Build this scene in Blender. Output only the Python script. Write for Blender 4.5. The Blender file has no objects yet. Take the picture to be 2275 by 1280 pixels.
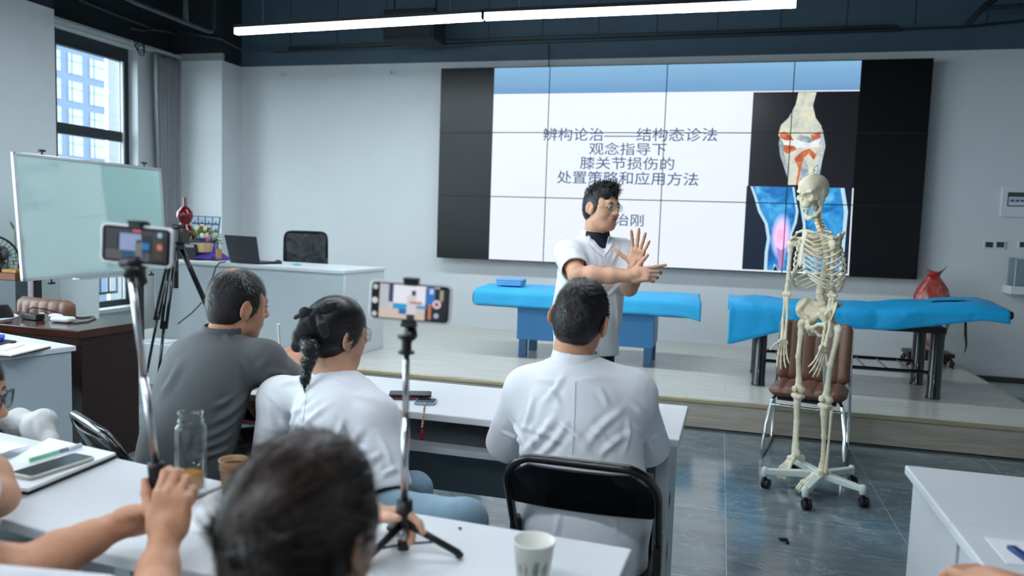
import bpy, bmesh, math, random
import numpy as np
from mathutils import Vector, Matrix, Euler, Quaternion
from mathutils.bvhtree import BVHTree
random.seed(7); RNG = np.random.default_rng(7)
scene = bpy.context.scene
COL = scene.collection
PI = math.pi
# ---------------------------------------------------------------- camera
CAM_R = [[0.9648197928529167, 0.2608818122899725, 0.03261054025226749],
         [0.05348952583782327, -0.0733352504093742, -0.9958718851710329],
         [-0.2574133600766649, 0.9625812282938431, -0.0847097455452872]]
CAM_C = [3.126852529785734, -8.301589657300957, 1.4088343326589219]
FPX = 1713.789
cam_data = bpy.data.cameras.new('camera')
cam_data.sensor_width = 36.0
cam_data.lens = FPX / 2275.0 * 36.0
cam_data.clip_start = 0.05
cam_data.clip_end = 200
cam_data.dof.use_dof = True
cam_data.dof.focus_distance = 3.3
cam_data.dof.aperture_fstop = 2.4
cam = bpy.data.objects.new('camera', cam_data)
COL.objects.link(cam)
_m = Matrix(((CAM_R[0][0], -CAM_R[1][0], -CAM_R[2][0], CAM_C[0]),
             (CAM_R[0][1], -CAM_R[1][1], -CAM_R[2][1], CAM_C[1]),
             (CAM_R[0][2], -CAM_R[1][2], -CAM_R[2][2], CAM_C[2]),
             (0, 0, 0, 1)))
cam.matrix_world = _m
scene.camera = cam
scene.view_settings.view_transform = 'Standard'
scene.view_settings.look = 'None'
scene.view_settings.gamma = 1.0
scene.view_settings.use_curve_mapping = False
scene.view_settings.exposure = 0.3
scene.cycles.use_denoising = True
scene.cycles.max_bounces = 8
scene.cycles.diffuse_bounces = 4
scene.cycles.glossy_bounces = 4
scene.cycles.transmission_bounces = 8
scene.cycles.caustics_reflective = False
scene.cycles.caustics_refractive = False
scene.cycles.sample_clamp_indirect = 6.0
# ---------------------------------------------------------------- daylight
SKY = 9.0
LAMP = 84.0
EMK = 0.80
LAMP2 = 82.0
world = bpy.data.worlds.new('overcast_sky')
scene.world = world
world.use_nodes = True
bg = world.node_tree.nodes['Background']
bg.inputs[0].default_value = (0.83, 0.94, 1.0, 1)
bg.inputs[1].default_value = SKY

def _ray(px, py):
    a, b = (px - 1137.5) / FPX, (py - 640) / FPX
    return [CAM_R[0][i] * a + CAM_R[1][i] * b + CAM_R[2][i] for i in range(3)]
def at(px, py, Y):
    d = _ray(px, py); t = (Y - CAM_C[1]) / d[1]
    return Vector([CAM_C[i] + t * d[i] for i in range(3)])
def atx(px, py, X):
    d = _ray(px, py); t = (X - CAM_C[0]) / d[0]
    return Vector([CAM_C[i] + t * d[i] for i in range(3)])
def atz(px, py, Z):
    d = _ray(px, py); t = (Z - CAM_C[2]) / d[2]
    return Vector([CAM_C[i] + t * d[i] for i in range(3)])

# ---------------------------------------------------------------- materials
def lin(c):
    return tuple(((x / 255) / 12.92 if x / 255 <= 0.04045 else ((x / 255 + 0.055) / 1.055) ** 2.4) for x in c)
class NT:
    def __init__(s, name):
        s.m = bpy.data.materials.new(name); s.m.use_nodes = True
        s.t = s.m.node_tree; s.n = s.t.nodes; s.b = s.n['Principled BSDF']
    def node(s, typ, **kw):
        n = s.n.new(typ)
        for k, v in kw.items():
            if k.startswith('i_'):
                n.inputs[k[2:].replace('_', ' ')].default_value = v
            elif k.startswith('x') and k[1:].isdigit():
                n.inputs[int(k[1:])].default_value = v
            else:
                setattr(n, k, v)
        return n
    def link(s, a, b):
        s.t.links.new(a, b)
    def math(s, op, a, b=None, c=None):
        n = s.n.new('ShaderNodeMath'); n.operation = op
        for i, v in enumerate((a, b, c)):
            if v is None: continue
            if hasattr(v, 'is_output'): s.link(v, n.inputs[i])
            else: n.inputs[i].default_value = v
        return n.outputs[0]
    def ramp(s, fac, stops):
        n = s.n.new('ShaderNodeValToRGB'); e = n.color_ramp.elements
        while len(e) < len(stops): e.new(0.5)
        for q, (p, c) in zip(e, stops):
            q.position = p; q.color = (c[0], c[1], c[2], 1)
        s.link(fac, n.inputs[0]); return n.outputs[0]
    def mix(s, fac, a, b, blend='MIX'):
        n = s.n.new('ShaderNodeMix'); n.data_type = 'RGBA'; n.blend_type = blend
        for i, v in ((0, fac), (6, a), (7, b)):
            if hasattr(v, 'is_output'): s.link(v, n.inputs[i])
            elif i == 0: n.inputs[0].default_value = v
            else: n.inputs[i].default_value = (v[0], v[1], v[2], 1)
        return n.outputs[2]
    def coords(s, kind='Object', scale=(1, 1, 1), loc=(0, 0, 0), rot=(0, 0, 0)):
        tc = s.n.new('ShaderNodeTexCoord'); mp = s.n.new('ShaderNodeMapping')
        mp.inputs[1].default_value = loc; mp.inputs[2].default_value = rot; mp.inputs[3].default_value = scale
        s.link(tc.outputs[kind], mp.inputs[0]); return mp.outputs[0]
    def noise(s, vec, scale=5, detail=3, rough=0.5, dist=0.0):
        n = s.n.new('ShaderNodeTexNoise')
        n.inputs['Scale'].default_value = scale; n.inputs['Detail'].default_value = detail
        n.inputs['Roughness'].default_value = rough; n.inputs['Distortion'].default_value = dist
        if vec is not None: s.link(vec, n.inputs['Vector'])
        return n.outputs['Fac']
    def bump(s, h, strength=0.3, dist=0.01):
        n = s.n.new('ShaderNodeBump'); n.inputs['Strength'].default_value = strength
        n.inputs['Distance'].default_value = dist
        s.link(h, n.inputs['Height']); s.link(n.outputs[0], s.b.inputs['Normal'])

def mat(name, rgb, rough=0.5, metal=0.0, spec=0.5, var=0.06, nscale=12, bump=0.0, bscale=60, bdist=0.004, sss=0, trans=0, ior=1.45, alpha=1, coat=0, stretch=(1, 1, 1), sheen=0):
    k = NT(name); c = lin(rgb)
    v = k.coords('Object', stretch)
    f = k.noise(v, nscale, 4, 0.6)
    lo = [x * (1 - var) for x in c]; hi = [min(1, x * (1 + var)) for x in c]
    k.link(k.ramp(f, [(0.3, lo), (0.7, hi)]), k.b.inputs['Base Color'])
    b = k.b.inputs
    b['Roughness'].default_value = rough; b['Metallic'].default_value = metal
    b['Specular IOR Level'].default_value = spec; b['IOR'].default_value = ior
    if sss: b['Subsurface Weight'].default_value = sss; b['Subsurface Radius'].default_value = (0.012, 0.005, 0.003); b['Subsurface Scale'].default_value = 1.0
    if trans: b['Transmission Weight'].default_value = trans
    if alpha < 1: b['Alpha'].default_value = alpha
    if coat: b['Coat Weight'].default_value = coat
    if sheen: b['Sheen Weight'].default_value = sheen
    if bump: k.bump(k.noise(v, bscale, 3, 0.6), bump, bdist)
    return k.m
def emit(name, rgb, strength=1.0, rough=0.3):
    k = NT(name); c = lin(rgb)
    k.b.inputs['Base Color'].default_value = (0.01, 0.01, 0.012, 1)
    k.b.inputs['Roughness'].default_value = rough
    k.b.inputs['Emission Color'].default_value = (*c, 1)
    k.b.inputs['Emission Strength'].default_value = strength * (EMK if strength < 5 else 1)
    return k.m

def thin_glass(name, tint=(244, 249, 250), f=0.06):
    k = NT(name); k.n.remove(k.b); out = [n for n in k.n if n.type == 'OUTPUT_MATERIAL'][0]
    tr = k.node('ShaderNodeBsdfTransparent'); tr.inputs[0].default_value = (*lin(tint), 1)
    gl = k.node('ShaderNodeBsdfGlossy'); gl.inputs['Roughness'].default_value = 0.03
    lw = k.node('ShaderNodeLayerWeight'); lw.inputs[0].default_value = 0.5
    fr = k.math('ADD', k.math('MULTIPLY', k.math('POWER', lw.outputs['Facing'], 4), 0.75), 0.03)
    mx = k.node('ShaderNodeMixShader'); k.link(fr, mx.inputs[0]); k.link(tr.outputs[0], mx.inputs[1]); k.link(gl.outputs[0], mx.inputs[2]); k.link(mx.outputs[0], out.inputs[0])
    return k.m

# ---------------------------------------------------------------- objects
def thing(name, label, cat, loc=(0, 0, 0), rz=0.0, group=None):
    o = bpy.data.objects.new(name, None); COL.objects.link(o)
    o.location = loc; o.rotation_euler = (0, 0, rz); o.empty_display_size = 0.1
    o['label'] = label; o['category'] = cat
    if group: o['group'] = group
    return o
def tag(o, label, cat, group=None):
    o['label'] = label; o['category'] = cat
    if group: o['group'] = group
    return o
def root_matrix(p):
    m = Matrix.Identity(4)
    while p is not None:
        m = p.matrix_basis @ m; p = p.parent
    return m
class MB:
    def __init__(s): s.v = []; s.f = []; s.mi = []; s.cur = 0
    def add(s, vs, fs, M=None):
        n = len(s.v)
        if M is not None: vs = [M @ Vector(v) for v in vs]
        s.v.extend([tuple(v) for v in vs]); s.f.extend([tuple(i + n for i in f) for f in fs]); s.mi.extend([s.cur] * len(fs))
        return s
    def box(s, c, size, rot=None):
        x, y, z = [q / 2 for q in size]
        vs = [(-x, -y, -z), (x, -y, -z), (x, y, -z), (-x, y, -z), (-x, -y, z), (x, -y, z), (x, y, z), (-x, y, z)]
        fs = [(3, 2, 1, 0), (4, 5, 6, 7), (0, 1, 5, 4), (1, 2, 6, 5), (2, 3, 7, 6), (3, 0, 4, 7)]
        M = Matrix.Translation(Vector(c))
        if rot is not None: M = M @ (rot.to_4x4() if not isinstance(rot, (tuple, list)) else Euler(rot).to_matrix().to_4x4())
        return s.add(vs, fs, M)
    def bb(s, lo, hi):
        return s.box([(a + b) / 2 for a, b in zip(lo, hi)], [abs(b - a) for a, b in zip(lo, hi)])
    def ring_loft(s, rings, cap=True, close=True):
        n = len(rings[0]); b = len(s.v)
        for r in rings: s.v.extend([tuple(q) for q in r])
        for i in range(len(rings) - 1):
            for j in range(n if close else n - 1):
                k = (j + 1) % n
                s.f.append((b + i * n + j, b + i * n + k, b + (i + 1) * n + k, b + (i + 1) * n + j)); s.mi.append(s.cur)
        if cap:
            s.f.append(tuple(b + j for j in reversed(range(n)))); s.mi.append(s.cur)
            e = b + (len(rings) - 1) * n
            s.f.append(tuple(e + j for j in range(n))); s.mi.append(s.cur)
        return s
    def tube(s, pts, r, n=10, cap=True, flat=1.0, up=None):
        pts = [Vector(p) for p in pts]; rs = r if isinstance(r, (list, tuple)) else [r] * len(pts)
        rings = []; nv = None
        for i, p in enumerate(pts):
            t = (pts[min(i + 1, len(pts) - 1)] - pts[max(i - 1, 0)])
            if t.length < 1e-9: t = Vector((0, 0, 1))
            t.normalize()
            if nv is None:
                a = Vector(up) if up else (Vector((0, 0, 1)) if abs(t.z) < 0.9 else Vector((1, 0, 0)))
                nv = (a - t * a.dot(t)).normalized()
            else:
                nv = (nv - t * nv.dot(t))
                nv = nv.normalized() if nv.length > 1e-6 else t.orthogonal().normalized()
            bv = t.cross(nv)
            rings.append([p + (nv * math.cos(2 * PI * j / n) * flat + bv * math.sin(2 * PI * j / n)) * rs[i] for j in range(n)])
        return s.ring_loft(rings, cap)
    def cyl(s, a, b, r, r2=None, n=20):
        return s.tube([a, b], [r, r if r2 is None else r2], n)
    def lathe(s, prof, c=(0, 0, 0), n=28, M=None, cap=True, sx=1.0, sy=1.0):
        rings = [[(c[0] + r * sx * math.cos(2 * PI * j / n), c[1] + r * sy * math.sin(2 * PI * j / n), c[2] + z) for j in range(n)] for r, z in prof]
        if M is not None: rings = [[M @ Vector(q) for q in R] for R in rings]
        return s.ring_loft(rings, cap)
    def ell(s, c, r, n=16, m=10, rot=None):
        rings = []
        R = Euler(rot).to_matrix() if rot is not None else Matrix.Identity(3)
        for i in range(m + 1):
            a = -PI / 2 + PI * i / m
            ca = max(math.cos(a), 0.02)
            rings.append([Vector(c) + R @ Vector((r[0] * ca * math.cos(2 * PI * j / n), r[1] * ca * math.sin(2 * PI * j / n), r[2] * math.sin(a))) for j in range(n)])
        return s.ring_loft(rings)
    def prism(s, poly, d):
        d = Vector(d); a = [Vector(p) for p in poly]
        return s.ring_loft([a, [p + d for p in a]])
    def quad(s, *p): return s.add(p, [tuple(range(len(p)))])
    def build(s, name, m, parent=None, smooth=None, bevel=0.0, seg=2, world=True, auto=True):
        me = bpy.data.meshes.new(name)
        vs = s.v
        if parent is not None and world:
            inv = root_matrix(parent).inverted(); vs = [inv @ Vector(v) for v in vs]
        me.from_pydata([tuple(v) for v in vs], [], s.f)
        ms = m if isinstance(m, (list, tuple)) else [m]
        for q in ms: me.materials.append(q)
        if len(ms) > 1: me.polygons.foreach_set('material_index', s.mi)
        me.update()
        bm = bmesh.new(); bm.from_mesh(me); bmesh.ops.recalc_face_normals(bm, faces=bm.faces); bm.to_mesh(me); bm.free()
        o = bpy.data.objects.new(name, me); COL.objects.link(o)
        if parent is not None: o.parent = parent
        if smooth: me.shade_smooth()
        elif smooth is None and auto:
            me.shade_smooth(); me.set_sharp_from_angle(angle=math.radians(35))
        if bevel:
            b = o.modifiers.new('bevel', 'BEVEL'); b.width = bevel; b.segments = seg; b.limit_method = 'ANGLE'; b.angle_limit = math.radians(40)
        return o
def struct(o):
    o['kind'] = 'structure'; return o
def copy_tree(o, parent=None):
    c = o.copy(); COL.objects.link(c); c.parent = parent
    for ch in list(o.children): copy_tree(ch, c)
    return c
def qmesh(name, V, F, m, parent=None, mi=None, smooth=True):
    """numpy verts/quads -> object (world coordinates)"""
    V = np.asarray(V, float)
    if parent is not None:
        inv = np.array(root_matrix(parent).inverted()); V = V @ inv[:3, :3].T + inv[:3, 3]
    me = bpy.data.meshes.new(name); F = np.asarray(F, np.int32); k = F.shape[1]
    me.vertices.add(len(V)); me.vertices.foreach_set('co', V.astype(np.float32).ravel())
    me.loops.add(F.size); me.loops.foreach_set('vertex_index', F.ravel())
    me.polygons.add(len(F)); me.polygons.foreach_set('loop_start', np.arange(0, F.size, k, dtype=np.int32))
    for q in (m if isinstance(m, (list, tuple)) else [m]): me.materials.append(q)
    if mi is not None: me.polygons.foreach_set('material_index', np.asarray(mi, np.int32))
    me.update(calc_edges=True); me.validate()
    if smooth: me.shade_smooth()
    o = bpy.data.objects.new(name, me); COL.objects.link(o)
    if parent is not None: o.parent = parent
    return o

# ---------------------------------------------------------------- implicit surfaces for organic shapes
def unit(v): v = np.asarray(v, float); return v / (np.linalg.norm(v) + 1e-12)
class SDF:
    def __init__(s, k=0.02): s.p = []; s.k = k
    def cap(s, a, b, ra, rb=None, k=None, op='u', sq=None):
        s.p.append(('c', np.array(a, float), np.array(b, float), ra, ra if rb is None else rb, s.k if k is None else k, op, sq)); return s
    def chain(s, pts, rs, k=None, op='u', sq=None):
        for i in range(len(pts) - 1): s.cap(pts[i], pts[i + 1], rs[i], rs[i + 1], k, op, sq)
        return s
    def ell(s, c, r, rot=None, k=None, op='u'):
        R = np.array(Euler(rot).to_matrix()) if isinstance(rot, (tuple, list)) else (np.array(rot) if rot is not None else np.eye(3))
        s.p.append(('e', np.array(c, float), np.array(r, float), R, 0, s.k if k is None else k, op, None)); return s
    def box(s, c, h, rot=None, rd=0.0, k=None, op='u'):
        R = np.array(Euler(rot).to_matrix()) if isinstance(rot, (tuple, list)) else (np.array(rot) if rot is not None else np.eye(3))
        s.p.append(('b', np.array(c, float), np.array(h, float), R, rd, s.k if k is None else k, op, None)); return s
    def bounds(s):
        lo = np.full(3, 1e9); hi = -lo
        for q in s.p:
            if q[6] != 'u': continue
            if q[0] == 'c':
                r = max(q[3], q[4]); l = np.minimum(q[1], q[2]) - r; h = np.maximum(q[1], q[2]) + r
            else:
                e = np.abs(q[3]) @ (q[2] + (0 if q[0] == 'e' else 0)); l = q[1] - e; h = q[1] + e
            lo = np.minimum(lo, l); hi = np.maximum(hi, h)
        return lo, hi
    @staticmethod
    def dist(q, P):
        if q[0] == 'c':
            a, b = q[1], q[2]; ba = b - a; L = ba @ ba + 1e-12
            d = P - a.astype(np.float32)
            h = np.clip((d @ ba.astype(np.float32)) / L, 0, 1)
            d = d - h[..., None] * ba.astype(np.float32)
            if q[7] is not None:      # squash along a direction
                ax, fac = unit(q[7][0]).astype(np.float32), q[7][1]
                d = d + (d @ ax)[..., None] * ax * (1 / fac - 1)
            return np.sqrt((d * d).sum(-1)) - (q[3] + h * (q[4] - q[3]))
        d = (P - q[1].astype(np.float32)) @ q[3].astype(np.float32)
        if q[0] == 'e':
            r = q[2].astype(np.float32)
            k0 = np.sqrt(((d / r) ** 2).sum(-1)); k1 = np.sqrt(((d / (r * r)) ** 2).sum(-1)) + 1e-9
            return k0 * (k0 - 1) / k1
        w = np.abs(d) - (q[2] - q[4]).astype(np.float32)
        return np.sqrt((np.maximum(w, 0) ** 2).sum(-1)) + np.minimum(w.max(-1), 0) - q[4]
    def mesh(s, res, pad=0.012):
        lo, hi = s.bounds(); lo = lo - pad - res; hi = hi + pad + res
        n = np.ceil((hi - lo) / res).astype(int) + 1
        G = np.full(n, 1.0, np.float32)
        ax = [lo[i] + res * np.arange(n[i]) for i in range(3)]
        for q in s.p:
            k = q[5]
            if q[0] == 'c':
                r = max(q[3], q[4]) * (1 if q[7] is None else max(1, q[7][1])); l = np.minimum(q[1], q[2]) - r; h = np.maximum(q[1], q[2]) + r
            else:
                e = np.abs(q[3]) @ q[2]; l = q[1] - e; h = q[1] + e
            m = k + 3 * res
            i0 = np.clip(np.floor((l - m - lo) / res).astype(int), 0, n); i1 = np.clip(np.ceil((h + m - lo) / res).astype(int) + 1, 0, n)
            if (i1 <= i0).any(): continue
            sl = tuple(slice(a, b) for a, b in zip(i0, i1))
            P = np.stack(np.meshgrid(*[ax[i][sl[i]] for i in range(3)], indexing='ij'), -1).astype(np.float32)
            d = s.dist(q, P); g = G[sl]
            if q[6] == 'u':
                if k > 0:
                    hh = np.maximum(k - np.abs(g - d), 0) / k; G[sl] = np.minimum(g, d) - hh * hh * k * 0.25
                else: G[sl] = np.minimum(g, d)
            else:
                if k > 0:
                    hh = np.maximum(k - np.abs(g + d), 0) / k; G[sl] = np.maximum(g, -d) + hh * hh * k * 0.25
                else: G[sl] = np.maximum(g, -d)
        return surface_nets(G, lo, res)
def surface_nets(G, lo, res):
    ins = G < 0
    c = [ins[i:ins.shape[0] - 1 + i, j:ins.shape[1] - 1 + j, k:ins.shape[2] - 1 + k] for i in (0, 1) for j in (0, 1) for k in (0, 1)]
    al = c[0].copy(); an = c[0].copy()
    for q in c[1:]: al &= q; an |= q
    act = np.argwhere(an & ~al)
    offs = [(i, j, k) for i in (0, 1) for j in (0, 1) for k in (0, 1)]
    vals = np.stack([G[act[:, 0] + o[0], act[:, 1] + o[1], act[:, 2] + o[2]] for o in offs], 1)
    acc = np.zeros((len(act), 3)); cnt = np.zeros(len(act))
    for a in range(8):
        for b in range(a + 1, 8):
            da = np.array(offs[b]) - np.array(offs[a])
            if np.abs(da).sum() != 1: continue
            m = (vals[:, a] < 0) != (vals[:, b] < 0)
            t = vals[m, a] / (vals[m, a] - vals[m, b])
            acc[m] += np.array(offs[a]) + t[:, None] * da; cnt[m] += 1
    V = lo + res * (act + acc / cnt[:, None])
    idx = np.full(np.array(G.shape) - 1, -1, np.int64); idx[act[:, 0], act[:, 1], act[:, 2]] = np.arange(len(act))
    F = []
    for axis in range(3):
        sl0 = [slice(None)] * 3; sl1 = [slice(None)] * 3
        sl0[axis] = slice(0, -1); sl1[axis] = slice(1, None)
        a = ins[tuple(sl0)]; b = ins[tuple(sl1)]
        e = np.argwhere(a != b)
        u, w = (axis + 1) % 3, (axis + 2) % 3
        ok = (e[:, u] > 0) & (e[:, w] > 0) & (e[:, u] < G.shape[u] - 1) & (e[:, w] < G.shape[w] - 1)
        e = e[ok]; fl = a[e[:, 0], e[:, 1], e[:, 2]]
        def g(du, dw):
            q = e.copy(); q[:, u] += du; q[:, w] += dw; return idx[q[:, 0], q[:, 1], q[:, 2]]
        f = np.stack([g(-1, -1), g(0, -1), g(0, 0), g(-1, 0)], 1)
        f[~fl] = f[~fl][:, ::-1]; F.append(f)
    F = np.concatenate(F); F = F[(F >= 0).all(1)]
    return V, F
def smooth_mesh(V, F, it=1, lam=0.5):
    V = np.array(V)
    for _ in range(it):
        acc = np.zeros_like(V); cnt = np.zeros(len(V))
        for a, b in ((0, 1), (1, 2), (2, 3), (3, 0)):
            np.add.at(acc, F[:, a], V[F[:, b]]); np.add.at(cnt, F[:, a], 1)
            np.add.at(acc, F[:, b], V[F[:, a]]); np.add.at(cnt, F[:, b], 1)
        V = V + lam * (acc / np.maximum(cnt, 1)[:, None] - V)
    return V
def normals(V, F):
    n = np.cross(V[F[:, 2]] - V[F[:, 0]], V[F[:, 3]] - V[F[:, 1]]); N = np.zeros_like(V)
    for i in range(4): np.add.at(N, F[:, i], n)
    return N / (np.linalg.norm(N, axis=1)[:, None] + 1e-12)
def wob(P, freq, seed, oct=2):
    """cheap smooth pseudo noise in -1..1"""
    r = np.random.default_rng(seed); out = np.zeros(len(P)); amp = 1.0; tot = 0
    for o in range(oct):
        for _ in range(4):
            d = r.normal(size=3); d /= np.linalg.norm(d); ph = r.uniform(0, 6.28)
            d2 = r.normal(size=3); ph2 = r.uniform(0, 6.28)
            out += amp * np.sin(P @ d * freq * 6.28 + ph + 1.3 * np.sin(P @ d2 * freq * 2.5 + ph2)); tot += amp
        freq *= 2; amp *= 0.5
    return out / tot * 2
FOLD = 1.0
def folds(V, N, segs):
    """soft cloth ridges: (a, b, width, height)"""
    D = np.zeros(len(V))
    for a, b, w, h in segs:
        a = np.array(a, float); b = np.array(b, float); ba = b - a
        t = np.clip(((V - a) @ ba) / (ba @ ba), 0, 1); d = np.linalg.norm(V - a - t[:, None] * ba, axis=1)
        D += h * FOLD * np.exp(-(d / w) ** 2) * (0.35 + 0.65 * np.sin(PI * np.clip(t, 0.05, 0.95)))
    return V + N * D[:, None]

def fold_px(V, F, lst):
    """pixel-sketched cloth creases thrown onto a surface: (x0, y0, x1, y1, width, height)"""
    tree = BVHTree.FromPolygons([tuple(v) for v in V], [tuple(int(i) for i in f) for f in F]); o = Vector(CAM_C); out = []
    for x0, y0, x1, y1, w, h in lst:
        pts = []
        for k in range(7):
            u = k / 6; bow = 6 * math.sin(PI * u)
            hit = tree.ray_cast(o, Vector(_ray(x0 + (x1 - x0) * u + bow * (y1 - y0) / 100, y0 + (y1 - y0) * u - bow * (x1 - x0) / 100)).normalized())
            if hit[0] is not None: pts.append(np.array(hit[0]))
        if len(pts) >= 2: out.append((pts, w, h))
    return out
def fold_apply(V, N, lst):
    D = np.zeros(len(V))
    for pts, w, h in lst:
        best = np.full(len(V), 1e9); par = np.zeros(len(V)); n = len(pts) - 1
        for i in range(n):
            a, b = pts[i], pts[i + 1]; ba = b - a; t = np.clip(((V - a) @ ba) / (ba @ ba + 1e-12), 0, 1); d = np.linalg.norm(V - a - t[:, None] * ba, axis=1)
            m = d < best; best[m] = d[m]; par[m] = (i + t[m]) / n
        D += h * np.exp(-(best / w) ** 2) * np.sin(PI * np.clip(par, .04, .96)) - .45 * h * np.exp(-((best - 1.9 * w) / w) ** 2) * np.sin(PI * np.clip(par, .04, .96))
    return V + N * D[:, None]
# ================================================================ the room
M_WALL = mat('white_wall_paint', (212, 216, 218), 0.75, spec=0.3, var=0.02, nscale=3, bump=0.04, bscale=180)
M_DARK = mat('dark_ceiling_paint', (38, 45, 50), 0.8, spec=0.3, var=0.10, nscale=4)
M_DARK2 = mat('charcoal_board_paint', (70, 90, 104), 0.55, spec=0.4, var=0.08, nscale=3)
M_WHITE = mat('white_laminate', (214, 219, 222), 0.38, var=0.015, nscale=5)
M_GREYPANEL = mat('grey_laminate_panel', (120, 132, 140), 0.5, var=0.03)
M_BLACK = mat('black_plastic', (22, 23, 26), 0.42, var=0.15)
M_BLACKGLOSS = mat('glossy_black', (12, 13, 15), 0.15, var=0.1)
M_BLACKMET = mat('black_enamelled_steel', (20, 20, 22), 0.22, var=0.15, coat=0.4)
M_CHROME = mat('chrome', (215, 218, 222), 0.14, metal=1.0, var=0.03)
M_STEEL = mat('brushed_steel', (190, 192, 195), 0.3, metal=1.0, var=0.05)
M_FRAME = mat('anthracite_window_frame', (44, 52, 58), 0.4, var=0.06)
M_GREYPIPE = mat('grey_painted_pipe', (66, 74, 80), 0.5, var=0.08)

def floor_material():
    k = NT('grey_marble_tiles')
    v = k.coords('Object')
    sep = k.node('ShaderNodeSeparateXYZ'); k.link(v, sep.inputs[0])
    fx = k.math('DIVIDE', k.math('ADD', sep.outputs[0], 40 - 3.224), 0.8)
    fy = k.math('DIVIDE', k.math('ADD', sep.outputs[1], 40 + 4.383), 0.8)
    ex = k.math('ABSOLUTE', k.math('SUBTRACT', k.math('FRACT', fx), 0.5))
    ey = k.math('ABSOLUTE', k.math('SUBTRACT', k.math('FRACT', fy), 0.5))
    edge = k.math('GREATER_THAN', k.math('MAXIMUM', ex, ey), 0.4978)
    comb = k.node('ShaderNodeCombineXYZ'); k.link(k.math('FLOOR', fx), comb.inputs[0]); k.link(k.math('FLOOR', fy), comb.inputs[1])
    wn = k.node('ShaderNodeTexWhiteNoise'); k.link(comb.outputs[0], wn.inputs['Vector'])
    off = k.node('ShaderNodeVectorMath', operation='SCALE'); k.link(wn.outputs['Color'], off.inputs[0]); off.inputs['Scale'].default_value = 9
    vv = k.node('ShaderNodeVectorMath', operation='ADD'); k.link(v, vv.inputs[0]); k.link(off.outputs[0], vv.inputs[1])
    mp = k.node('ShaderNodeMapping'); mp.inputs[2].default_value = (0, 0, 0.6); mp.inputs[3].default_value = (1.0, 2.2, 1); k.link(vv.outputs[0], mp.inputs[0])
    n1 = k.noise(mp.outputs[0], 2.2, 6, 0.62, 0.6)
    n2 = k.noise(mp.outputs[0], 1.7, 7, 0.66, 1.2)
    base = k.ramp(n1, [(0.25, lin((84, 96, 100))), (0.55, lin((110, 123, 127))), (0.8, lin((136, 149, 152)))])
    vein = k.math('ABSOLUTE', k.math('SUBTRACT', n2, 0.5))
    veinc = k.ramp(vein, [(0.0, (1, 1, 1)), (0.012, (0, 0, 0))])
    c = k.mix(k.math('MULTIPLY', veinc, 0.35), base, lin((185, 195, 198)))
    c = k.mix(edge, c, lin((165, 175, 178)))
    k.link(c, k.b.inputs['Base Color'])
    k.b.inputs['Roughness'].default_value = 0.12; k.b.inputs['Specular IOR Level'].default_value = 0.5
    return k.m
def stage_material(name, lo, mid, hi, rough=0.16, edge=False):
    k = NT(name); v = k.coords('Object', (0.5, 5.0, 5.0))
    n1 = k.noise(v, 4.0, 6, 0.65, 0.4); v2 = k.coords('Object', (1.2, 40, 40)); n2 = k.noise(v2, 2.0, 4, 0.6)
    f = k.math('ADD', k.math('MULTIPLY', n1, 0.6), k.math('MULTIPLY', n2, 0.4))
    c = k.ramp(f, [(0.32, lin(lo)), (0.5, lin(mid)), (0.68, lin(hi))])
    sep = k.node('ShaderNodeSeparateXYZ'); k.link(k.coords('Object'), sep.inputs[0])
    fy = k.math('FRACT', k.math('DIVIDE', k.math('ADD', sep.outputs[1], 30.03), 0.193))
    row = k.math('FLOOR', k.math('DIVIDE', k.math('ADD', sep.outputs[1], 30.03), 0.193))
    fx = k.math('FRACT', k.math('DIVIDE', k.math('ADD', k.math('MULTIPLY', row, 0.47), k.math('ADD', sep.outputs[0], 30)), 1.21))
    e = k.math('GREATER_THAN', k.math('MAXIMUM', k.math('MULTIPLY', k.math('ABSOLUTE', k.math('SUBTRACT', fy, 0.5)), 0.9975), k.math('ABSOLUTE', k.math('SUBTRACT', fx, 0.5))), 0.4985 if not edge else 0.4993)
    c = k.mix(k.math('MULTIPLY', e, 0.30), c, lin((95, 92, 88)))
    k.link(c, k.b.inputs['Base Color']); k.b.inputs['Roughness'].default_value = rough
    return k.m
M_FLOOR = floor_material()
M_STAGE = stage_material('pale_oak_laminate', (196, 191, 180), (210, 206, 196), (221, 218, 210))
M_STAGEF = stage_material('grey_brown_wood_riser', (142, 135, 123), (168, 160, 147), (186, 179, 167), 0.35, True)
M_GOLD = mat('pale_gold_edge_trim', (205, 190, 155), 0.3, metal=0.6)

XL, XR, YB, ZC = -3.25, 8.2, -13.0, 4.3
struct(MB().bb((-3.6, YB - .2, -0.1), (XR + .2, .3, 0)).build('floor', M_FLOOR))
struct(MB().bb((-3.6, YB - .2, ZC), (XR + .2, .3, ZC + .1)).build('ceiling', M_DARK))
b = MB(); b.bb((-3.6, 0, 0), (XR + .2, .2, 3.17)); b.cur = 1; b.bb((-3.6, 0, 3.17), (XR + .2, .2, ZC))
struct(b.build('wall_back', [M_WALL, M_DARK2]))
b = MB(); b.bb((XR, YB, 0), (XR + .2, 0, 3.17)); b.cur = 1; b.bb((XR, YB, 3.17), (XR + .2, 0, ZC))
struct(b.build('wall_right', [M_WALL, M_DARK]))
b = MB(); b.bb((-3.6, YB - .2, 0), (XR, YB, 3.17)); b.cur = 1; b.bb((-3.6, YB - .2, 3.17), (XR, YB, ZC))
struct(b.build('wall_front', [M_WALL, M_DARK]))
WIN = [(-2.62, -.93), (-7.0, -4.1), (-12.4, -7.7)]
ZS, ZT = 0.33, 3.19
b = MB(); ys = [0.0]
for y0, y1 in WIN: ys += [y1, y0]
ys.append(YB)
for i in range(0, len(ys), 2): b.bb((XL - .25, ys[i + 1], 0), (XL, ys[i], 3.23))
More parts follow.
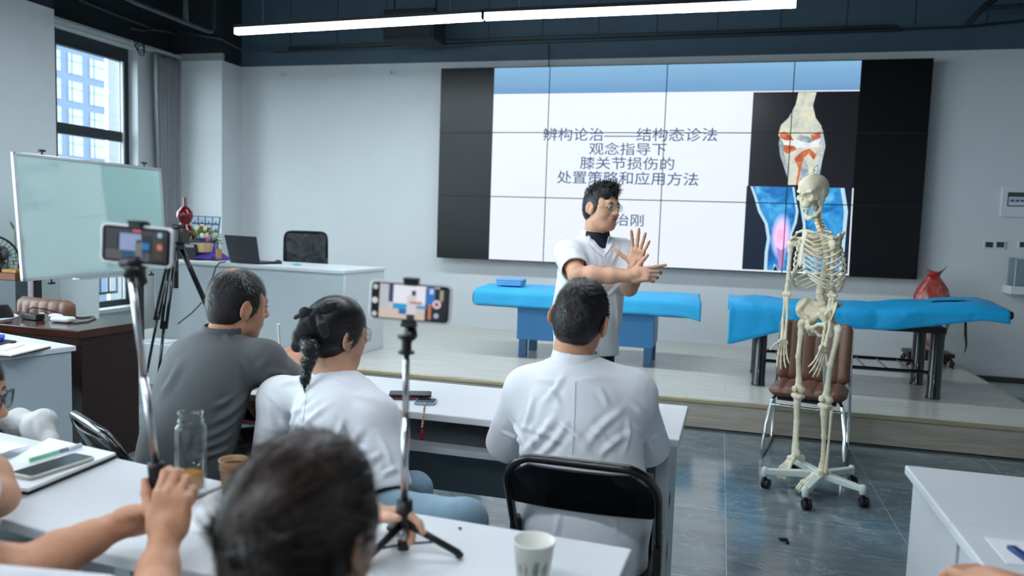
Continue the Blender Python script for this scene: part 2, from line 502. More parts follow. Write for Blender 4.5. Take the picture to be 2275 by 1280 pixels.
for y0, y1 in WIN: b.bb((XL - .25, y0, 0), (XL, y1, ZS)); b.bb((XL - .25, y0, ZT), (XL, y1, 3.23))
b.cur = 1; b.bb((XL - .25, YB, 3.23), (XL, 0, ZC))
struct(b.build('wall_left', [M_WALL, M_DARK]))
# columns
b = MB(); b.bb((XL, -3.55, 0), (-2.56, -2.717, 3.12)); b.cur = 1; b.bb((XL, -3.55, 3.12), (-2.56, -2.717, ZC))
struct(b.build('wall_column', [M_WALL, M_DARK]))
b = MB(); b.bb((XL, -.378, 0), (-2.56, 0, 3.17)); b.cur = 1; b.bb((XL, -.378, 3.17), (-2.56, 0, ZC))
struct(b.build('wall_corner_column', [M_WALL, M_DARK]))
struct(MB().bb((XL + .02, -.40, 3.17), (-2.54, -.36, 3.25)).build('trim_1', mat('pale_grey_coving', (150, 158, 162), 0.6)))
b = MB()
for x in [(-1.9 + i * 0.61) for i in range(0, 13)]: b.bb((x, -.004, 3.42), (x + .006, 0.0, ZC))
struct(b.build('trim_2', M_DARK))
# stage
STX0, STX1, STY, STZ = -2.45, 5.33, -2.79, 0.209
struct(MB().bb((STX0, STY + .012, 0.02), (STX1, -0.002, STZ)).build('floor_stage', M_STAGE))
struct(MB().bb((STX0, STY, 0.012), (STX1, STY + .012, STZ - .022)).build('trim_3', M_STAGEF))
b = MB(); b.bb((STX0, STY - .012, STZ - .022), (STX1 + .012, STY + .02, STZ + .004)); b.bb((STX1, STY, STZ - .022), (STX1 + .014, -.002, STZ + .004))
struct(b.build('trim_4', M_GOLD, bevel=.003))
struct(MB().bb((STX1 + .02, -.018, 0), (XR, 0, .085)).build('baseboard_back', mat('dark_baseboard', (62, 66, 68), .5)))
struct(MB().bb((5.62, -.75, 0), (6.6, -.03, .035)).build('trim_5', mat('pale_stone_slab', (170, 175, 176), .4), bevel=.006))

# windows
M_GLASS = thin_glass('clear_window_glass')
for i, (y0, y1) in enumerate(WIN):
    w = thing('window_%d' % (i + 1), ['tall dark framed window between the two white columns', 'tall dark framed window behind the brown desk, out of frame', 'tall dark framed window at the rear of the room'][i], 'window', (XL - .15, (y0 + y1) / 2, ZS))
    w['kind'] = 'structure'
    x0, x1 = XL - .19, XL - .12
    b = MB(); t = .065
    b.bb((x0, y0, ZS), (x1, y1, ZS + .07)); b.bb((x0, y0, ZT - .15), (x1, y1, ZT))
    n = 1 if i == 0 else 2
    for q in range(n + 1):
        yy = y0 + (y1 - y0) * q / n; yy = min(max(yy, y0 + t / 2), y1 - t / 2)
        b.bb((x0 + .001, yy - t / 2, ZS), (x1 + .001, yy + t / 2, ZT))
    if i == 0: b.bb((x0 + .001, -2.02, ZS), (x1 + .03, -1.93, ZT))
    b.bb((x0 - .002, y0, 2.16), (x1 - .002, y1, 2.27)); b.bb((x0 - .002, y0, 1.22), (x1 - .002, y1, 1.30))
    b.build('window_frame', M_FRAME, w, bevel=.004)
    if i == 0:
        b = MB(); b.bb((x1 - .01, -1.035, ZS + .07), (x1 + .012, -1.012, ZT - .15)); b.build('window_sash_strip', mat('pale_sash_strip', (205, 212, 216), .4), w)
    MB().bb((x0 + .03, y0 + t, ZS + .06), (x0 + .036, y1 - t, ZT - .06)).build('window_pane', M_GLASS, w)
    MB().bb((XL - .12, y0 - .02, ZS - .04), (XL + .05, y1 + .02, ZS + .005)).build('window_sill', M_WHITE, w, bevel=.006)
    b = MB(); b.bb((XL - .32, y0, 1.22), (XL - .29, y1, 1.26)); b.bb((XL - .32, y0, ZS + .12), (XL - .29, y1, ZS + .15))
    yy = y0 + .06
    while yy < y1: b.bb((XL - .312, yy - .009, ZS + .12), (XL - .296, yy + .009, 1.24)); yy += .125
    b.build('guard_rail', M_FRAME, w)
    pl = bpy.data.lights.new('window_daylight', 'AREA'); pl.shape = 'RECTANGLE'; pl.size = y1 - y0; pl.size_y = ZT - ZS
    pl.cycles.is_portal = True
    po = bpy.data.objects.new('window_daylight', pl); COL.objects.link(po); po.parent = w
    po.location = (-.2, 0, (ZT - ZS) / 2); po.rotation_euler = (PI / 2, 0, -PI / 2)
# buildings outside
M_FAC = mat('blue_grey_facade', (55, 70, 90), .7, var=.03); M_FACW = mat('pale_facade_windows', (96, 102, 110), .3, var=.08, nscale=1.2)
M_CONC = mat('pale_rough_concrete', (88, 91, 95), .9, var=.12, nscale=8)
t = thing('office_building', 'blue-grey office block with square windows, seen through the window', 'building', (-24, 9.5, -8))
XF = -22.0
pA, pB = atx(140, 60, XF), atx(231, 60, XF)
MB().bb((XF - 6, pA.y - 8, -8), (XF, pB.y, 11)).build('facade', M_FAC, t)
dz = atx(165, 120, XF).z - atx(165, 181, XF).z
z0 = atx(165, 143, XF).z; hh = (atx(165, 120, XF).z - atx(165, 164, XF).z) / 2
for (xa, xb) in ((150, 181), (198, 231.5), (103, 133)):
    ya, yb = atx(xa, 150, XF).y, atx(xb, 150, XF).y
    for r in range(-2, 7):
        zc = z0 - r * dz
        wbm = MB(); wbm.bb((XF - .1, ya, zc - hh), (XF + .03, yb, zc + hh)); f = wbm.build('window', M_FACW, t)
        m2 = MB(); m2.bb((XF + .03, ya + (yb - ya) * .25, zc - hh), (XF + .05, ya + (yb - ya) * .27, zc + hh)); m2.bb((XF + .03, ya, zc + hh * .25), (XF + .05, yb, zc + hh * .29)); m2.build('glazing_bar', M_FAC, f)
t = thing('concrete_building', 'pale concrete tower beside the blue-grey office block outside', 'building', (-24, 20, -8))
XF2 = -22.02
MB().bb((XF2 - 5, atx(236, 100, XF2).y, -8), (XF2, atx(236, 100, XF2).y + 7, 14)).build('wall', M_CONC, t)
MB().bb((XF2 - 5, atx(236, 100, XF2).y - .12, -8), (XF2 + .03, atx(236, 100, XF2).y, 14)).build('edge_strip', M_WHITE, t)
struct(MB().bb((-60, -60, -8.2), (-3.8, 60, -8)).build('ground_outside', mat('ground_outside_paving', (60, 64, 60), .9)))

# ---------------------------------------------------------------- lamps
M_LED = emit('led_diffuser', (226, 243, 252), LAMP); M_LEDS = emit('led_diffuser_side', (226, 243, 252), LAMP * .09)
M_LAMPBODY = mat('black_lamp_housing', (26, 28, 32), .4)
M_LED2 = emit('led_diffuser_rear', (232, 240, 250), LAMP2); M_LED2S = emit('led_diffuser_rear_side', (232, 240, 250), LAMP2 * .2)
def linear_lamp(a, b, label, group, led=None):
    a, b = Vector(a), Vector(b); t = thing('linear_pendant_lamp', label, 'lamp', (a + b) / 2, 0, group)
    d = (b - a); u = d.normalized(); n = Vector((-u.y, u.x, 0)); z = Vector((0, 0, 1))
    def bar(w0, w1, za, zb, e=0.0):
        r = []
        for p in (a - u * e, b + u * e):
            r.append([p + n * w0 + z * za, p + n * w0 + z * zb, p + n * w1 + z * zb, p + n * w1 + z * za])
        return MB().ring_loft(r)
    bar(-.03, .03, .03, .06).build('housing', M_LAMPBODY, t)
    df = bar(-.028, .028, -.02, .03); nm = [abs(sum(df.v[i][2] for i in f) / len(f) - (a.z - .02)) < .002 for f in df.f]; df.mi = [0 if q else 1 for q in nm]
    df.build('diffuser', [led or M_LED, M_LED2S if led else M_LEDS], t, smooth=False)
    for p, s in ((a, -1), (b, 1)):
        e1 = MB()
        r = [[q + n * w + z * h for w, h in ((-.031, -.022), (-.031, .06), (.031, .06), (.031, -.022))] for q in (p, p + u * s * .006)]
        e1.ring_loft(r); e1.build('end_cap', M_LAMPBODY, t)
    for f in (.12, .88):
        p = a + d * f; MB().cyl(p + z * .06, Vector((p.x, p.y, ZC)), .0025, n=6).build('suspension_cable', M_STEEL, t)
    return t
LZ = 3.06
pA, pB, pC = atz(525, 71, LZ), atz(1075, 38.5, LZ), atz(1768, 9, LZ)
linear_lamp(pA, pB - (pB - pA).normalized() * .012, 'long white linear pendant lamp, the left one of the lit pair', None)
linear_lamp(pB + (pC - pB).normalized() * .012, pC, 'long white linear pendant lamp, the right one of the lit pair above the screen', None)
for y in (-5.2, -8.2, -11.2):
    for x in (-0.8, 2.0):
        linear_lamp((x - 1.2, y, LZ), (x + 1.2, y, LZ), 'white linear pendant lamp over the audience, out of frame', 'pendant lamps over the audience', M_LED2)
# ---------------------------------------------------------------- video wall
VY = -0.18
def vp(px, py, d=0.0):
    q = at(px, py, VY); return Vector((q.x, VY - d, q.z))
TLc = vp(980.5, 154.6); TRc = vp(2073.5, 128.5); BLc = vp(971, 569.5); BRc = vp(2036, 622)
vx0, vx1 = (TLc.x + BLc.x) / 2, (TRc.x + BRc.x) / 2
vz1, vz0 = (TLc.z + TRc.z) / 2, (BLc.z + BRc.z) / 2
M_SCRBLK = mat('black_display_glass', (8, 9, 12), 0.32, var=0.05, spec=0.5)
vw = thing('video_wall', 'large video wall of twelve panels showing a slide about the knee', 'screen', ((vx0 + vx1) / 2, VY / 2, vz0))
pw, ph = (vx1 - vx0) / 4, (vz1 - vz0) / 3
for i in range(4):
    for j in range(3):
        MB().bb((vx0 + i * pw + .0015, VY, vz0 + j * ph + .0015), (vx0 + (i + 1) * pw - .0015, VY + .05, vz0 + (j + 1) * ph - .0015)).build('display_panel', M_SCRBLK, vw)
MB().bb((vx0 - .006, VY + .008, vz0 - .006), (vx1 + .006, -.001, vz1 + .006)).build('mounting_frame', M_BLACK, vw)
def sheet(name, px, m, d, parent=None):
    pts = [vp(x, y, d) for x, y in px]
    b = MB(); b.prism(pts, (0, .0008, 0)); return b.build(name, m, parent or vw, smooth=False)
def snap(x0, z1, x1, z0, m, d, name):
    b = MB(); b.bb((x0, VY - d, z0), (x1, VY - d + .0008, z1)); return b.build(name, m, vw, smooth=False)
sx0 = (vp(1098, 150).x + vp(1087, 572).x) / 2; sxr = (vp(1915, 134).x + vp(1890, 480).x) / 2
hz = (vp(1098, 208).z + vp(1660, 204).z) / 2
ix0 = (vp(1674, 205).x + vp(1651, 600).x) / 2
iz = (vp(1662, 412).z + vp(1895, 418).z) / 2
M_SLIDE = emit('slide_white', (240, 246, 255), 0.98)
def header_mat():
    k = NT('slide_blue_header'); tc = k.coords('Generated')
    sp = k.node('ShaderNodeSeparateXYZ'); k.link(tc, sp.inputs[0])
    n = k.noise(tc, 2.2, 2, .5)
    f = k.math('ADD', k.math('MULTIPLY', sp.outputs[2], .7), k.math('MULTIPLY', n, .35))
    c = k.ramp(f, [(0.1, lin((104, 152, 200))), (0.9, lin((140, 190, 226)))])
    k.link(c, k.b.inputs['Emission Color']); k.b.inputs['Emission Strength'].default_value = EMK; k.b.inputs['Base Color'].default_value = (.01, .01, .01, 1)
    return k.m
snap(sx0, hz, sxr, vz0 + .004, M_SLIDE, .001, 'slide_background')
snap(sx0, vz1 - .004, sxr, hz, header_mat(), .001, 'slide_header')
# upper picture: knee joint
snap(ix0, hz - .012, sxr, iz, emit('slide_dark_picture', (20, 18, 24), 1.0), .002, 'slide_picture')
def bone_mat(name, stops, scale=7):
    k = NT(name); v = k.coords('Object'); n = k.noise(v, scale, 5, .65, .5)
    k.link(k.ramp(n, [(p, lin(c)) for p, c in stops]), k.b.inputs['Emission Color'])
    k.b.inputs['Emission Strength'].default_value = EMK; k.b.inputs['Base Color'].default_value = (.01, .01, .01, 1); return k.m
M_PB = bone_mat('picture_bone', [(.3, (150, 160, 165)), (.45, (205, 212, 200)), (.6, (232, 230, 205)), (.8, (200, 195, 160))])
M_PR = bone_mat('picture_rust', [(.3, (150, 62, 34)), (.5, (206, 104, 62)), (.7, (230, 160, 120))], 14)
M_PW = bone_mat('picture_cartilage', [(.3, (215, 225, 232)), (.6, (250, 250, 248))], 12)
M_PG = bone_mat('picture_sinew', [(.3, (100, 122, 140)), (.6, (190, 205, 214))], 9)
sheet('picture_sinew', [(1742, 270), (1735, 295), (1730, 318), (1733, 345), (1742, 372), (1752, 405), (1768, 408), (1788, 400), (1806, 408), (1820, 395), (1826, 360), (1834, 325), (1828, 290), (1818, 270), (1790, 262), (1765, 262)], M_PG, .0028)
sheet('picture_thigh_bone', [(1774, 205), (1768, 232), (1752, 262), (1735, 278), (1729, 300), (1742, 318), (1764, 310), (1778, 300), (1796, 304), (1815, 312), (1826, 300), (1825, 280), (1812, 262), (1806, 235), (1814, 205)], M_PB, .0032)
sheet('picture_cartilage', [(1738, 312), (1760, 304), (1778, 314), (1797, 318), (1822, 308), (1818, 326), (1790, 332), (1764, 328), (1744, 330)], M_PW, .0036)
sheet('picture_rust_edge', [(1731, 296), (1742, 292), (1756, 300), (1764, 312), (1744, 312), (1734, 306)], M_PR, .0040)
sheet('picture_rust_edge', [(1800, 300), (1822, 292), (1824, 306), (1806, 312)], M_PR, .0040)
sheet('picture_rust_joint', [(1740, 322), (1764, 324), (1770, 332), (1748, 342), (1740, 334)], M_PR, .0040)
sheet('picture_shin_bone', [(1742, 336), (1766, 326), (1796, 328), (1826, 318), (1830, 338), (1816, 360), (1810, 400), (1809, 411), (1797, 411), (1796, 372), (1788, 352), (1780, 375), (1776, 411), (1750, 411), (1752, 385), (1744, 360)], M_PB, .0036)
sheet('picture_rust_shin', [(1764, 352), (1782, 336), (1798, 330), (1814, 344), (1808, 356), (1796, 342), (1786, 350), (1778, 384), (1772, 411), (1768, 411), (1774, 375)], M_PR, .0044)
# lower picture: blue legs with a red glow
def legs_mat():
    k = NT('slide_blue_xray'); v = k.coords('Object')
    n = k.noise(v, 5.5, 4, .6, .6)
    c = k.ramp(n, [(.3, lin((8, 60, 120))), (.45, lin((20, 120, 200))), (.6, lin((60, 170, 232))), (.78, lin((150, 216, 248)))])
    k.link(c, k.b.inputs['Emission Color']); k.b.inputs['Emission Strength'].default_value = EMK; k.b.inputs['Base Color'].default_value = (.01, .01, .01, 1); return k.m
iz0 = (vp(1651, 600).z + vp(1884, 612).z) / 2; ixr = (vp(1896, 418).x + vp(1884, 610).x) / 2
snap(ix0 - .012, iz, ixr, iz0, emit('slide_night_blue', (10, 26, 48), 1), .0022, 'slide_picture')
M_LEG = legs_mat(); M_RIM = emit('picture_pale_rim', (190, 228, 246), 1)
def leg(px, nm='picture_leg', d=.003, m=None): return sheet(nm, px, m or M_LEG, d)
leg([(1667, 414), (1676, 440), (1684, 470), (1699, 497), (1704, 530), (1699, 560), (1697, 600), (1703, 602), (1716, 602), (1722, 590), (1730, 603), (1754, 605), (1757, 560), (1760, 520), (1770, 495), (1774, 470), (1768, 440), (1765, 416)], 'picture_leg_rim', .0028, M_RIM)
leg([(1672, 414), (1682, 440), (1690, 468), (1706, 497), (1711, 530), (1706, 560), (1704, 600), (1716, 602), (1720, 585), (1732, 603), (1750, 605), (1752, 560), (1755, 520), (1764, 495), (1768, 470), (1764, 440), (1760, 416)])
leg([(1782, 416), (1776, 450), (1784, 500), (1780, 560), (1784, 608), (1868, 612), (1876, 560), (1880, 510), (1884, 470), (1876, 418)], 'picture_leg_rim', .0028, M_RIM)
leg([(1788, 416), (1782, 450), (1790, 500), (1787, 560), (1790, 608), (1862, 612), (1868, 560), (1872, 510), (1875, 470), (1867, 418)])
def glow_disc(px, py, rx, rz, cin, cout, d, nm):
    c = vp(px, py, d); k = NT(nm); v = k.coords('Generated', loc=(-.5, 0, -.5)); sp = k.node('ShaderNodeSeparateXYZ'); k.link(v, sp.inputs[0])
    r = k.math('MULTIPLY', k.math('SQRT', k.math('ADD', k.math('POWER', sp.outputs[0], 2), k.math('POWER', sp.outputs[2], 2))), 2)
    k.link(k.ramp(r, [(0, lin(cin)), (.45, lin(cin)), (1, lin(cout))]), k.b.inputs['Emission Color']); k.b.inputs['Emission Strength'].default_value = EMK
    k.link(k.ramp(r, [(.35, (1, 1, 1)), (1, (0, 0, 0))]), k.b.inputs['Alpha'])
    b = MB(); b.prism([(c.x + rx * math.cos(a * PI / 16), c.y, c.z + rz * math.sin(a * PI / 16)) for a in range(32)], (0, .0004, 0)); return b.build(nm, k.m, vw, smooth=False)
glow_disc(1735, 525, .10, .24, (220, 110, 190), (60, 150, 230), .0036, 'picture_pink_glow')
glow_disc(1733, 525, .05, .075, (250, 60, 80), (230, 110, 190), .0040, 'picture_red_glow')
sheet('picture_inner_bone', [(1725, 548), (1735, 556), (1745, 550), (1740, 598), (1730, 598)], emit('picture_lilac', (190, 140, 200), 1), .0042)
sheet('slide_border', [(1893.5, 418), (1896.5, 418), (1885.5, 612), (1882.5, 612)], M_SLIDE, .004)
snap(ix0 - .012, iz0 + .012, ixr, iz0, M_SLIDE, .004, 'slide_border')
# seams between the panels
M_SEAM = mat('panel_seam', (14, 20, 30), .5)
for i in range(1, 4): snap(vx0 + i * pw - .0045, vz1, vx0 + i * pw + .0045, vz0, M_SEAM, .0062, 'panel_seam')
for j in range(1, 3): snap(vx0, vz0 + j * ph + .0045, vx1, vz0 + j * ph - .0045, M_SEAM, .0062, 'panel_seam')
def text_obj(name, s, m, parent, M, width=None, height=None, depth=0.0005, font_offset=0.0):
    """flat lettering; local x = reading direction, local y = up, centred at M's origin"""
    cu = bpy.data.curves.new('lettering', 'FONT'); cu.body = s; cu.align_x = 'CENTER'; cu.align_y = 'CENTER'; cu.resolution_u = 3; cu.offset = font_offset
    o = bpy.data.objects.new('lettering', cu); COL.objects.link(o)
    dg = bpy.context.evaluated_depsgraph_get(); dg.update()
    me = bpy.data.meshes.new_from_object(o.evaluated_get(dg)); bpy.data.objects.remove(o); bpy.data.curves.remove(cu)
    v = np.array([q.co for q in me.vertices])
    if len(v) == 0: return None
    lo, hi = v.min(0), v.max(0); c = (lo + hi) / 2; sz = hi - lo
    sx = width / sz[0] if width else None; sy = height / sz[1] if height else None
    sx = sx or sy; sy = sy or sx
    inv = root_matrix(parent).inverted() if parent is not None else Matrix.Identity(4)
    for q in me.vertices: q.co = inv @ (M @ Vector(((q.co.x - c[0]) * sx, (q.co.y - c[1]) * sy, depth)))
    me.materials.clear(); me.materials.append(m)
    t = bpy.data.objects.new(name, me); COL.objects.link(t)
    if parent is not None: t.parent = parent
    return t
M_INK = emit('slide_ink', (44, 84, 130), 1.0)
FRONT = Matrix(((1, 0, 0, 0), (0, 0, -1, 0), (0, 1, 0, 0), (0, 0, 0, 1)))   # text plane facing -Y
def slide_text(s, pxa, pxb, pyc, hpx, m=M_INK, off=0.006):
    a, b2 = vp(pxa, pyc, .005), vp(pxb, pyc, .005); h = (vp(pxa, pyc - hpx / 2).z - vp(pxa, pyc + hpx / 2).z)
    text_obj('slide_text', s, m, vw, Matrix.Translation((a + b2) / 2) @ FRONT, (b2 - a).length, h, .0005, off)
slide_text('辨构论治——结构态诊法', 1207, 1594, 299, 29)
slide_text('观念指导下', 1309, 1481, 331, 28)
slide_text('膝关节损伤的', 1289, 1498, 363, 28)
slide_text('处置策略和应用方法', 1238, 1552, 396, 29)
slide_text('力', 1357, 1379, 459, 22)
slide_text('治刚', 1366, 1430, 489, 27)
# ================================================================ furniture
M_EDGE = mat('pale_grey_edging', (196, 202, 206), .45, var=.02)
M_LEATHER = mat('brown_leather', (112, 78, 62), .42, var=.12, nscale=9, bump=.12, bscale=120, bdist=.002)
M_BROWN = mat('dark_walnut_veneer', (66, 38, 28), .13, var=.25, nscale=3, stretch=(1, 1, 6), spec=.5)
M_BROWND = mat('dark_walnut_side', (48, 30, 26), .35, var=.15, nscale=3, stretch=(1, 1, 6))
def boxset(name, parts, m, parent, bevel=.003):
    b = MB()
    for lo, hi in parts: b.bb(lo, hi)
    return b.build(name, m, parent, bevel=bevel, smooth=False)
def local(o): return o
def part(parent, name, m, lo, hi, bevel=.003):
    """axis aligned slab in the local frame of its thing"""
    b = MB(); b.bb(lo, hi); return b.build(name, m, parent, bevel=bevel, world=False, smooth=False)

def study_table(label, corner, rz, length, depth, h=.75, group=None, left_leg=True, right_leg=True):
    """corner = far right corner of the top; local x to the right, y away from the room"""
    t = thing('study_table', label, 'table', (corner[0], corner[1], 0), rz, group)
    part(t, 'tabletop', M_WHITE, (-length, -depth, h - .026), (0, 0, h), .004)
    part(t, 'shelf', M_EDGE, (-length + .075, -depth + .05, h - .155), (-.075, -.08, h - .132), .003)
    part(t, 'modesty_panel', M_GREYPANEL, (-length + .075, -.075, h - .42), (-.075, -.057, h - .03), .002)
    for s, on in ((0, left_leg), (1, right_leg)):
        if not on: continue
        x = -length + .03 if s == 0 else -.072
        part(t, 'side_panel', M_EDGE, (x, -depth + .03, .03), (x + .042, -.05, h - .026), .004)
        part(t, 'foot', M_BLACK, (x - .002, -depth + .02, 0), (x + .044, -.04, .03), .006)
    return t
T1 = study_table('white study table in the front row, with three phones lying on it', (3.045, -5.40), math.radians(-1.0), 1.74, .485)
T2R = study_table('white study table at the bottom, the phone tripod and white paper cup on it', (2.986, -6.752), math.radians(-3.4), .985, .42, left_leg=True)
T2L = study_table('white study table on the left with an open notebook and a glass bottle on it', (1.992, -6.694), math.radians(-9.3), 1.45, .40)
T3 = study_table('white table standing out of line by the brown desk, a notebook on it', (.165, -5.297), math.radians(-13.5), 1.3, .62)
part(T3, 'end_panel', mat('pale_blue_grey_panel', (176, 188, 196), .5, var=.02), (-.03, -.60, 0), (-.008, -.02, .722), .002)
for nm, y0, y1, lb in (('desk_cabinet', -6.349, -5.905, 'white desk unit in the lower right corner, the far one of two pushed together'), ('desk_cabinet', -6.80, -6.354, 'white desk unit in the lower right corner, near one under the paper')):
    t = thing(nm, lb, 'desk', (3.674, y0, 0))
    L = y1 - y0
    part(t, 'tabletop', M_WHITE, (0, 0, .724), (1.4, L, .75), .004)
    part(t, 'side_panel', M_WHITE, (.022, .010, .03), (.04, L - .012, .724), .002)
    part(t, 'back_panel', M_WHITE, (.04, L - .05, .03), (1.36, L - .03, .724), .002)
    part(t, 'side_panel', M_WHITE, (1.36, .010, .03), (1.38, L - .012, .724), .002)
    part(t, 'plinth', M_BLACK, (.03, .02, 0), (1.37, L - .06, .03), .002)

# white lectern desk on the stage
PD = thing('stage_desk', 'long white desk on the left of the stage with a laptop on it', 'desk', (.105, -2.44, STZ), math.radians(-6.0))
part(PD, 'desktop', M_WHITE, (-2.12, 0, .722), (0, .68, .75), .004)
part(PD, 'front_panel', mat('pale_grey_desk_front', (186, 198, 204), .5, var=.015), (-2.09, .03, .01), (-.03, .05, .722), .002)
part(PD, 'side_panel', M_WHITE, (-.03, .028, .01), (-.008, .66, .722), .002)
part(PD, 'side_panel', M_WHITE, (-2.11, .028, .01), (-2.09, .66, .722), .002)
def pd(x, y, z=0): return root_matrix(PD) @ Vector((x, y, .75 + z))

# brown executive desk
BDz = math.radians(-3)
BD = thing('executive_desk', 'dark brown wooden executive desk on the left with cables and chargers on it', 'desk', (-.125, -4.985, 0), BDz)
part(BD, 'desktop', M_BROWN, (-1.7, 0, .715), (0, .44, .76), .006)
part(BD, 'top_edge', M_BROWND, (-1.69, .012, .675), (-.012, .43, .715), .003)
part(BD, 'side_panel', M_BROWND, (-.045, .03, 0), (-.015, .425, .675), .003)
part(BD, 'front_panel', M_BROWND, (-1.66, .08, .05), (-.045, .10, .675), .003)
part(BD, 'side_panel', M_BROWND, (-1.69, .03, 0), (-1.66, .425, .675), .003)
def bd(x, y, z=0): return root_matrix(BD) @ Vector((x, y, .76 + z))

# brown desk chair behind it
def pad_mesh(w, h, d, ribs, curve=0.0, rnd=.06, groove=.012):
    """upholstered pad in the xz plane, ribbed vertically, thickness along y"""
    nx, nz = ribs * 10 + 1, 18
    def pt(u, v, side):
        x = (u - .5) * w; z = (v - .5) * h
        ez = min(1, max(0, (min(v, 1 - v) * h) / rnd)); ex = min(1, max(0, (min(u, 1 - u) * w) / rnd))
        th = d / 2 * (1 - (1 - min(ez, 1)) ** 3) * (1 - (1 - min(ex, 1)) ** 3)
        g = abs(math.sin(PI * ribs * u)) ** .5
        th *= (1 - groove / d * 2 * (1 - g)) if side < 0 else 1
        # round corners
        cx = max(0, abs(x) - (w / 2 - rnd)); cz = max(0, abs(z) - (h / 2 - rnd))
        if cx > 0 and cz > 0:
            L = math.hypot(cx, cz); 
            if L > rnd: x = math.copysign(w / 2 - rnd + cx * rnd / L, x); z = math.copysign(h / 2 - rnd + cz * rnd / L, z)
        return (x, side * max(th, .002) + curve * (1 - (2 * (u - .5)) ** 2), z)
    b = MB(); n = nx * nz
    for s in (-1, 1):
        for j in range(nz):
            for i in range(nx): b.v.append(pt(i / (nx - 1), j / (nz - 1), s))
    def q(a, c, d_, e): b.f.append((a, c, d_, e)); b.mi.append(0)
    for s in (0, 1):
        for j in range(nz - 1):
            for i in range(nx - 1):
                k = s * n + j * nx + i; q(k, k + 1, k + nx + 1, k + nx)
    for i in range(nx - 1): q(i, i + 1, n + i + 1, n + i); k = (nz - 1) * nx + i; q(k, k + 1, n + k + 1, n + k)
    for j in range(nz - 1): k = j * nx; q(k, k + nx, n + k + nx, n + k); k = j * nx + nx - 1; q(k, k + nx, n + k + nx, n + k)
    return b
def xform(b, M): b.v = [tuple(M @ Vector(v)) for v in b.v]; return b
OC = thing('office_chair', 'brown leather office chair behind the dark desk, only its back showing', 'chair', (at(104, 690, -4.22).x, -4.22, 0), math.radians(-8))
xform(pad_mesh(.53, .50, .08, 6, -.03), Matrix.Translation((0, -.0, at(104, 662, -4.22).z - .25))).build('backrest', M_LEATHER, OC, smooth=True, world=False)
xform(pad_mesh(.52, .48, .09, 4), Matrix.Translation((0, -.27, .44)) @ Matrix.Rotation(PI / 2, 4, 'X')).build('seat', M_LEATHER, OC, smooth=True, world=False)
MB().cyl((0, -.27, .06), (0, -.27, .40), .03).build('gas_column', M_CHROME, OC, world=False)
for i in range(5):
    a = i * 2 * PI / 5; MB().tube([(0, -.27, .09), (.28 * math.cos(a), -.27 + .28 * math.sin(a), .06)], [.025, .015]).build('base_arm', M_BLACK, OC, world=False)
    MB().ell((.28 * math.cos(a), -.27 + .28 * math.sin(a), .028), (.028, .028, .028)).build('caster', M_BLACK, OC, world=False)
MB().tube([(0, .04, .62), (0, .0, .45), (0, -.27, .40)], .018).build('back_support', M_BLACK, OC, world=False)

# visitor chair behind the skeleton
VC = thing('visitor_chair', 'brown ribbed leather chair with chrome sled legs behind the skeleton', 'chair', (3.725, -3.125, 0), math.radians(-10.5))
# local: faces -y; sled tubes
xform(pad_mesh(.45, .40, .055, 6, .045, .05), Matrix.Translation((0, .20, .625)) @ Matrix.Rotation(math.radians(-10), 4, 'X')).build('backrest', M_LEATHER, VC, smooth=True, world=False)
xform(pad_mesh(.455, .47, .075, 5, 0, .09), Matrix.Translation((0, -.03, .415)) @ Matrix.Rotation(PI / 2 - .03, 4, 'X') @ Matrix.Rotation(PI, 4, 'Z')).build('seat', M_LEATHER, VC, smooth=True, world=False)
MB().bb((-.17, -.2, .362), (.17, .15, .378)).build('seat_board', M_BLACK, VC, world=False)
for s in (-1, 1):
    x = s * .235; xf = s * .21
    pts = [(x * .93, .245, .80), (x * .95, .22, .55), (x, .23, .25), (x, .245, .05), (x, .225, .017), (x, .18, .012), (x, -.20, .012), (x, -.245, .018), (x, -.26, .05), (x * .97, -.22, .20), (xf * .97, -.17, .355), (xf * .9, -.12, .365), (xf * .9, .12, .365)]
    MB().tube(pts, .0115, 10).build('sled_leg', M_CHROME, VC, world=False)
MB().cyl((-.205, -.185, .325), (.205, -.185, .325), .009).build('cross_bar', M_CHROME, VC, world=False)
MB().cyl((-.205, .1, .352), (.205, .1, .352), .009).build('cross_bar', M_CHROME, VC, world=False)

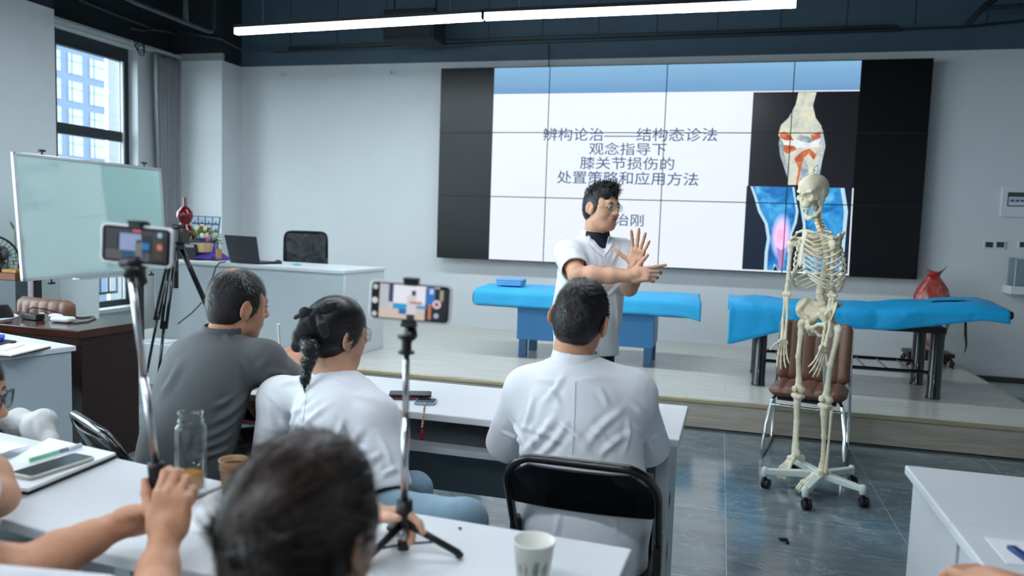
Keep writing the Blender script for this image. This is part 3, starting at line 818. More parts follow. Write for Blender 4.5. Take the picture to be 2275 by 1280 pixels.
# folding chairs
def folding_chair(label, loc, rz):
    t = thing('folding_chair', label, 'chair', (loc[0], loc[1], 0), rz)
    w = .205
    # local: faces +y, back at -y
    def U(top_y, top_z, bot_y, wx, r=.0115, arc=.09, name='front_frame'):
        pts = []
        slope = (top_y - bot_y) / top_z
        pts.append((-wx, bot_y, .012)); pts.append((-wx, bot_y + slope * (top_z - arc), top_z - arc))
        for k in range(1, 8):
            a = k * PI / 16; z = top_z - arc + arc * math.sin(a); pts.append((-wx + arc * (1 - math.cos(a)), bot_y + slope * z, z))
        for p in [(-p[0], p[1], p[2]) for p in reversed(pts)]: pts.append(p)
        return MB().tube(pts, r, 10).build(name, M_BLACKMET, t, world=False, smooth=True)
    U(-.06, .785, .36, w, .0125, name='back_frame')
    U(.12, .40, -.12, w - .028, .0105, .03, name='rear_leg_frame')
    def yb(z): return .36 + (-.42) * z / .785
    nx, nz = 24, 10; b = MB(); rings = []
    for j in range(nz + 1):
        z = .632 + .135 * j / nz
        row = []
        for i in range(nx + 1):
            u = i / nx * 2 - 1; inset = .012 + (.055 * max(0, (j / nz - .55) / .45) ** 2)
            x = u * (w - inset); row.append((x, yb(z) - .012 - .018 * (1 - u * u), z))
        rings.append(row + [(p[0], p[1] + .016, p[2]) for p in reversed(row)])
    b.ring_loft(rings); b.build('backrest', M_BLACKGLOSS, t, world=False, bevel=.002)
    b = MB(); rings = []
    prof = [(-.19, .02), (-.185, .19), (-.15, .215), (.15, .215), (.185, .19), (.19, .02), (.17, -.02 + -.165), (-.17, -.185)]
    b.prism([(x, y + .09, .402) for x, y in prof], (0, 0, .033)); b.build('seat', M_BLACK, t, world=False, bevel=.012, seg=3)
    b = MB(); b.cyl((-w, yb(.2) , .2), (w, yb(.2), .2), .008); b.build('stretcher', M_BLACKMET, t, world=False)
    for s in (-1, 1):
        MB().cyl((s * w, .36, 0), (s * w, .355, .03), .016).build('foot_cap', M_BLACK, t, world=False)
        MB().bb((s * w - .012, yb(.5) - .03, .42), (s * w + .012, yb(.5) + .02, .56)).build('hinge_plate', M_BLACKMET, t, world=False, bevel=.004)
    return t
folding_chair('black folding chair in front, its occupant wears a white coat', (2.80, -6.28), math.radians(-1))
folding_chair('black folding chair of the person in the grey shirt', (1.40, -6.43), math.radians(-30))
folding_chair('black folding chair of the person with the braid, mostly hidden', (2.16, -6.52), math.radians(-30))

# blue treatment bed
M_BLUE = mat('blue_vinyl', (62, 122, 172), .4, var=.05, nscale=6, bump=.08, bscale=90)
M_BLUED = mat('blue_grey_vinyl_leg', (56, 96, 132), .45, var=.06)
M_SHEET = mat('blue_nonwoven_sheet', (52, 178, 232), .6, var=.05, nscale=5, bump=.25, bscale=28, bdist=.006, sss=0)
M_SHEET2 = mat('deep_blue_nonwoven_sheet', (24, 166, 226), .5, var=.06, nscale=4, bump=.5, bscale=16, bdist=.010)
B1 = thing('treatment_bed', 'blue padded treatment bed with a box base, behind the standing speaker', 'bed', (2.0, -1.35, STZ))
MB().bb((1.0, -1.76, .655), (2.985, -1.12, .80)).build('mattress', M_BLUE, B1, bevel=.05, seg=4)
MB().bb((1.41, -1.67, .37), (2.62, -1.22, .658)).build('box_base', M_BLUE, B1, bevel=.006)
for x in (1.43, 2.54):
    for y in (-1.665, -1.285): MB().bb((x, y, STZ), (x + .07, y + .07, .372)).build('leg', M_BLUED, B1, bevel=.004)
def sheet_mesh(x0, x1, prof, nx, seed, amp=.012, hem=.0):
    """cloth from a y-z profile swept along x"""
    P = [Vector(p) for p in prof]; d = [0]
    for i in range(1, len(P)): d.append(d[-1] + (P[i] - P[i - 1]).length)
    n = 44; row = []
    for j in range(n):
        s = d[-1] * j / (n - 1); i = max(q for q in range(len(d)) if d[q] <= s + 1e-9); i = min(i, len(P) - 2)
        row.append(P[i].lerp(P[i + 1], (s - d[i]) / max(d[i + 1] - d[i], 1e-9)))
    V = np.array([[x0 + (x1 - x0) * i / (nx - 1), row[j].x, row[j].y] for i in range(nx) for j in range(n)])
    F = np.array([[i * n + j, i * n + j + 1, (i + 1) * n + j + 1, (i + 1) * n + j] for i in range(nx - 1) for j in range(n - 1)])
    N = normals(V, F)
    if N[:, 2].mean() < 0: N = -N
    D = wob(V * np.array([1, 1, 1]), 1.4, seed, 3) * amp
    cr = 1 - np.abs(wob(V * np.array([.7, 1.5, 1.5]), 2.2, seed + 5, 2)); D += amp * 1.2 * np.clip(cr - .75, 0, 1)
    V = V + N * (np.abs(D) + .004)[:, None]
    return V, F, N
def solid(o, t=.002): m = o.modifiers.new('thickness', 'SOLIDIFY'); m.thickness = t; m.offset = 1; return o
V, F, N = sheet_mesh(1.035, 2.975, [(-1.115, .70), (-1.11, .78), (-1.13, .806), (-1.30, .812), (-1.6, .812), (-1.74, .806), (-1.768, .79), (-1.772, .74), (-1.775, .675)], 110, 3, .009)
e = np.clip((V[:, 0] - 2.80) / .17, 0, 1) * np.clip((-1.45 - V[:, 1]) / .3, 0, 1); V[:, 2] -= .035 * e * e; V[:, 0] += .03 * e
o = solid(qmesh('bed_sheet', V, F, M_SHEET)); tag(o, 'light blue disposable sheet over the blue bed behind the standing speaker', 'bed sheet')
tw = thing('folded_drape', 'folded pale blue cloth lying on the left end of the blue bed', 'cloth', (1.27, -1.35, .815))
for i in range(3):
    b = MB(); b.bb((1.165 - .004 * i, -1.53, .832 + .020 * i), (1.40 + .003 * i, -1.33, .852 + .020 * i))
    b.build('fold', mat('pale_blue_cloth', (112, 172, 218), .7, var=.04) if i == 0 else bpy.data.materials['pale_blue_cloth'], tw, bevel=.009, seg=3)

# black treatment bed with a face hole
B2 = thing('massage_bed', 'black massage bed on round legs at the right of the stage', 'bed', (4.1, -1.8, STZ))
MB().bb((3.28, -2.14, .775), (4.45, -1.45, .835)).build('mattress', M_BLACK, B2, bevel=.02)
Mh = Matrix.Translation((4.45, 0, .775)) @ Matrix.Rotation(-math.radians(5), 4, 'Y')
b = MB(); b.bb((0, -2.14, 0), (.72, -1.45, .06)); xform(b, Mh).build('head_section', M_BLACK, B2, bevel=.02)
for x, y in ((3.47, -2.06), (4.71, -2.03), (3.48, -1.53), (4.72, -1.48)):
    MB().lathe([(.052, STZ), (.052, STZ + .02), (.049, STZ + .025), (.049, .74)], (x, y, 0), 20).build('leg', M_BLACKMET, B2)
b = MB(); b.bb((3.44, -2.09, .70), (4.75, -2.03, .745)); b.bb((3.44, -1.52, .70), (4.75, -1.46, .745)); b.bb((3.44, -2.03, .70), (3.50, -1.52, .745)); b.bb((4.69, -2.03, .70), (4.75, -1.52, .745))
b.build('frame', M_BLACKMET, B2)
b = MB(); b.cyl((3.47, -2.04, .40), (4.71, -2.03, .40), .014); b.cyl((3.47, -1.53, .40), (4.71, -1.49, .40), .014)
for i in range(1, 8): b.cyl((3.47 + 1.24 * i / 8, -2.04, .40), (3.47 + 1.24 * i / 8, -1.50, .40), .007)
b.build('lower_rack', M_BLACKMET, B2)
MB().cyl((4.80, -1.95, .80), (4.86, -1.4, .30), .012).build('strut', M_STEEL, B2)
st = MB(); st.tube([(4.90, -1.98, .80), (4.905, -1.985, .70), (4.915, -1.99, .62), (4.91, -1.99, .56)], [.02, .03, .02, .008], 8, flat=.25); st.build('strap', M_BLACK, B2)
prof = [(-1.43, .72), (-1.44, .83), (-1.46, .842), (-1.7, .845), (-2.0, .845), (-2.13, .84), (-2.152, .82), (-2.156, .77), (-2.16, .70)]
V, F, N = sheet_mesh(3.22, 5.09, prof, 140, 11, .016)
x = V[:, 0]
lift = np.clip((x - 4.4) / .75, 0, 1) * .085 + np.clip((x - 3.8) / .6, 0, 1) * .012
front = np.clip((-2.14 - V[:, 1]) / .02, 0, 1) * np.clip((.83 - V[:, 2]) / .12, 0, 1)
V[:, 2] += lift
V[:, 2] -= front * np.clip((3.75 - x) / .5, 0, 1) * .17           # the sheet hangs lower at the left end
V[:, 2] += front * np.clip((x - 4.3) / .7, 0, 1) * .05
tip = np.clip((x - 4.95) / .21, 0, 1) * np.clip((-1.7 - V[:, 1]) / .4, 0, 1); V[:, 2] -= tip * .05; V[:, 0] += tip * .06
hole = ((V[:, 0] - 4.84) / .15) ** 2 + ((V[:, 1] + 1.82) / .13) ** 2 < 1
F = F[~hole[F].all(1)]
o = solid(qmesh('bed_sheet', V, F, M_SHEET2)); tag(o, 'deep blue disposable sheet with a face slot over the black bed', 'bed sheet')

# office mesh chair behind the stage desk
MC = thing('mesh_chair', 'black mesh-back office chair behind the stage desk', 'chair', (-.95, -1.25, STZ), math.radians(12))
def mesh_mat():
    k = NT('black_chair_mesh'); v = k.coords('Object', (1, 1, 1)); n = k.noise(v, 7, 2, .5, 1.5)
    k.link(k.ramp(n, [(.4, lin((18, 20, 22))), (.65, lin((70, 76, 82)))]), k.b.inputs['Base Color']); k.b.inputs['Alpha'].default_value = .88; k.b.inputs['Roughness'].default_value = .5; return k.m
xform(pad_mesh(.43, .50, .014, 1, .03, .05, 0), Matrix.Translation((0, 0, .78))).build('mesh_back', mesh_mat(), MC, smooth=True, world=False)
fr = []
for k in range(32):
    a = 2 * PI * k / 32; c, s = math.cos(a), math.sin(a); e = .25
    fr.append((.222 * math.copysign(abs(c) ** e, c), .03 * (1 - (math.copysign(abs(c) ** e, c)) ** 2), .78 + .255 * math.copysign(abs(s) ** e, s)))
fr.append(fr[0]); MB().tube(fr, .012, 8).build('back_frame', M_BLACK, MC, smooth=True, world=False)
MB().bb((-.23, -.46, .44), (.23, -.02, .51)).build('seat', M_BLACK, MC, bevel=.03, seg=3, world=False)
MB().cyl((0, -.24, .06), (0, -.24, .44), .03).build('gas_column', M_CHROME, MC, world=False)
for i in range(5):
    a = i * 2 * PI / 5 + .3; MB().tube([(0, -.24, .09), (.27 * math.cos(a), -.24 + .27 * math.sin(a), .06)], [.025, .015]).build('base_arm', M_BLACK, MC, world=False)
    MB().ell((.27 * math.cos(a), -.24 + .27 * math.sin(a), .028), (.028, .028, .028)).build('caster', M_BLACK, MC, world=False)
MB().tube([(0, .0, .56), (0, -.02, .47), (0, -.2, .43)], .02).build('back_support', M_BLACK, MC, world=False)

# curtain and its rail
M_CURT = mat('grey_curtain', (156, 157, 162), .8, var=.04, nscale=10, bump=.08, bscale=300)
nx, nz = 120, 30; V = []; 
for j in range(nz):
    v = j / (nz - 1); z = 3.175 - v * 3.05
    squeeze = 1 - .34 * math.sin(PI * min(1, v * 1.15) * .5) ** 2 + .1 * max(0, v - .7)
    for i in range(nx):
        u = i / (nx - 1); y = -.54 + (u - .5) * .50 * squeeze + .02 * v
        a = u * 2 * PI * 7.5 + .4 * math.sin(u * 9 + v * 2)
        V.append((-3.15 + .035 * math.sin(a) * (.7 + .3 * math.sin(u * 17)) + .012 * math.sin(a * 2 + v * 3), y + .010 * math.sin(a * 2), z))
F = [(j * nx + i, j * nx + i + 1, (j + 1) * nx + i + 1, (j + 1) * nx + i) for j in range(nz - 1) for i in range(nx - 1)]
cu = thing('curtain', 'grey pleated curtain drawn aside beside the window', 'curtain', (-3.15, -.54, .12))
solid(qmesh('fabric', np.array(V), np.array(F), M_CURT, cu), .003)
for i in range(9): MB().bb((-3.155, -.77 + i * .055, 3.165), (-3.145, -.765 + i * .055, 3.194)).build('hook', M_BLACK, cu)
o = MB().bb((-3.20, -2.70, 3.195), (-3.10, -.382, 3.228)).build('curtain_rail', mat('white_rail', (168, 176, 180), .4), bevel=.004)
tag(o, 'pale aluminium curtain rail above the tall window', 'curtain rail')

# whiteboard on its stand
M_BOARD = mat('pale_green_glass_board', (178, 212, 208), .03, var=.01, spec=1.0, coat=1.0)
M_ALU = mat('aluminium_edge', (196, 202, 206), .3, metal=.7)
BA, BBp = Vector((-1.6018, -4.00, 0)), Vector((-1.6637, -2.459, 0))
u = (BBp - BA).normalized(); n = Vector((-u.y, u.x, 0)) * -1   # n faces the room
WB = thing('whiteboard', 'large pale green whiteboard on a black stand at the left', 'whiteboard', (BA + BBp) / 2)
zb, zt = .885, 1.785
L = (BBp - BA).length; lean = .063
def wb(s, h, d=0.0): return BA + u * (s * L) + Vector((0, 0, zb + (zt - zb) * h)) + n * (d + lean * (.5 - h))
def wslab(name, s0, s1, h0, h1, d0, d1, m, bevel=.0):
    b = MB(); r = []
    for d in (d0, d1): r.append([wb(s0, h0, d), wb(s1, h0, d), wb(s1, h1, d), wb(s0, h1, d)])
    return b.ring_loft(r).build(name, m, WB, bevel=bevel, smooth=False)
wslab('board', 0.01, .99, .015, .985, -.012, .002, M_BOARD)
for a in ((0, 1, .975, 1.0), (0, 1, 0, .025), (0, .016, 0.0, 1.0), (.984, 1, 0.0, 1.0)): wslab('board_frame', *a, -.014, .010, M_ALU, .003)
wslab('pen_tray', .3, .62, -.02, .0, -.01, .06, M_ALU, .003)
for s in (.17, .87):
    for h, sg in ((1.0, 1), (0.0, -1)):
        p = wb(s, h, -.005)
        MB().cyl(p, p + Vector((0, 0, sg * .022)), .006).build('clamp_pin', M_BLACK, WB); q = p + Vector((0, 0, sg * .03))
        MB().bb((q.x - .012, q.y - .025, q.z - .008), (q.x + .012, q.y + .025, q.z + .008)).build('clamp', M_BLACK, WB, bevel=.004)
for s in (.15, .86):
    p = wb(s, 1, -.06); p2 = wb(s, .95, -.06)
    MB().bb((p.x - .03, p.y - .035, .06), (p.x + .03, p.y + .035, p2.z)).build('stand_post', M_BLACKMET, WB, bevel=.004)
    MB().bb((p.x - .28, p.y - .03, .035), (p.x + .28, p.y + .03, .075)).build('stand_foot', M_BLACKMET, WB, bevel=.004)
    for k in (-.25, .25): MB().ell((p.x + k, p.y, .02), (.02, .02, .02)).build('caster', M_BLACK, WB)
p, p2 = wb(.15, 1, -.06), wb(.86, 1, -.06); MB().cyl((p.x, p.y, .28), (p2.x, p2.y, .28), .018).build('stand_bar', M_BLACKMET, WB)
# white cabinet behind the board
o = thing('floor_cabinet', 'white floor cabinet between the column and the window, behind the whiteboard', 'cabinet', (-2.88, -2.48, 0))
MB().bb((-3.2, -2.712, .05), (-2.56, -2.252, 1.25)).build('body', M_WHITE, o, bevel=.006)
MB().bb((-3.18, -2.70, 0), (-2.58, -2.27, .05)).build('plinth', M_BLACK, o)
# ================================================================ people: shared builders
def skin_mat(name, rgb):
    k = NT(name); v = k.coords('Object'); c = lin(rgb)
    n = k.noise(v, 22, 4, .6); n2 = k.noise(v, 160, 2, .5)
    f = k.math('ADD', k.math('MULTIPLY', n, .75), k.math('MULTIPLY', n2, .25))
    k.link(k.ramp(f, [(.3, (c[0] * .86, c[1] * .78, c[2] * .74)), (.6, c), (.8, (min(1, c[0] * 1.08), c[1] * 1.08, c[2] * 1.08))]), k.b.inputs['Base Color'])
    b = k.b.inputs; b['Roughness'].default_value = .48; b['Specular IOR Level'].default_value = .4
    b['Subsurface Weight'].default_value = .12; b['Subsurface Radius'].default_value = (.010, .004, .002); b['Subsurface Scale'].default_value = .6
    k.bump(n2, .12, .001); return k.m
M_SKIN = skin_mat('skin', (214, 168, 140)); M_SKIN2 = skin_mat('skin_warm', (206, 156, 124)); M_SKIN3 = skin_mat('skin_tan', (196, 146, 116))
M_LIP = mat('lips', (186, 124, 110), .45, var=.08, nscale=60)
M_NAIL = mat('finger_nail', (226, 180, 164), .25, var=.02)
def hair_mat(name, rgb, rough=.38):
    k = NT(name); v = k.coords('Object', (1, 1, 1)); n = k.noise(v, 90, 3, .6); c = lin(rgb)
    k.link(k.ramp(n, [(.3, [x * .6 for x in c]), (.7, [min(1, x * 1.6) for x in c])]), k.b.inputs['Base Color'])
    k.b.inputs['Roughness'].default_value = rough; k.b.inputs['Specular IOR Level'].default_value = .45; return k.m
M_HAIR = hair_mat('black_hair', (26, 24, 26)); M_HAIRB = hair_mat('dark_brown_hair', (56, 45, 40), .36)
def cloth_mat(name, rgb, fine=420, rough=.8, bump=.10, var=.02):
    k = NT(name); v = k.coords('Object'); c = lin(rgb)
    n = k.noise(v, 9, 4, .6); w = k.noise(v, fine, 2, .5)
    k.link(k.ramp(n, [(.3, [x * (1 - var) for x in c]), (.7, [min(1, x * (1 + var)) for x in c])]), k.b.inputs['Base Color'])
    k.b.inputs['Roughness'].default_value = rough; k.b.inputs['Specular IOR Level'].default_value = .25; k.b.inputs['Sheen Weight'].default_value = .15
    h = k.math('ADD', k.math('MULTIPLY', k.noise(v, 13, 2, .5, .6), 1.0), k.math('MULTIPLY', w, .05))
    k.bump(h, bump * 3.0, .014); return k.m
M_COAT = cloth_mat('white_coat_cotton', (227, 230, 235)); M_POLO = cloth_mat('charcoal_polo_cotton', (86, 90, 92), 600, .85, .07, .05)
M_NAVY = cloth_mat('navy_cotton', (22, 28, 44), 500); M_TROUS = cloth_mat('black_trousers_cotton', (18, 18, 21), 500); M_JEAN = cloth_mat('pale_blue_denim', (128, 156, 172), 300, .85, .12, .10)
M_STITCH = mat('white_stitching', (206, 210, 216), .8)
M_SHOE = mat('black_shoe_leather', (20, 20, 22), .35)
M_EYEW = mat('eye_white', (226, 224, 220), .2, var=.01); M_IRIS = mat('dark_iris', (30, 20, 16), .1)
M_LENS = thin_glass('spectacle_lens')
M_SPEC = mat('gold_spectacle_metal', (196, 176, 140), .25, metal=1.0)

def frame(f, up=(0, 0, 1)):
    f = unit(f); r = unit(np.cross(f, up)); u = np.cross(r, f); return np.stack([r, f, u], 1)   # columns: right, forward, up
def A(v): return np.array(v, float)
def head_sdf(S, c, R, s=1.0, ears=True, wide=1.0, face=True, ear=0.0):
    c = A(c); L = lambda x, y, z: c + R @ (A((x * wide, y, z)) * s)
    q = lambda *r: A(r) * s
    S.ell(L(0, -.014, .034), q(.073 * wide, .093, .088), R, .02)
    S.ell(L(0, .022, -.028), q(.061 * wide, .066, .082), R, .03)
    S.ell(L(0, .040, -.080), q(.044 * wide, .042, .036), R, .03)
    S.ell(L(0, .062, -.098), q(.020, .020, .016), R, .03)
    for e in (-1, 1):
        S.ell(L(e * .042, .045, -.030), q(.024, .030, .028), R, .03)          # cheeks
        S.cap(L(e * .048, .010, -.070), L(e * .030, .050, -.094), .020 * s, .016 * s, .03)
        S.ell(L(e * .052, .032, .022), q(.016, .026, .030), R, .03)           # temples
    if face:
        S.cap(L(-.034, .074, .030), L(.034, .074, .030), .012 * s, None, .018)
        for e in (-1, 1):
            S.ell(L(e * .031, .092, .010), q(.017, .011, .010), R, .010, 's')
            S.cap(L(e * .045, .076, .010), L(e * .018, .083, .012), .0052 * s, None, .006)
            S.cap(L(e * .043, .078, .0155), L(e * .019, .085, .0165), .0042 * s, None, .004)
            S.ell(L(e * .012, .096, -.027), q(.0085, .010, .008), R, .008)
        S.cap(L(0, .086, .018), L(0, .106, -.020), .0085 * s, .0105 * s, .014)
        S.ell(L(0, .106, -.024), q(.0105, .011, .009), R, .008)
        S.ell(L(0, .078, -.056), q(.026, .018, .018), R, .02)
        S.cap(L(-.018, .089, -.0515), L(.018, .089, -.0515), .0044 * s, None, .006)
        S.cap(L(-.016, .089, -.0610), L(.016, .089, -.0610), .0052 * s, None, .006)
        S.cap(L(-.024, .094, -.0560), L(.024, .094, -.0560), .0016 * s, None, .004, 's')
    if ears:
        for e in (-1, 1):
            Re = R @ np.array(Euler((math.radians(-12), 0, e * math.radians(22))).to_matrix())
            S.ell(L(e * (.0805 + ear), -.014, -.004), q(.0075, .021, .033), Re, .006)
            S.ell(L(e * (.077 + ear * .8), -.004, -.032), q(.007, .011, .012), Re, .006); S.ell(L(e * (.074 + ear * .5), .002, -.006), q(.012, .012, .022), R, .006)
            S.ell(L(e * (.0885 + ear), -.007, .0), q(.006, .0125, .022), Re, .004, 's')
    return L
def neck_sdf(S, L, base, s=1.0, r=.056):
    S.chain([L(0, -.020, -.045), L(0, -.026, -.10), A(base)], [r * s, r * .97 * s, r * 1.14 * s], .03)
def arm_sdf(S, sh, el, wr, r=1.0):
    sh, el, wr = A(sh), A(el), A(wr)
    m = sh * .5 + el * .5
    S.chain([sh, m, el], [.050 * r, .047 * r, .039 * r], .025)
    f1 = el * .70 + wr * .30; f2 = el * .35 + wr * .65
    S.chain([el, f1, f2, wr], [.038 * r, .043 * r, .034 * r, .0265 * r], .02)
def hand_sdf(S, wr, f, n, side, curls=None, spread=.12, thumb=(.9, .5, -.1), s=1.0, kn=.006, tcurl=.3):
    """side +1 right, -1 left; n = back of the hand; curls per finger in radians (3 joints). Returns finger tip frames."""
    f = unit(f); n = unit(A(n) - f * np.dot(n, f)); t = np.cross(n, f) * side; wr = A(wr)
    P = lambda a, b, c: wr + (f * a + t * b + n * c) * s
    Rm = np.stack([t, f, n], 1)
    S.cap(wr - f * .03 * s, P(.03, 0, 0), .025 * s, .027 * s, .015)
    S.box(P(.052, -.001, 0), A((.039, .042, .0135)) * s, Rm, .012 * s, .012)
    S.ell(P(.035, .024, -.006), A((.018, .030, .014)) * s, Rm, .012)
    S.ell(P(.035, -.026, -.005), A((.014, .030, .013)) * s, Rm, .012)
    curls = curls or [(.2, .3, .2)] * 4
    tips = []
    data = [(.090, .0285, (.043, .026, .021), .0088, 1.0), (.095, .0095, (.047, .030, .022), .0092, .3), (.090, -.0105, (.043, .028, .021), .0086, -.4), (.080, -.0285, (.034, .021, .018), .0075, -1.1)]
    for (a, b, ln, r, sp), cu in zip(data, curls):
        p = P(a, b, 0); ang = sp * spread; side_ax = t * math.cos(ang) - f * math.sin(ang); d = f * math.cos(ang) + t * math.sin(ang); th = 0
        pts = [P(a - .025, b * .9, 0), p]; rs = [r * 1.05 * s, r * 1.08 * s]; r = r * 1.06; rr = r
        for j in range(3):
            th += cu[j]; dd = d * math.cos(th) - n * math.sin(th); p = p + dd * ln[j] * s; pts.append(p); rr *= .92; rs.append(rr * s)
        S.chain(pts, rs, kn)
        nn = n * math.cos(th) + d * math.sin(th); tips.append((p, dd, nn, rr * s))
    d = unit(t * thumb[0] + f * thumb[1] + n * thumb[2]); p = P(.022, .024, -.006); pts = [p]; rs = [.014 * s]
    for j, (l, r) in enumerate(((.042, .0112), (.033, .0100), (.026, .0082))):
        p = p + d * l * s; pts.append(p); rs.append(r * s); d = unit(d + f * tcurl * .6 - t * tcurl * .2)
    S.chain(pts, rs, kn * 1.3); tips.append((p, d, unit(n * .6 + t * .6), .0082 * s))
    return tips
def nails(tips, parent, which=None):
    for i, (p, d, n, r) in enumerate(tips):
        if which is not None and i not in which: continue
        d = unit(d); n = unit(n - d * np.dot(n, d)); w = np.cross(d, n); c = p + n * r * .80 - d * .002
        b = MB(); R = Matrix(np.stack([w, d, n], 1).tolist()); b.ell((0, 0, 0), (r * .62, r * .95, r * .26), 10, 6); b.v = [tuple(Vector(c) + R @ Vector(v)) for v in b.v]
        b.build('finger_nail', M_NAIL, parent, smooth=True)
def torso_sdf(S, neck, pel, f, w, d, k=.06, hipw=1.0, waist=.95):
    neck, pel = A(neck), A(pel); up = unit(neck - pel); f = unit(A(f) - up * np.dot(f, up)); r = np.cross(f, up); R = np.stack([r, f, up], 1)
    q = lambda t, y=0: pel + (neck - pel) * t + f * y
    h = np.linalg.norm(neck - pel)
    S.ell(q(.70, -.005), (w, d, h * .36), R, k); S.ell(q(.42), (w * waist, d * 1.0, h * .36), R, k); S.ell(q(.10), (w * .97 * hipw, d * 1.06, h * .32), R, k)
    return R, q
def finish(name, S, res, m, parent, it=1, disp=None, mi=None):
    V, F = S.mesh(res)
    if it: V = smooth_mesh(V, F, it, .5)
    if disp is not None: V = disp(V, normals(V, F))
    return qmesh(name, V, F, m, parent, None if mi is None else mi(V, F)), V, F
def sleeve(S, a, b, ra, rb, k=.04, hollow=.035, sq=None):
    """sleeve from a to b, cut square and hollow at b"""
    a, b = A(a), A(b); d = unit(b - a)
    S.cap(a, b + d * .04, ra, rb, k, 'u', sq)
    x = unit(np.cross(d, (0.3, 0.2, 0.9))); R = np.stack([x, np.cross(d, x), d], 1)
    S.p.append(('b', b + d * .06, A((rb * 1.25, rb * 1.25, .06)), R, 0.0, .006, 's', None))
    S.cap(b - d * hollow, b + d * .05, rb - .013, rb - .011, .004, 's')
def bvh(V, F): return BVHTree.FromPolygons([tuple(v) for v in V], [tuple(int(i) for i in f) for f in F])
def drape_patch(tree, poly, d, off, name, m, parent, step=.008, th=.003):
    """flat outline (list of 3D points) thrown along d onto a surface, as a thin layer lying on it"""
    d = Vector(unit(d)); poly = [Vector(p) for p in poly]; o = sum(poly, Vector()) / len(poly)
    x = (poly[1] - poly[0]); x = (x - d * x.dot(d)).normalized(); y = d.cross(x)
    P2 = [((p - o).dot(x), (p - o).dot(y)) for p in poly]
    bm = bmesh.new(); vs = [bm.verts.new((a, b, 0)) for a, b in P2]; bm.faces.new(vs)
    ext = max(max(abs(a), abs(b)) for a, b in P2)
    for ax in (0, 1):
        q = -ext
        while q < ext:
            no = (1, 0, 0) if ax == 0 else (0, 1, 0); co = (q, 0, 0) if ax == 0 else (0, q, 0)
            bmesh.ops.bisect_plane(bm, geom=bm.verts[:] + bm.edges[:] + bm.faces[:], plane_co=co, plane_no=no); q += step
    bmesh.ops.triangulate(bm, faces=bm.faces)
    src = [o + x * v.co.x + y * v.co.y - d * .35 for v in bm.verts]
    hits = [tree.ray_cast(p, d, 3.0)[0] for p in src]
    near = sorted((h - p).length for p, h in zip(src, hits) if h is not None); lim = (near[len(near) // 2] if near else .35)
    out = [(h - d * off) if h is not None and (h - p).length < lim + .06 else p + d * (lim - off) for p, h in zip(src, hits)]
    bm.verts.index_update()
    b = MB(); b.v = [tuple(p) for p in out]; b.f = [tuple(v.index for v in f.verts) for f in bm.faces]; b.mi = [0] * len(b.f); bm.free()
    ob = b.build(name, m, parent, smooth=True); mm = ob.modifiers.new('thickness', 'SOLIDIFY'); mm.thickness = th; mm.offset = 0; return ob
def strands(V, F, n, dirfn, length, width, keep=None, lift=.25, jitter=.25, seed=1, droop=0.0):
    """thin tapering blades growing from a surface; returns verts, quads"""
    r = np.random.default_rng(seed); c = V[F].mean(1); N = normals(V, F)[F].mean(1)
    ar = np.linalg.norm(np.cross(V[F[:, 2]] - V[F[:, 0]], V[F[:, 3]] - V[F[:, 1]]), axis=1)
    ok = np.ones(len(c)) if keep is None else keep(c, N).astype(float)
    p = ar * ok
    if p.sum() <= 0: return np.zeros((0, 3)), np.zeros((0, 4), int)
    i = r.choice(len(c), n, p=p / p.sum()); w = r.dirichlet((1, 1, 1, 1), n); b = (V[F[i]] * w[:, :, None]).sum(1); nn = N[i]
    d = dirfn(b, nn); d = d - nn * (d * nn).sum(1)[:, None] * .8 + nn * lift + r.normal(size=(n, 3)) * jitter; d /= np.linalg.norm(d, axis=1)[:, None] + 1e-9
    L = (length if np.isscalar(length) else length(b)) * r.uniform(.6, 1.15, n)
    L = L[:, None]; s = np.cross(d, nn); s /= np.linalg.norm(s, axis=1)[:, None] + 1e-9; s = s * width
    m = b + d * L * .55; t = b + d * L - nn * L * .12 + np.array([0, 0, -1.0]) * L * droop
    b = b - nn * .002
    VV = np.stack([b - s, b + s, m + s * .7, m - s * .7, t + s * .12, t - s * .12], 1).reshape(-1, 3)
    k = np.arange(n)[:, None] * 6; FF = np.concatenate([k + [0, 1, 2, 3], k + [3, 2, 4, 5]])
    return VV, FF
def join(parts):
    Vs, Fs, n = [], [], 0
    for V, F in parts:
        if len(V) == 0: continue
        Vs.append(V); Fs.append(F + n); n += len(V)
    return np.concatenate(Vs), np.concatenate(Fs)
def hair_shell(c, R, s, grow=.008, cuts=(), res=.004, extra=(), wide=1.0):
    """scalp layer; cuts/extra in head-local coordinates: (centre, radii[, rot])"""
    S = SDF(.012); L = lambda x, y, z: A(c) + R @ (A((x, y, z)) * s)
    S.ell(L(0, -.014, .034), A((.073 * wide + grow, .093 + grow, .088 + grow)) * s, R, .012)
    for e_ in (-1, 1): S.ell(L(e_ * .052 * wide, .012, .010), A((.022 + grow, .034, .048)) * s, R, .016)
    S.ell(L(0, -.038, -.012), A((.068 * wide + grow * .7, .066 + grow * .8, .080)) * s, R, .02)
    for e in extra: S.ell(L(*e[0]), A(e[1]) * s, R @ np.array(Euler(e[2]).to_matrix()) if len(e) > 2 else R, .016)
    for e in cuts: S.ell(L(*e[0]), A(e[1]) * s, R, .010, 's')
    return S.mesh(res)
CUT_FACE = [((0, .098, -.036), (.068, .056, .094)), ((0, .045, -.110), (.12, .070, .085))]
CUT_EARS = [((.086, -.008, -.012), (.016, .021, .036)), ((-.086, -.008, -.012), (.016, .021, .036))]
CUT_NAPE = [((0, -.04, -.125), (.12, .11, .050))]
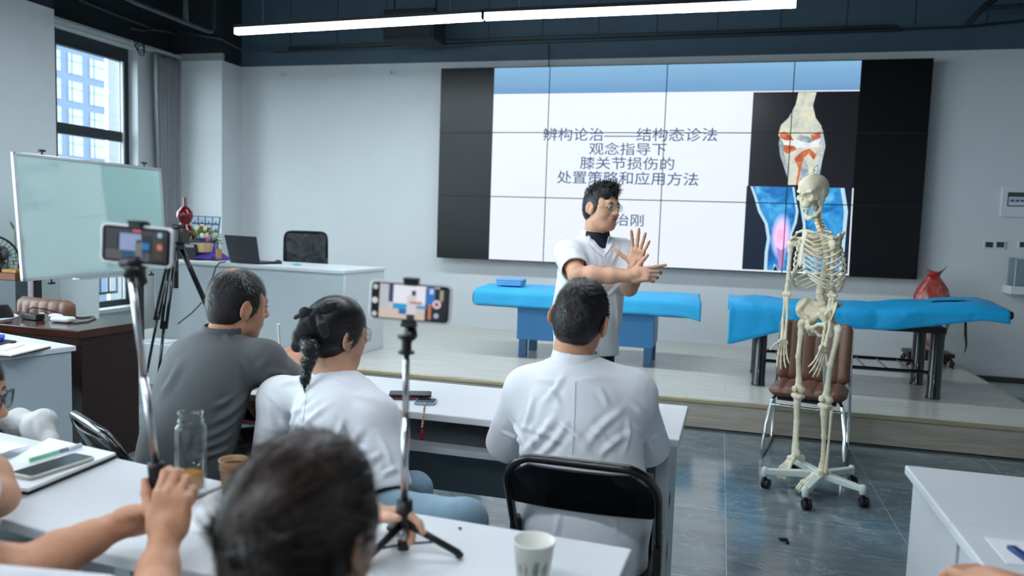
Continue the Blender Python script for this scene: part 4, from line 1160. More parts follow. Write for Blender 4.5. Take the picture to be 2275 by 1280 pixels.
def eyes(parent, L, R, s, look=(0, 1, 0)):
    look = R @ unit(look)
    for e in (-1, 1):
        c = L(e * .031, .0785, .010); b = MB(); b.ell(c, (.0115 * s,) * 3, 16, 12); ey = b.build('eye', M_EYEW, parent, smooth=True)
        p = c + look * .0088 * s; b = MB(); b.ell(p, (.0058 * s,) * 3, 12, 8); b.build('iris', M_IRIS, ey, smooth=True)
def brows(parent, L, m=None):
    for e in (-1, 1):
        b = MB(); b.tube([L(e * .014, .0885, .0275), L(e * .028, .0885, .0325), L(e * .046, .076, .0285)], [.0028, .0036, .0018], 8, flat=.6); b.build('eyebrow', m or M_HAIR, parent, smooth=True)
def glasses(parent, L, R, s=1.0, rx=.0245, rz=.0185, mt=None, r=.0009):
    g = None
    for e in (-1, 1):
        pts = []
        for k in range(25):
            a = 2 * PI * k / 24; ca, sa = math.cos(a), math.sin(a)
            pts.append(L(e * .0315 + rx * math.copysign(abs(ca) ** .8, ca), .104 - .010 * ((e * .0315 + rx * ca) / .055) ** 2, .006 + rz * math.copysign(abs(sa) ** .8, sa)))
        b = MB()
        if g is None:
            b.tube(pts, r, 8); b.tube([L(-.008, .104, .010), L(0, .106, .013), L(.008, .104, .010)], r, 8)
            for q in (-1, 1): b.tube([L(q * .055, .094, .010), L(q * .069, .085, .011), L(q * .077, .02, .008), L(q * .080, -.02, .006), L(q * .076, -.04, -.012)], r, 8)
            b2 = MB(); g = (b, parent)
        else: g[0].tube(pts, r, 8)
    gl = g[0].build('glasses', mt or M_SPEC, parent, smooth=True)
    for e in (-1, 1):
        b = MB(); pp = []
        for k in range(24):
            a = 2 * PI * k / 24; ca, sa = math.cos(a), math.sin(a)
            pp.append(L(e * .0315 + rx * .97 * math.copysign(abs(ca) ** .8, ca), .104 - .010 * ((e * .0315 + rx * ca) / .055) ** 2, .006 + rz * .97 * math.copysign(abs(sa) ** .8, sa)))
        b.prism(pp, tuple(R @ A((0, .0008, 0)))); b.build('lens', M_LENS, gl, smooth=False)
def legs_seated(t, pel, f, knees, ankles, m, hipw=.17, r=.072, name='trousers'):
    S = SDF(.05); pel = A(pel); R = frame(f)
    S.ell(pel + A((0, 0, .03)), (hipw, .13, .10), R, .05)
    for sgn, kn, an in zip((-1, 1), knees, ankles):
        h = pel + R @ A((sgn * hipw * .52, .02, .0)); kn, an = A(kn), A(an)
        S.chain([h, kn], [r * 1.08, r * .80], .04); S.chain([kn, an], [r * .78, r * .62], .03)
    V, F = S.mesh(.011); V = smooth_mesh(V, F, 1)
    N = normals(V, F); V = V + N * (wob(V, 3.2, 4, 2) * .004)[:, None]; qmesh(name, V, F, m, t)
    for sgn, kn, an in zip((-1, 1), knees, ankles):
        an = A(an); fd = unit(A((f[0], f[1], 0))); S = SDF(.02)
        S.cap(A((an[0], an[1], .045)) - fd * .05, A((an[0], an[1], .04)) + fd * .14, .040, .034, .02); S.cap(A((an[0], an[1], .05)), A((an[0], an[1], .10)), .045, .042, .02)
        S.p.append(('b', A((an[0], an[1], -.05)), A((.3, .3, .05)), np.eye(3), 0.0, .004, 's', None))
        V, F = S.mesh(.009); qmesh('shoe', V, F, M_SHOE, t)
def body_mi(c, R, s):
    """lips get their own colour"""
    c = A(c)
    def f(V, F):
        q = (V[F].mean(1) - c) @ R / s
        lip = (np.abs(q[:, 0]) < .022) & (np.abs(q[:, 2] + .0562) < .0088 - 12 * q[:, 0] ** 2) & (q[:, 1] > .06)
        return lip.astype(int)
    return f
# ================================================================ the standing speaker
def speaker():
    t = thing('person', 'standing person in glasses and an open white coat, gesturing with both hands', 'person', (2.50, -4.2, 0))
    Y = -4.2
    fh = unit((.84, -.52, -.06)); c = np.array(at(1337, 462, Y)); Rh = frame(fh, (.05, 0, 1)); s = .98
    fb = unit((.60, -.80, 0)); Rb = frame(fb); rt = Rb[:, 0]
    neck = np.array(at(1325, 528, Y + .03)); pel = np.array(at(1303, 720, Y + .02))
    shR = np.array(at(1264, 556, Y - .10)); shL = np.array(at(1382, 562, Y + .10))
    elR = np.array(at(1282, 612, Y - .30)); wrR = np.array(at(1400, 612, Y - .30))
    elL = np.array(at(1398, 640, Y - .02)); wrL = np.array(at(1409, 592, Y - .20))
    # body
    S = SDF(.02); L = head_sdf(S, c, Rh, s, wide=1.08); neck_sdf(S, L, neck - fb * .012, 1, .055)
    torso_sdf(S, neck - A((0, 0, .05)), pel, fb, .165, .10)
    arm_sdf(S, shR, elR, wrR, 1.12); arm_sdf(S, shL, elL, wrL, 1.08)
    # right hand: index pointing, thumb up, back of the hand to the room
    fR = unit(np.array(at(1470, 605, Y - .30)) - wrR); nR = unit((-.05, -.96, .28))
    tr = hand_sdf(S, wrR, fR, nR, 1, [(.12, .10, .08), (.45, .75, .5), (.55, .9, .6), (.6, .9, .6)], .12, (.80, .72, .05), .98, tcurl=.12)
    # left hand: open, palm to the camera, fingers spread upwards
    fL = unit(np.array(at(1421, 540, Y - .22)) - wrL); nL = unit((.12, .98, .10))
    tl = hand_sdf(S, wrL, fL, nL, -1, [(.10, .12, .08), (.05, .10, .06), (.08, .12, .08), (.12, .15, .1)], .26, (1.0, .42, -.15), 1.0, tcurl=.10)
    finish('body', S, .0032, [M_SKIN, M_LIP], t, 1, None, body_mi(c, Rh, s))
    nails(tr, t, (0, 4))
    eyes(t, L, Rh, s, (.10, 1, -.05)); brows(t, L); glasses(t, L, Rh, s, .025, .018)
    # hair: short sides, swept-up top
    V, F = hair_shell(c, Rh, s, .007, [((0, .104, -.040), (.064, .056, .092)), CUT_FACE[1]] + CUT_EARS + CUT_NAPE + [((0, .105, .055), (.055, .04, .030))], .0042, [((0, .012, .088), (.060, .072, .040), (-.15, 0, 0)), ((.0, .055, .098), (.046, .034, .026), (-.5, 0, 0))], 1.08)
    top = lambda P: np.clip((((P - c) @ Rh)[:, 2] - .06) / .05, 0, 1)
    dirf = lambda P, N: (Rh @ A((.20, .55, .75)))[None] * top(P)[:, None] + (Rh @ A((0, -.45, -.75)))[None] * (1 - top(P)[:, None])
    a = strands(V, F, 5200, dirf, lambda P: .008 + .026 * top(P) + .022 * top(P) * np.clip((((P - c) @ Rh)[:, 1] - .02) / .06, 0, 1), .0011, lift=.45, jitter=.22, seed=2)
    v, f = join([(V, F), a]); h = qmesh('hair', v, f, M_HAIR, t)
    # shirt
    S = SDF(.03); R2, q = torso_sdf(S, neck - A((0, 0, .045)), pel, fb, .172, .112)
    S.cap(neck - A((0, 0, .05)), neck + A((0, 0, .012)), .085, .072, .03); S.cap(neck, neck + A((0, 0, .12)), .062, .058, .004, 's')
    S.cap(neck + fb * .10 + A((0, 0, .05)), neck + fb * .10 - A((0, 0, .035)), .035, .012, .01, 's')
    finish('shirt', S, .006, M_NAVY, t)
    # collar of the coat standing at the back of the neck
    S = SDF(.01); cb = neck + A((0, 0, -.01)) - fb * .012
    S.cap(cb - A((0, 0, .03)), cb + A((0, 0, .045)) - fb * .012, .090, .074, .01); S.cap(cb - A((0, 0, .08)), cb + A((0, 0, .10)) - fb * .02, .080, .062, .004, 's')
    S.box(cb + A((0, 0, .10)), (.2, .2, .05), np.eye(3), 0, .004, op='s'); S.box(cb + fb * .115, (.2, .09, .2), Rb, 0, .006, op='s')
    finish('collar', S, .0045, M_COAT, t)
    # coat
    S = SDF(.05); torso_sdf(S, neck - A((0, 0, .02)), pel, fb, .190, .142, .07, 1.0, 1.0)
    S.cap(neck + A((0, 0, -.045)) - fb * .02, shR - A((0, 0, .014)), .060, .073, .05); S.cap(neck + A((0, 0, -.045)) - fb * .02, shL - A((0, 0, .012)), .060, .072, .05)
    hem = A((pel[0], pel[1], .715))
    S.cap(pel + A((0, 0, .10)), hem - A((0, 0, .02)), .178, .186, .06, 'u', (Rb[:, 1], .80))
    mR = shR + (elR - shR) * .80; mL = shL + (elL - shL) * .72
    sleeve(S, shR - A((0, 0, .022)), mR, .068, .076, .04, .05); S.cap(shL, mL, .074, .070, .04)
    S.p.append(('b', A((pel[0], pel[1], .715 - .15)), A((.4, .4, .15)), np.eye(3), 0, .004, 's', None))
    S.cap(neck - A((0, 0, .03)), neck + A((0, 0, .12)), .074, .070, .01, 's')
    # open V at the front
    v0 = neck + fb * .085 + A((0, 0, .045)); v1 = neck + fb * .175 - A((0, 0, .135))
    S.cap(v0, v1, .078, .004, .005, 's'); S.cap(v0 + fb * .03, v1 + fb * .03, .078, .004, .005, 's')
    V0, F0 = S.mesh(.0055); V0 = smooth_mesh(V0, F0, 1)
    lst = [(1262, 660, 1252, 770, .012, .007), (1290, 650, 1284, 775, .012, .006), (1318, 660, 1322, 780, .010, .006), (1364, 640, 1366, 770, .012, .006), (1240, 640, 1300, 668, .012, .007), (1376, 630, 1345, 662, .010, .006),
           (1266, 530, 1312, 580, .014, .007), (1292, 520, 1326, 596, .012, .006), (1376, 528, 1358, 590, .010, .006), (1244, 552, 1300, 562, .010, .005), (1240, 575, 1306, 578, .009, .005), (1250, 540, 1262, 596, .012, .005), (1332, 580, 1330, 640, .009, .005)]
    lst = fold_px(V0, F0, lst)
    disp = lambda V, N: fold_apply(V + N * (wob(V, 2.6, 8, 2) * .0045)[:, None], N, lst)
    CV = disp(V0, normals(V0, F0)); CF = F0; qmesh('coat', CV, CF, M_COAT, t)
    tree = bvh(CV, CF)
    P = lambda px, py: np.array(at(px, py, Y - .6))
    dv = np.array(at(1330, 600, Y)) - A(CAM_C)
    # lapels, pocket, front edge, buttons lie on the coat
    drape_patch(tree, [P(1306, 511), P(1322, 537), P(1341, 567), P(1324, 554), P(1302, 533), P(1307, 525), P(1296, 516)], dv, .005, 'lapel', M_COAT, t, .006, .004)
    drape_patch(tree, [P(1355, 512), P(1366, 517), P(1367, 533), P(1357, 550), P(1343, 568), P(1349, 540)], dv, .005, 'lapel', M_COAT, t, .006, .004)
    for y in (590, 640, 690, 738):
        p = tree.ray_cast(Vector(P(1344, y)), Vector(unit(dv)), 2)[0]
        if p is not None: MB().ell(p, (.006, .006, .006), 12, 8).build('button', M_STITCH, t, smooth=True)
    # trousers and shoes
    S = SDF(.04); S.ell(pel + A((0, 0, -.02)), (.155, .115, .12), Rb, .05)
    for sg in (-1, 1):
        h = pel + rt * sg * .085 - A((0, 0, .06)); kn = A((h[0], h[1], .46)) + rt * sg * .015; an = A((h[0], h[1], .09)) + rt * sg * .03 - fb * .02
        S.chain([h, kn, an], [.088, .068, .055], .03)
    finish('trousers', S, .01, M_TROUS, t)
    for sg in (-1, 1):
        h = pel + rt * sg * .115 - fb * .02; S = SDF(.02); b = A((h[0], h[1], .042)); S.cap(b - fb * .06, b + fb * .15, .042, .036, .02); S.cap(b, b + A((0, 0, .05)), .045, .045, .02)
        S.p.append(('b', A((b[0], b[1], -.05)), A((.4, .4, .05)), np.eye(3), 0, .003, 's', None)); V, F = S.mesh(.008); qmesh('shoe', V, F, M_SHOE, t)
speaker()
# ================================================================ the seated audience
def seated_top(t, neck, pel, fb, shL, shR, elL, elR, w, d, m, sl=1.0, rs=.066, re=.068, res=.006, fl=(), wobA=.004, seed=5, hem=.10, extra=None, name='coat', collar=True, colr=.070, cutneck=True, flpx=()):
    neck, pel, shL, shR, elL, elR = map(A, (neck, pel, shL, shR, elL, elR))
    S = SDF(.05); R, q = torso_sdf(S, neck - A((0, 0, .01)), pel, fb, w, d, .07, 1.02, .97)
    nb = neck - A((0, 0, .035))
    for sh in (shL, shR): S.cap(nb, sh, .056, rs, .05)
    if hem: S.cap(pel + A((0, 0, .04)), pel - A((0, 0, hem)), w * .98, w * 1.02, .06, 'u', (R[:, 1], .80))
    for sh, el in ((shL, elL), (shR, elR)): sleeve(S, sh, sh + (el - sh) * sl, rs, re, .045, .04)
    if extra: extra(S, R, q)
    if cutneck: S.cap(neck - A((0, 0, .03)), neck + A((0, 0, .15)), colr - .004, colr - .008, .008, 's')
    V, F = S.mesh(res); V = smooth_mesh(V, F, 1); lst = fold_px(V, F, flpx); N = normals(V, F); V = fold_apply(V + N * (wob(V, 2.4, seed, 2) * wobA)[:, None], N, lst); qmesh(name, V, F, m, t)
    return V, F, R
def collar_band(t, neck, up, r0, r1, h, m, fb, open_=.075, res=.004, name='collar', th=.007):
    neck, up = A(neck), unit(up); S = SDF(.006)
    S.cap(neck - up * .02, neck + up * h, r0, r1, .004)
    R = frame(fb, up)
    S.p.append(('b', neck + up * (h + .08), A((.2, .2, .08)), R, 0, .004, 's', None))
    S.cap(neck - up * .08, neck + up * (h + .06), r0 - th - .002, r1 - th, .003, 's')
    S.box(neck + unit(fb) * (r0 + .02), (.045, open_, .12), R, 0, .006, op='s')
    finish(name, S, res, m, t)

def man_in_front():
    t = thing('person', 'seated person from behind, short black hair, white coat, at the front table right end', 'person', (2.78, -6.1, 0))
    Y = -6.03; s = .95
    c = np.array(at(1289, 708, Y)); fh = unit((.14, .97, -.06)); Rh = frame(fh, (.15, 0, 1))
    fb = unit((.02, 1, 0)); neck = np.array(at(1275, 808, Y - .03)); pel = A((2.79, -6.12, .545))
    shL, shR = np.array(at(1172, 868, Y - .02)), np.array(at(1404, 876, Y - .02))
    elL, elR = np.array(at(1127, 992, Y + .14)), np.array(at(1436, 1000, Y + .16))
    wrL, wrR = A((elL[0] + .10, -5.66, .81)), A((elR[0] - .06, -5.66, .81))
    S = SDF(.02); L = head_sdf(S, c, Rh, s, ear=.014, wide=.94); neck_sdf(S, L, neck, 1, .048); torso_sdf(S, neck - A((0, 0, .04)), pel, fb, .15, .09)
    arm_sdf(S, shL, elL, wrL); arm_sdf(S, shR, elR, wrR)
    a = hand_sdf(S, wrL, (.5, 1, -.1), (0, 0, 1), -1, [(.3, .4, .3)] * 4); b = hand_sdf(S, wrR, (-.5, 1, -.1), (0, 0, 1), 1, [(.3, .4, .3)] * 4)
    finish('body', S, .0042, [M_SKIN2, M_LIP], t, 1, None, body_mi(c, Rh, s)); nails(a, t); nails(b, t); eyes(t, L, Rh, s)
    V, F = hair_shell(c, Rh, s, .0065, CUT_FACE + [((e * .094, -.010, -.008), (.018, .024, .040)) for e in (-1, 1)] + [((0, -.05, -.156), (.12, .12, .082))], .0042)
    loc = lambda P: (P - c) @ Rh
    whorl = A((-.012, -.055, .105))
    def df(P, N):
        q = loc(P) - whorl; rad = q / (np.linalg.norm(q, axis=1)[:, None] + 1e-6); sw = np.cross(np.tile(A((0, -.45, .9)), (len(P), 1)), rad)
        d = rad + .5 * sw; d[:, 2] -= np.clip(-(loc(P)[:, 2] - .03) / .05, 0, 1) * 1.2; return d @ Rh.T
    ln = lambda P: .006 + .012 * np.clip((loc(P)[:, 2] + .04) / .10, 0, 1)
    st = strands(V, F, 9000, df, ln, .0008, lift=.32, jitter=.16, seed=3)
    v, f = join([(V, F), st])
    def scalp():
        k = hair_mat('black_hair_thin_crown', (26, 24, 26)); nt = k.node_tree; return k
    qmesh('hair', v, f, M_HAIR, t)
    rt = np.cross(fb, (0, 0, 1)); up = A((0, 0, 1)); bk = -fb * .14
    P = lambda px, py, y=Y - .13: np.array(at(px, py, y))
    fx = [(1256, 826, 1200, 900, .009, .006), (1278, 846, 1372, 846, .008, .006), (1252, 846, 1186, 838, .008, .005), (1236, 915, 1150, 1016, .011, .012), (1262, 935, 1190, 1020, .009, .010), (1152, 948, 1256, 990, .008, .009), (1232, 930, 1318, 1010, .008, .009),
          (1296, 1000, 1392, 905, .010, .009), (1330, 1018, 1404, 958, .009, .009), (1306, 940, 1366, 1006, .008, .007), (1182, 876, 1158, 965, .010, .008), (1402, 940, 1452, 1014, .008, .008), (1396, 890, 1446, 960, .010, .007), (1126, 920, 1166, 1006, .008, .008), (1110, 960, 1160, 985, .007, .006),
          (1420, 985, 1464, 975, .008, .007), (1215, 860, 1245, 905, .008, .005), (1330, 862, 1350, 905, .008, .005), (1395, 930, 1385, 1010, .008, .008), (1176, 930, 1186, 1010, .008, .007), (1240, 1120, 1230, 1200, .009, .006), (1350, 1120, 1372, 1190, .009, .006)]
    CV, CF, R = seated_top(t, neck, pel, fb, shL, shR, elL, elR, .185, .125, M_COAT, .98, .066, .080, .0055, (), .0035, 5, .10, flpx=fx)
    collar_band(t, neck + A((0, .0, -.014)), unit(A((.06, .10, 1))), .078, .067, .055, M_COAT, fb)
    tree = bvh(CV, CF); dv = np.array(at(1285, 900, Y)) - A(CAM_C)
    Q = lambda px, py: np.array(at(px, py, Y - .5))
    drape_patch(tree, [Q(1275.5, 838), Q(1278, 838), Q(1276, 930), Q(1270, 1030), Q(1267.5, 1030), Q(1273.5, 930)], dv, .0012, 'back_seam', M_STITCH, t, .012, .0012)
    legs_seated(t, pel, fb, [A((2.64, -5.76, .515)), A((2.95, -5.74, .515))], [A((2.63, -5.78, .09)), A((2.97, -5.76, .09))], M_TROUS)
man_in_front()

def woman_with_braid():
    t = thing('person', 'seated person in a white coat and glasses, dark braid tied with a black bow', 'person', (2.0, -6.12, 0))
    Y = -6.06; s = .95
    c = np.array(at(752, 742, Y)); fh = unit((.52, .85, -.10)); Rh = frame(fh, (.10, 0, 1))
    fb = unit((.62, .78, 0)); Rb = frame(fb)
    neck = np.array(at(752, 836, Y - .03)); pel = A((2.02, -6.18, .53))
    shL, shR = np.array(at(622, 884, Y + .05)), np.array(at(832, 925, Y - .12))
    elL, elR = np.array(at(606, 1030, Y + .02)), np.array(at(862, 1098, Y - .20))
    wrL, wrR = A((elL[0] + .16, elL[1] + .10, elL[2] - .03)), np.array(at(889, 1010, Y + .02))
    S = SDF(.02); L = head_sdf(S, c, Rh, s); neck_sdf(S, L, neck, 1, .050); torso_sdf(S, neck - A((0, 0, .04)), pel, fb, .14, .085)
    arm_sdf(S, shL, elL, wrL, .92); arm_sdf(S, shR, elR, wrR, .92)
    a = hand_sdf(S, wrL, (.8, .5, -.3), (0, .2, 1), -1, [(.3, .4, .3)] * 4, s=.92); b = hand_sdf(S, wrR, (-.12, .25, .9), (.8, -.5, .1), 1, [(.25, .4, .3)] * 4, .10, (.5, .8, -.5), .9)
    finish('body', S, .0042, [M_SKIN, M_LIP], t, 1, None, body_mi(c, Rh, s)); nails(a, t); nails(b, t); eyes(t, L, Rh, s); brows(t, L)
    glasses(t, L, Rh, s, .026, .021)
    # hair drawn back to a tail
    tie = L(-.020, -.112, -.012)
    V, F = hair_shell(c, Rh, s, .012, [((0, .098, -.040), (.072, .050, .092)), ((0, .052, -.110), (.12, .070, .085)), ((0, -.01, -.150), (.12, .12, .065))] + CUT_EARS, .0042,
                      [((0, -.07, .030), (.066, .05, .07)), ((-.01, -.098, .000), (.034, .026, .036))])
    def df(P, N): d = tie - P; return d / (np.linalg.norm(d, axis=1)[:, None] + 1e-6)
    st = strands(V, F, 5200, df, .055, .0013, lift=.05, jitter=.05, seed=5)
    wisps = strands(V, F, 90, lambda P, N: np.tile(Rh @ A((.3, .3, .6)), (len(P), 1)), .022, .0004, lift=.35, jitter=.4, seed=6)
    S = SDF(.010); pts = [np.array(at(*q, Y - .15)) for q in ((692, 752), (690, 772), (692, 790), (684, 806), (683, 822), (678, 842), (677, 858))]
    pts[0] = tie; rs = [.028, .026, .017, .021, .012, .015, .007]
    S.chain(pts, rs, .008); TV, TF = S.mesh(.003); N = normals(TV, TF); TV = TV + N * (np.sin(TV[:, 2] * 330 + wob(TV, 8, 2) * 2) * .0016)[:, None]
    st2 = strands(TV, TF, 1400, lambda P, N: np.tile(A((.05, 0, -1.)), (len(P), 1)), .020, .0010, lift=.10, jitter=.18, seed=7)
    v, f = join([(V, F), st, wisps]); qmesh('hair', v, f, M_HAIR, t)
    v, f = join([(TV, TF), st2]); qmesh('braid', v, f, M_HAIR, t)
    # bow
    M_BOW = cloth_mat('black_satin_ribbon', (40, 42, 45), 700, .35, .03); bw = lambda px, py, dy: np.array(at(px, py, Y - .14 + dy))
    def ribbon(pl, pr, nm, th=.004):
        n = len(pl); b = MB(); rings = []
        for p, q in zip(pl, pr):
            p, q = A(p), A(q); m = (p + q) / 2 + A((0, -.012, 0)); dv = unit(np.cross(q - p, (0, 0, 1))) * th
            rings.append([p, m, q, q + A((0, th, 0)), m + A((0, th, 0)), p + A((0, th, 0))])
        b.ring_loft(rings); return b.build(nm, M_BOW, t, smooth=True)
    hb = lambda px, py, off: (lambda h: np.array(h[0]) - unit(_ray(px, py)) * off if h[0] is not None else np.array(at(px, py, Y - .13)))(htree.ray_cast(Vector(CAM_C), Vector(_ray(px, py)).normalized()))
    htree = bvh(V, F)
    def loop(pts, rs, nm):
        S = SDF(.010); P_ = [hb(*q) for q in pts]
        for i in range(len(P_) - 1): S.cap(P_[i], P_[i + 1], rs[i], rs[i + 1], .008, 'u', (_ray(*pts[i][:2]), .45))
        VV, FF = S.mesh(.0035); NN = normals(VV, FF); VV = VV + NN * (np.sin(VV @ A((260., 60., 120.))) * .0007)[:, None]; qmesh(nm, VV, FF, M_BOW, t)
    loop([(742, 676, .006), (722, 684, .012), (700, 692, .014)], [.009, .016, .013], 'bow_loop')
    loop([(700, 692, .014), (676, 694, .020), (656, 706, .016)], [.012, .016, .007], 'bow_loop')
    loop([(700, 696, .014), (684, 722, .026), (672, 748, .028), (662, 768, .020)], [.013, .030, .033, .022], 'bow_tail')
    loop([(704, 698, .014), (716, 722, .010), (722, 742, .006)], [.010, .017, .014], 'bow_tail')
    loop([(705, 690, .018), (696, 700, .022)], [.012, .012], 'bow_knot')
    P = lambda px, py, y=Y - .16: np.array(at(px, py, y))
    fx = [(640, 955, 706, 868, .010, .009), (664, 965, 732, 900, .009, .009), (764, 925, 742, 985, .009, .008), (804, 950, 770, 1005, .010, .009), (836, 960, 874, 1050, .009, .009), (780, 876, 844, 900, .010, .007), (592, 890, 604, 970, .010, .008), (620, 855, 684, 846, .010, .007),
          (736, 985, 836, 1015, .009, .008), (700, 900, 640, 915, .008, .007), (850, 1000, 800, 1040, .009, .008), (846, 1060, 886, 1040, .008, .007), (612, 930, 660, 985, .009, .007), (720, 850, 790, 868, .009, .006), (590, 870, 640, 930, .010, .006), (700, 930, 690, 985, .008, .006)]
    CV, CF, R = seated_top(t, neck, pel, fb, shL, shR, elL, elR, .180, .130, M_COAT, .97, .064, .076, .0055, (), .005, 9, .11, colr=.062, flpx=fx)
    collar_band(t, neck + A((0, 0, -.012)), unit(A((.04, .06, 1))), .070, .060, .034, M_COAT, fb)
    tree = bvh(CV, CF); dv = np.array(at(676, 900, Y)) - A(CAM_C); Q = lambda px, py: np.array(at(px, py, Y - .5))
    drape_patch(tree, [Q(682, 862), Q(684, 862), Q(676, 920), Q(668, 985), Q(666, 985), Q(674, 920)], dv, .0012, 'back_seam', M_STITCH, t, .012, .0012)
    b = MB(); b.ell(np.array(at(786, 859, Y - .02)), (.008, .008, .006)); b.build('clip_microphone', M_BLACK, t, smooth=True)
    k1, k2 = np.array(at(1034, 1160, -6.44)), np.array(at(920, 1090, -6.04))
    legs_seated(t, pel, fb, [k2, k1], [A((k2[0] + .04, k2[1] - .02, .09)), A((k1[0] + .05, k1[1] + .08, .09))], M_JEAN, .150, .068, 'jeans')
woman_with_braid()

def man_in_grey():
    t = thing('person', 'seated person in a dark grey polo shirt leaning on the table, holding a white pen', 'person', (1.25, -6.05, 0))
    Y = -5.92; s = 1.03
    c = np.array(at(530, 678, Y)); fh = unit((.50, .85, -.16)); Rh = frame(fh, (.10, .05, 1))
    fb = unit((.55, .83, 0)); neck = np.array(at(497, 752, Y - .05)); pel = np.array(at(408, 1030, -6.12)); pel[2] = .55
    shL, shR = np.array(at(424, 800, Y - .02)), np.array(at(584, 804, Y - .06))
    elR, wrR = np.array(at(676, 872, Y + .26)), np.array(at(660, 808, Y + .38))
    elL, wrL = np.array(at(470, 900, Y + .16)), np.array(at(556, 868, Y + .14))
    S = SDF(.02); L = head_sdf(S, c, Rh, s, wide=1.03); neck_sdf(S, L, neck, 1, .058); torso_sdf(S, neck - A((0, 0, .05)), pel, fb, .155, .10)
    arm_sdf(S, shL, elL, wrL, 1.02); arm_sdf(S, shR, elR, wrR, 1.02)
    b = hand_sdf(S, wrR, unit(np.array(at(628, 776, Y + .42)) - wrR), unit((.55, -.75, .35)), 1, [(.55, .55, .3), (.65, .6, .4), (.8, .7, .4), (.9, .8, .5)], .06, (.85, .75, -.2), 1.0, tcurl=.25)
    a = hand_sdf(S, wrL, unit(np.array(at(566, 905, Y + .16)) - wrL + A((.02, 0, 0))), unit((.2, -.8, .3)), -1, [(.5, .6, .4)] * 4, s=.95)
    finish('body', S, .0042, [M_SKIN3, M_LIP], t, 1, None, body_mi(c, Rh, s)); nails(a, t); nails(b, t); eyes(t, L, Rh, s); brows(t, L)
    loc = lambda P: (P - c) @ Rh / s
    crown = A((-.004, -.045, .118))
    V, F = hair_shell(c, Rh, s, .0055, CUT_FACE + CUT_EARS + [((0, -.05, -.165), (.12, .12, .085))], .0042, wide=1.03)
    def df(P, N):
        q = loc(P) - crown; d = q / (np.linalg.norm(q, axis=1)[:, None] + 1e-6); d[:, 2] -= .4; return d @ Rh.T
    thin = lambda cc, N: np.clip((np.linalg.norm((loc(cc) - crown) * A((1, .8, 1)), axis=1) - .012) / .045, .04, 1)
    st = strands(V, F, 8000, df, lambda P: .007 + .012 * np.clip((loc(P)[:, 2] + .04) / .1, 0, 1), .0008, thin, .30, .2, 4)
    # thin crown: the scalp shows through
    k = NT('black_hair_thinning'); v = k.coords('Object'); cw = c + Rh @ (crown * s) - A((1.25, -6.05, 0))
    dist = k.node('ShaderNodeVectorMath', operation='DISTANCE'); k.link(v, dist.inputs[0]); dist.inputs[1].default_value = tuple(cw)
    n = k.noise(v, 130, 4, .7); f2 = k.math('ADD', k.math('MULTIPLY', dist.outputs[1], 16), k.math('MULTIPLY', n, .9))
    k.link(k.ramp(f2, [(.62, lin((176, 132, 108))), (.98, lin((70, 58, 54))), (1.0, lin((34, 32, 34)))]), k.b.inputs['Base Color']); k.b.inputs['Roughness'].default_value = .45
    v, f = join([(V, F), st]); qmesh('hair', v, f, [k.m, M_HAIR], t, np.concatenate([np.zeros(len(F)), np.ones(len(st[1]))]))
    P = lambda px, py, y=Y - .12: np.array(at(px, py, y))
    fx = [(556, 868, 462, 950, .012, .011), (548, 905, 436, 985, .011, .011), (542, 940, 430, 1004, .010, .010), (530, 985, 420, 1018, .009, .009), (530, 795, 566, 866, .010, .007), (588, 826, 644, 836, .008, .006), (584, 848, 632, 858, .008, .006), (470, 728, 530, 778, .010, .006), (440, 720, 500, 740, .008, .005), (600, 785, 560, 830, .010, .005), (400, 800, 352, 880, .018, .006), (520, 880, 470, 905, .009, .007)]
    def extra(S, R, q): S.ell(q(.45, -.03), (.18, .12, .20), R, .08); S.ell(q(.68, -.02) - R[:, 0] * .06, (.13, .10, .14), R, .08)
    seated_top(t, neck, pel, fb, shL, shR, elL, elR, .178, .118, M_POLO, .80, .070, .072, .0055, (), .003, 21, .05, extra, 'polo_shirt', colr=.068, flpx=fx)
    collar_band(t, neck + A((-.005, 0, -.005)), unit(A((.15, .12, 1))), .080, .070, .055, M_POLO, fb, .07)
    kn = A(pel) + fb * .40
    rt = np.cross(fb, (0, 0, 1)); legs_seated(t, pel, fb, [kn - rt * .12, kn + rt * .12], [A((kn[0], kn[1], .09)) - rt * .12, A((kn[0], kn[1], .09)) + rt * .12], M_TROUS)
    pn = tag(MB().tube([np.array(at(618.5, 720, Y + .36)), np.array(at(624, 786, Y + .38))], [.0055, .0055], 12).build('pen', M_WHITE, None), 'white stylus pen held upright by the person in the grey polo', 'pen')
man_in_grey()
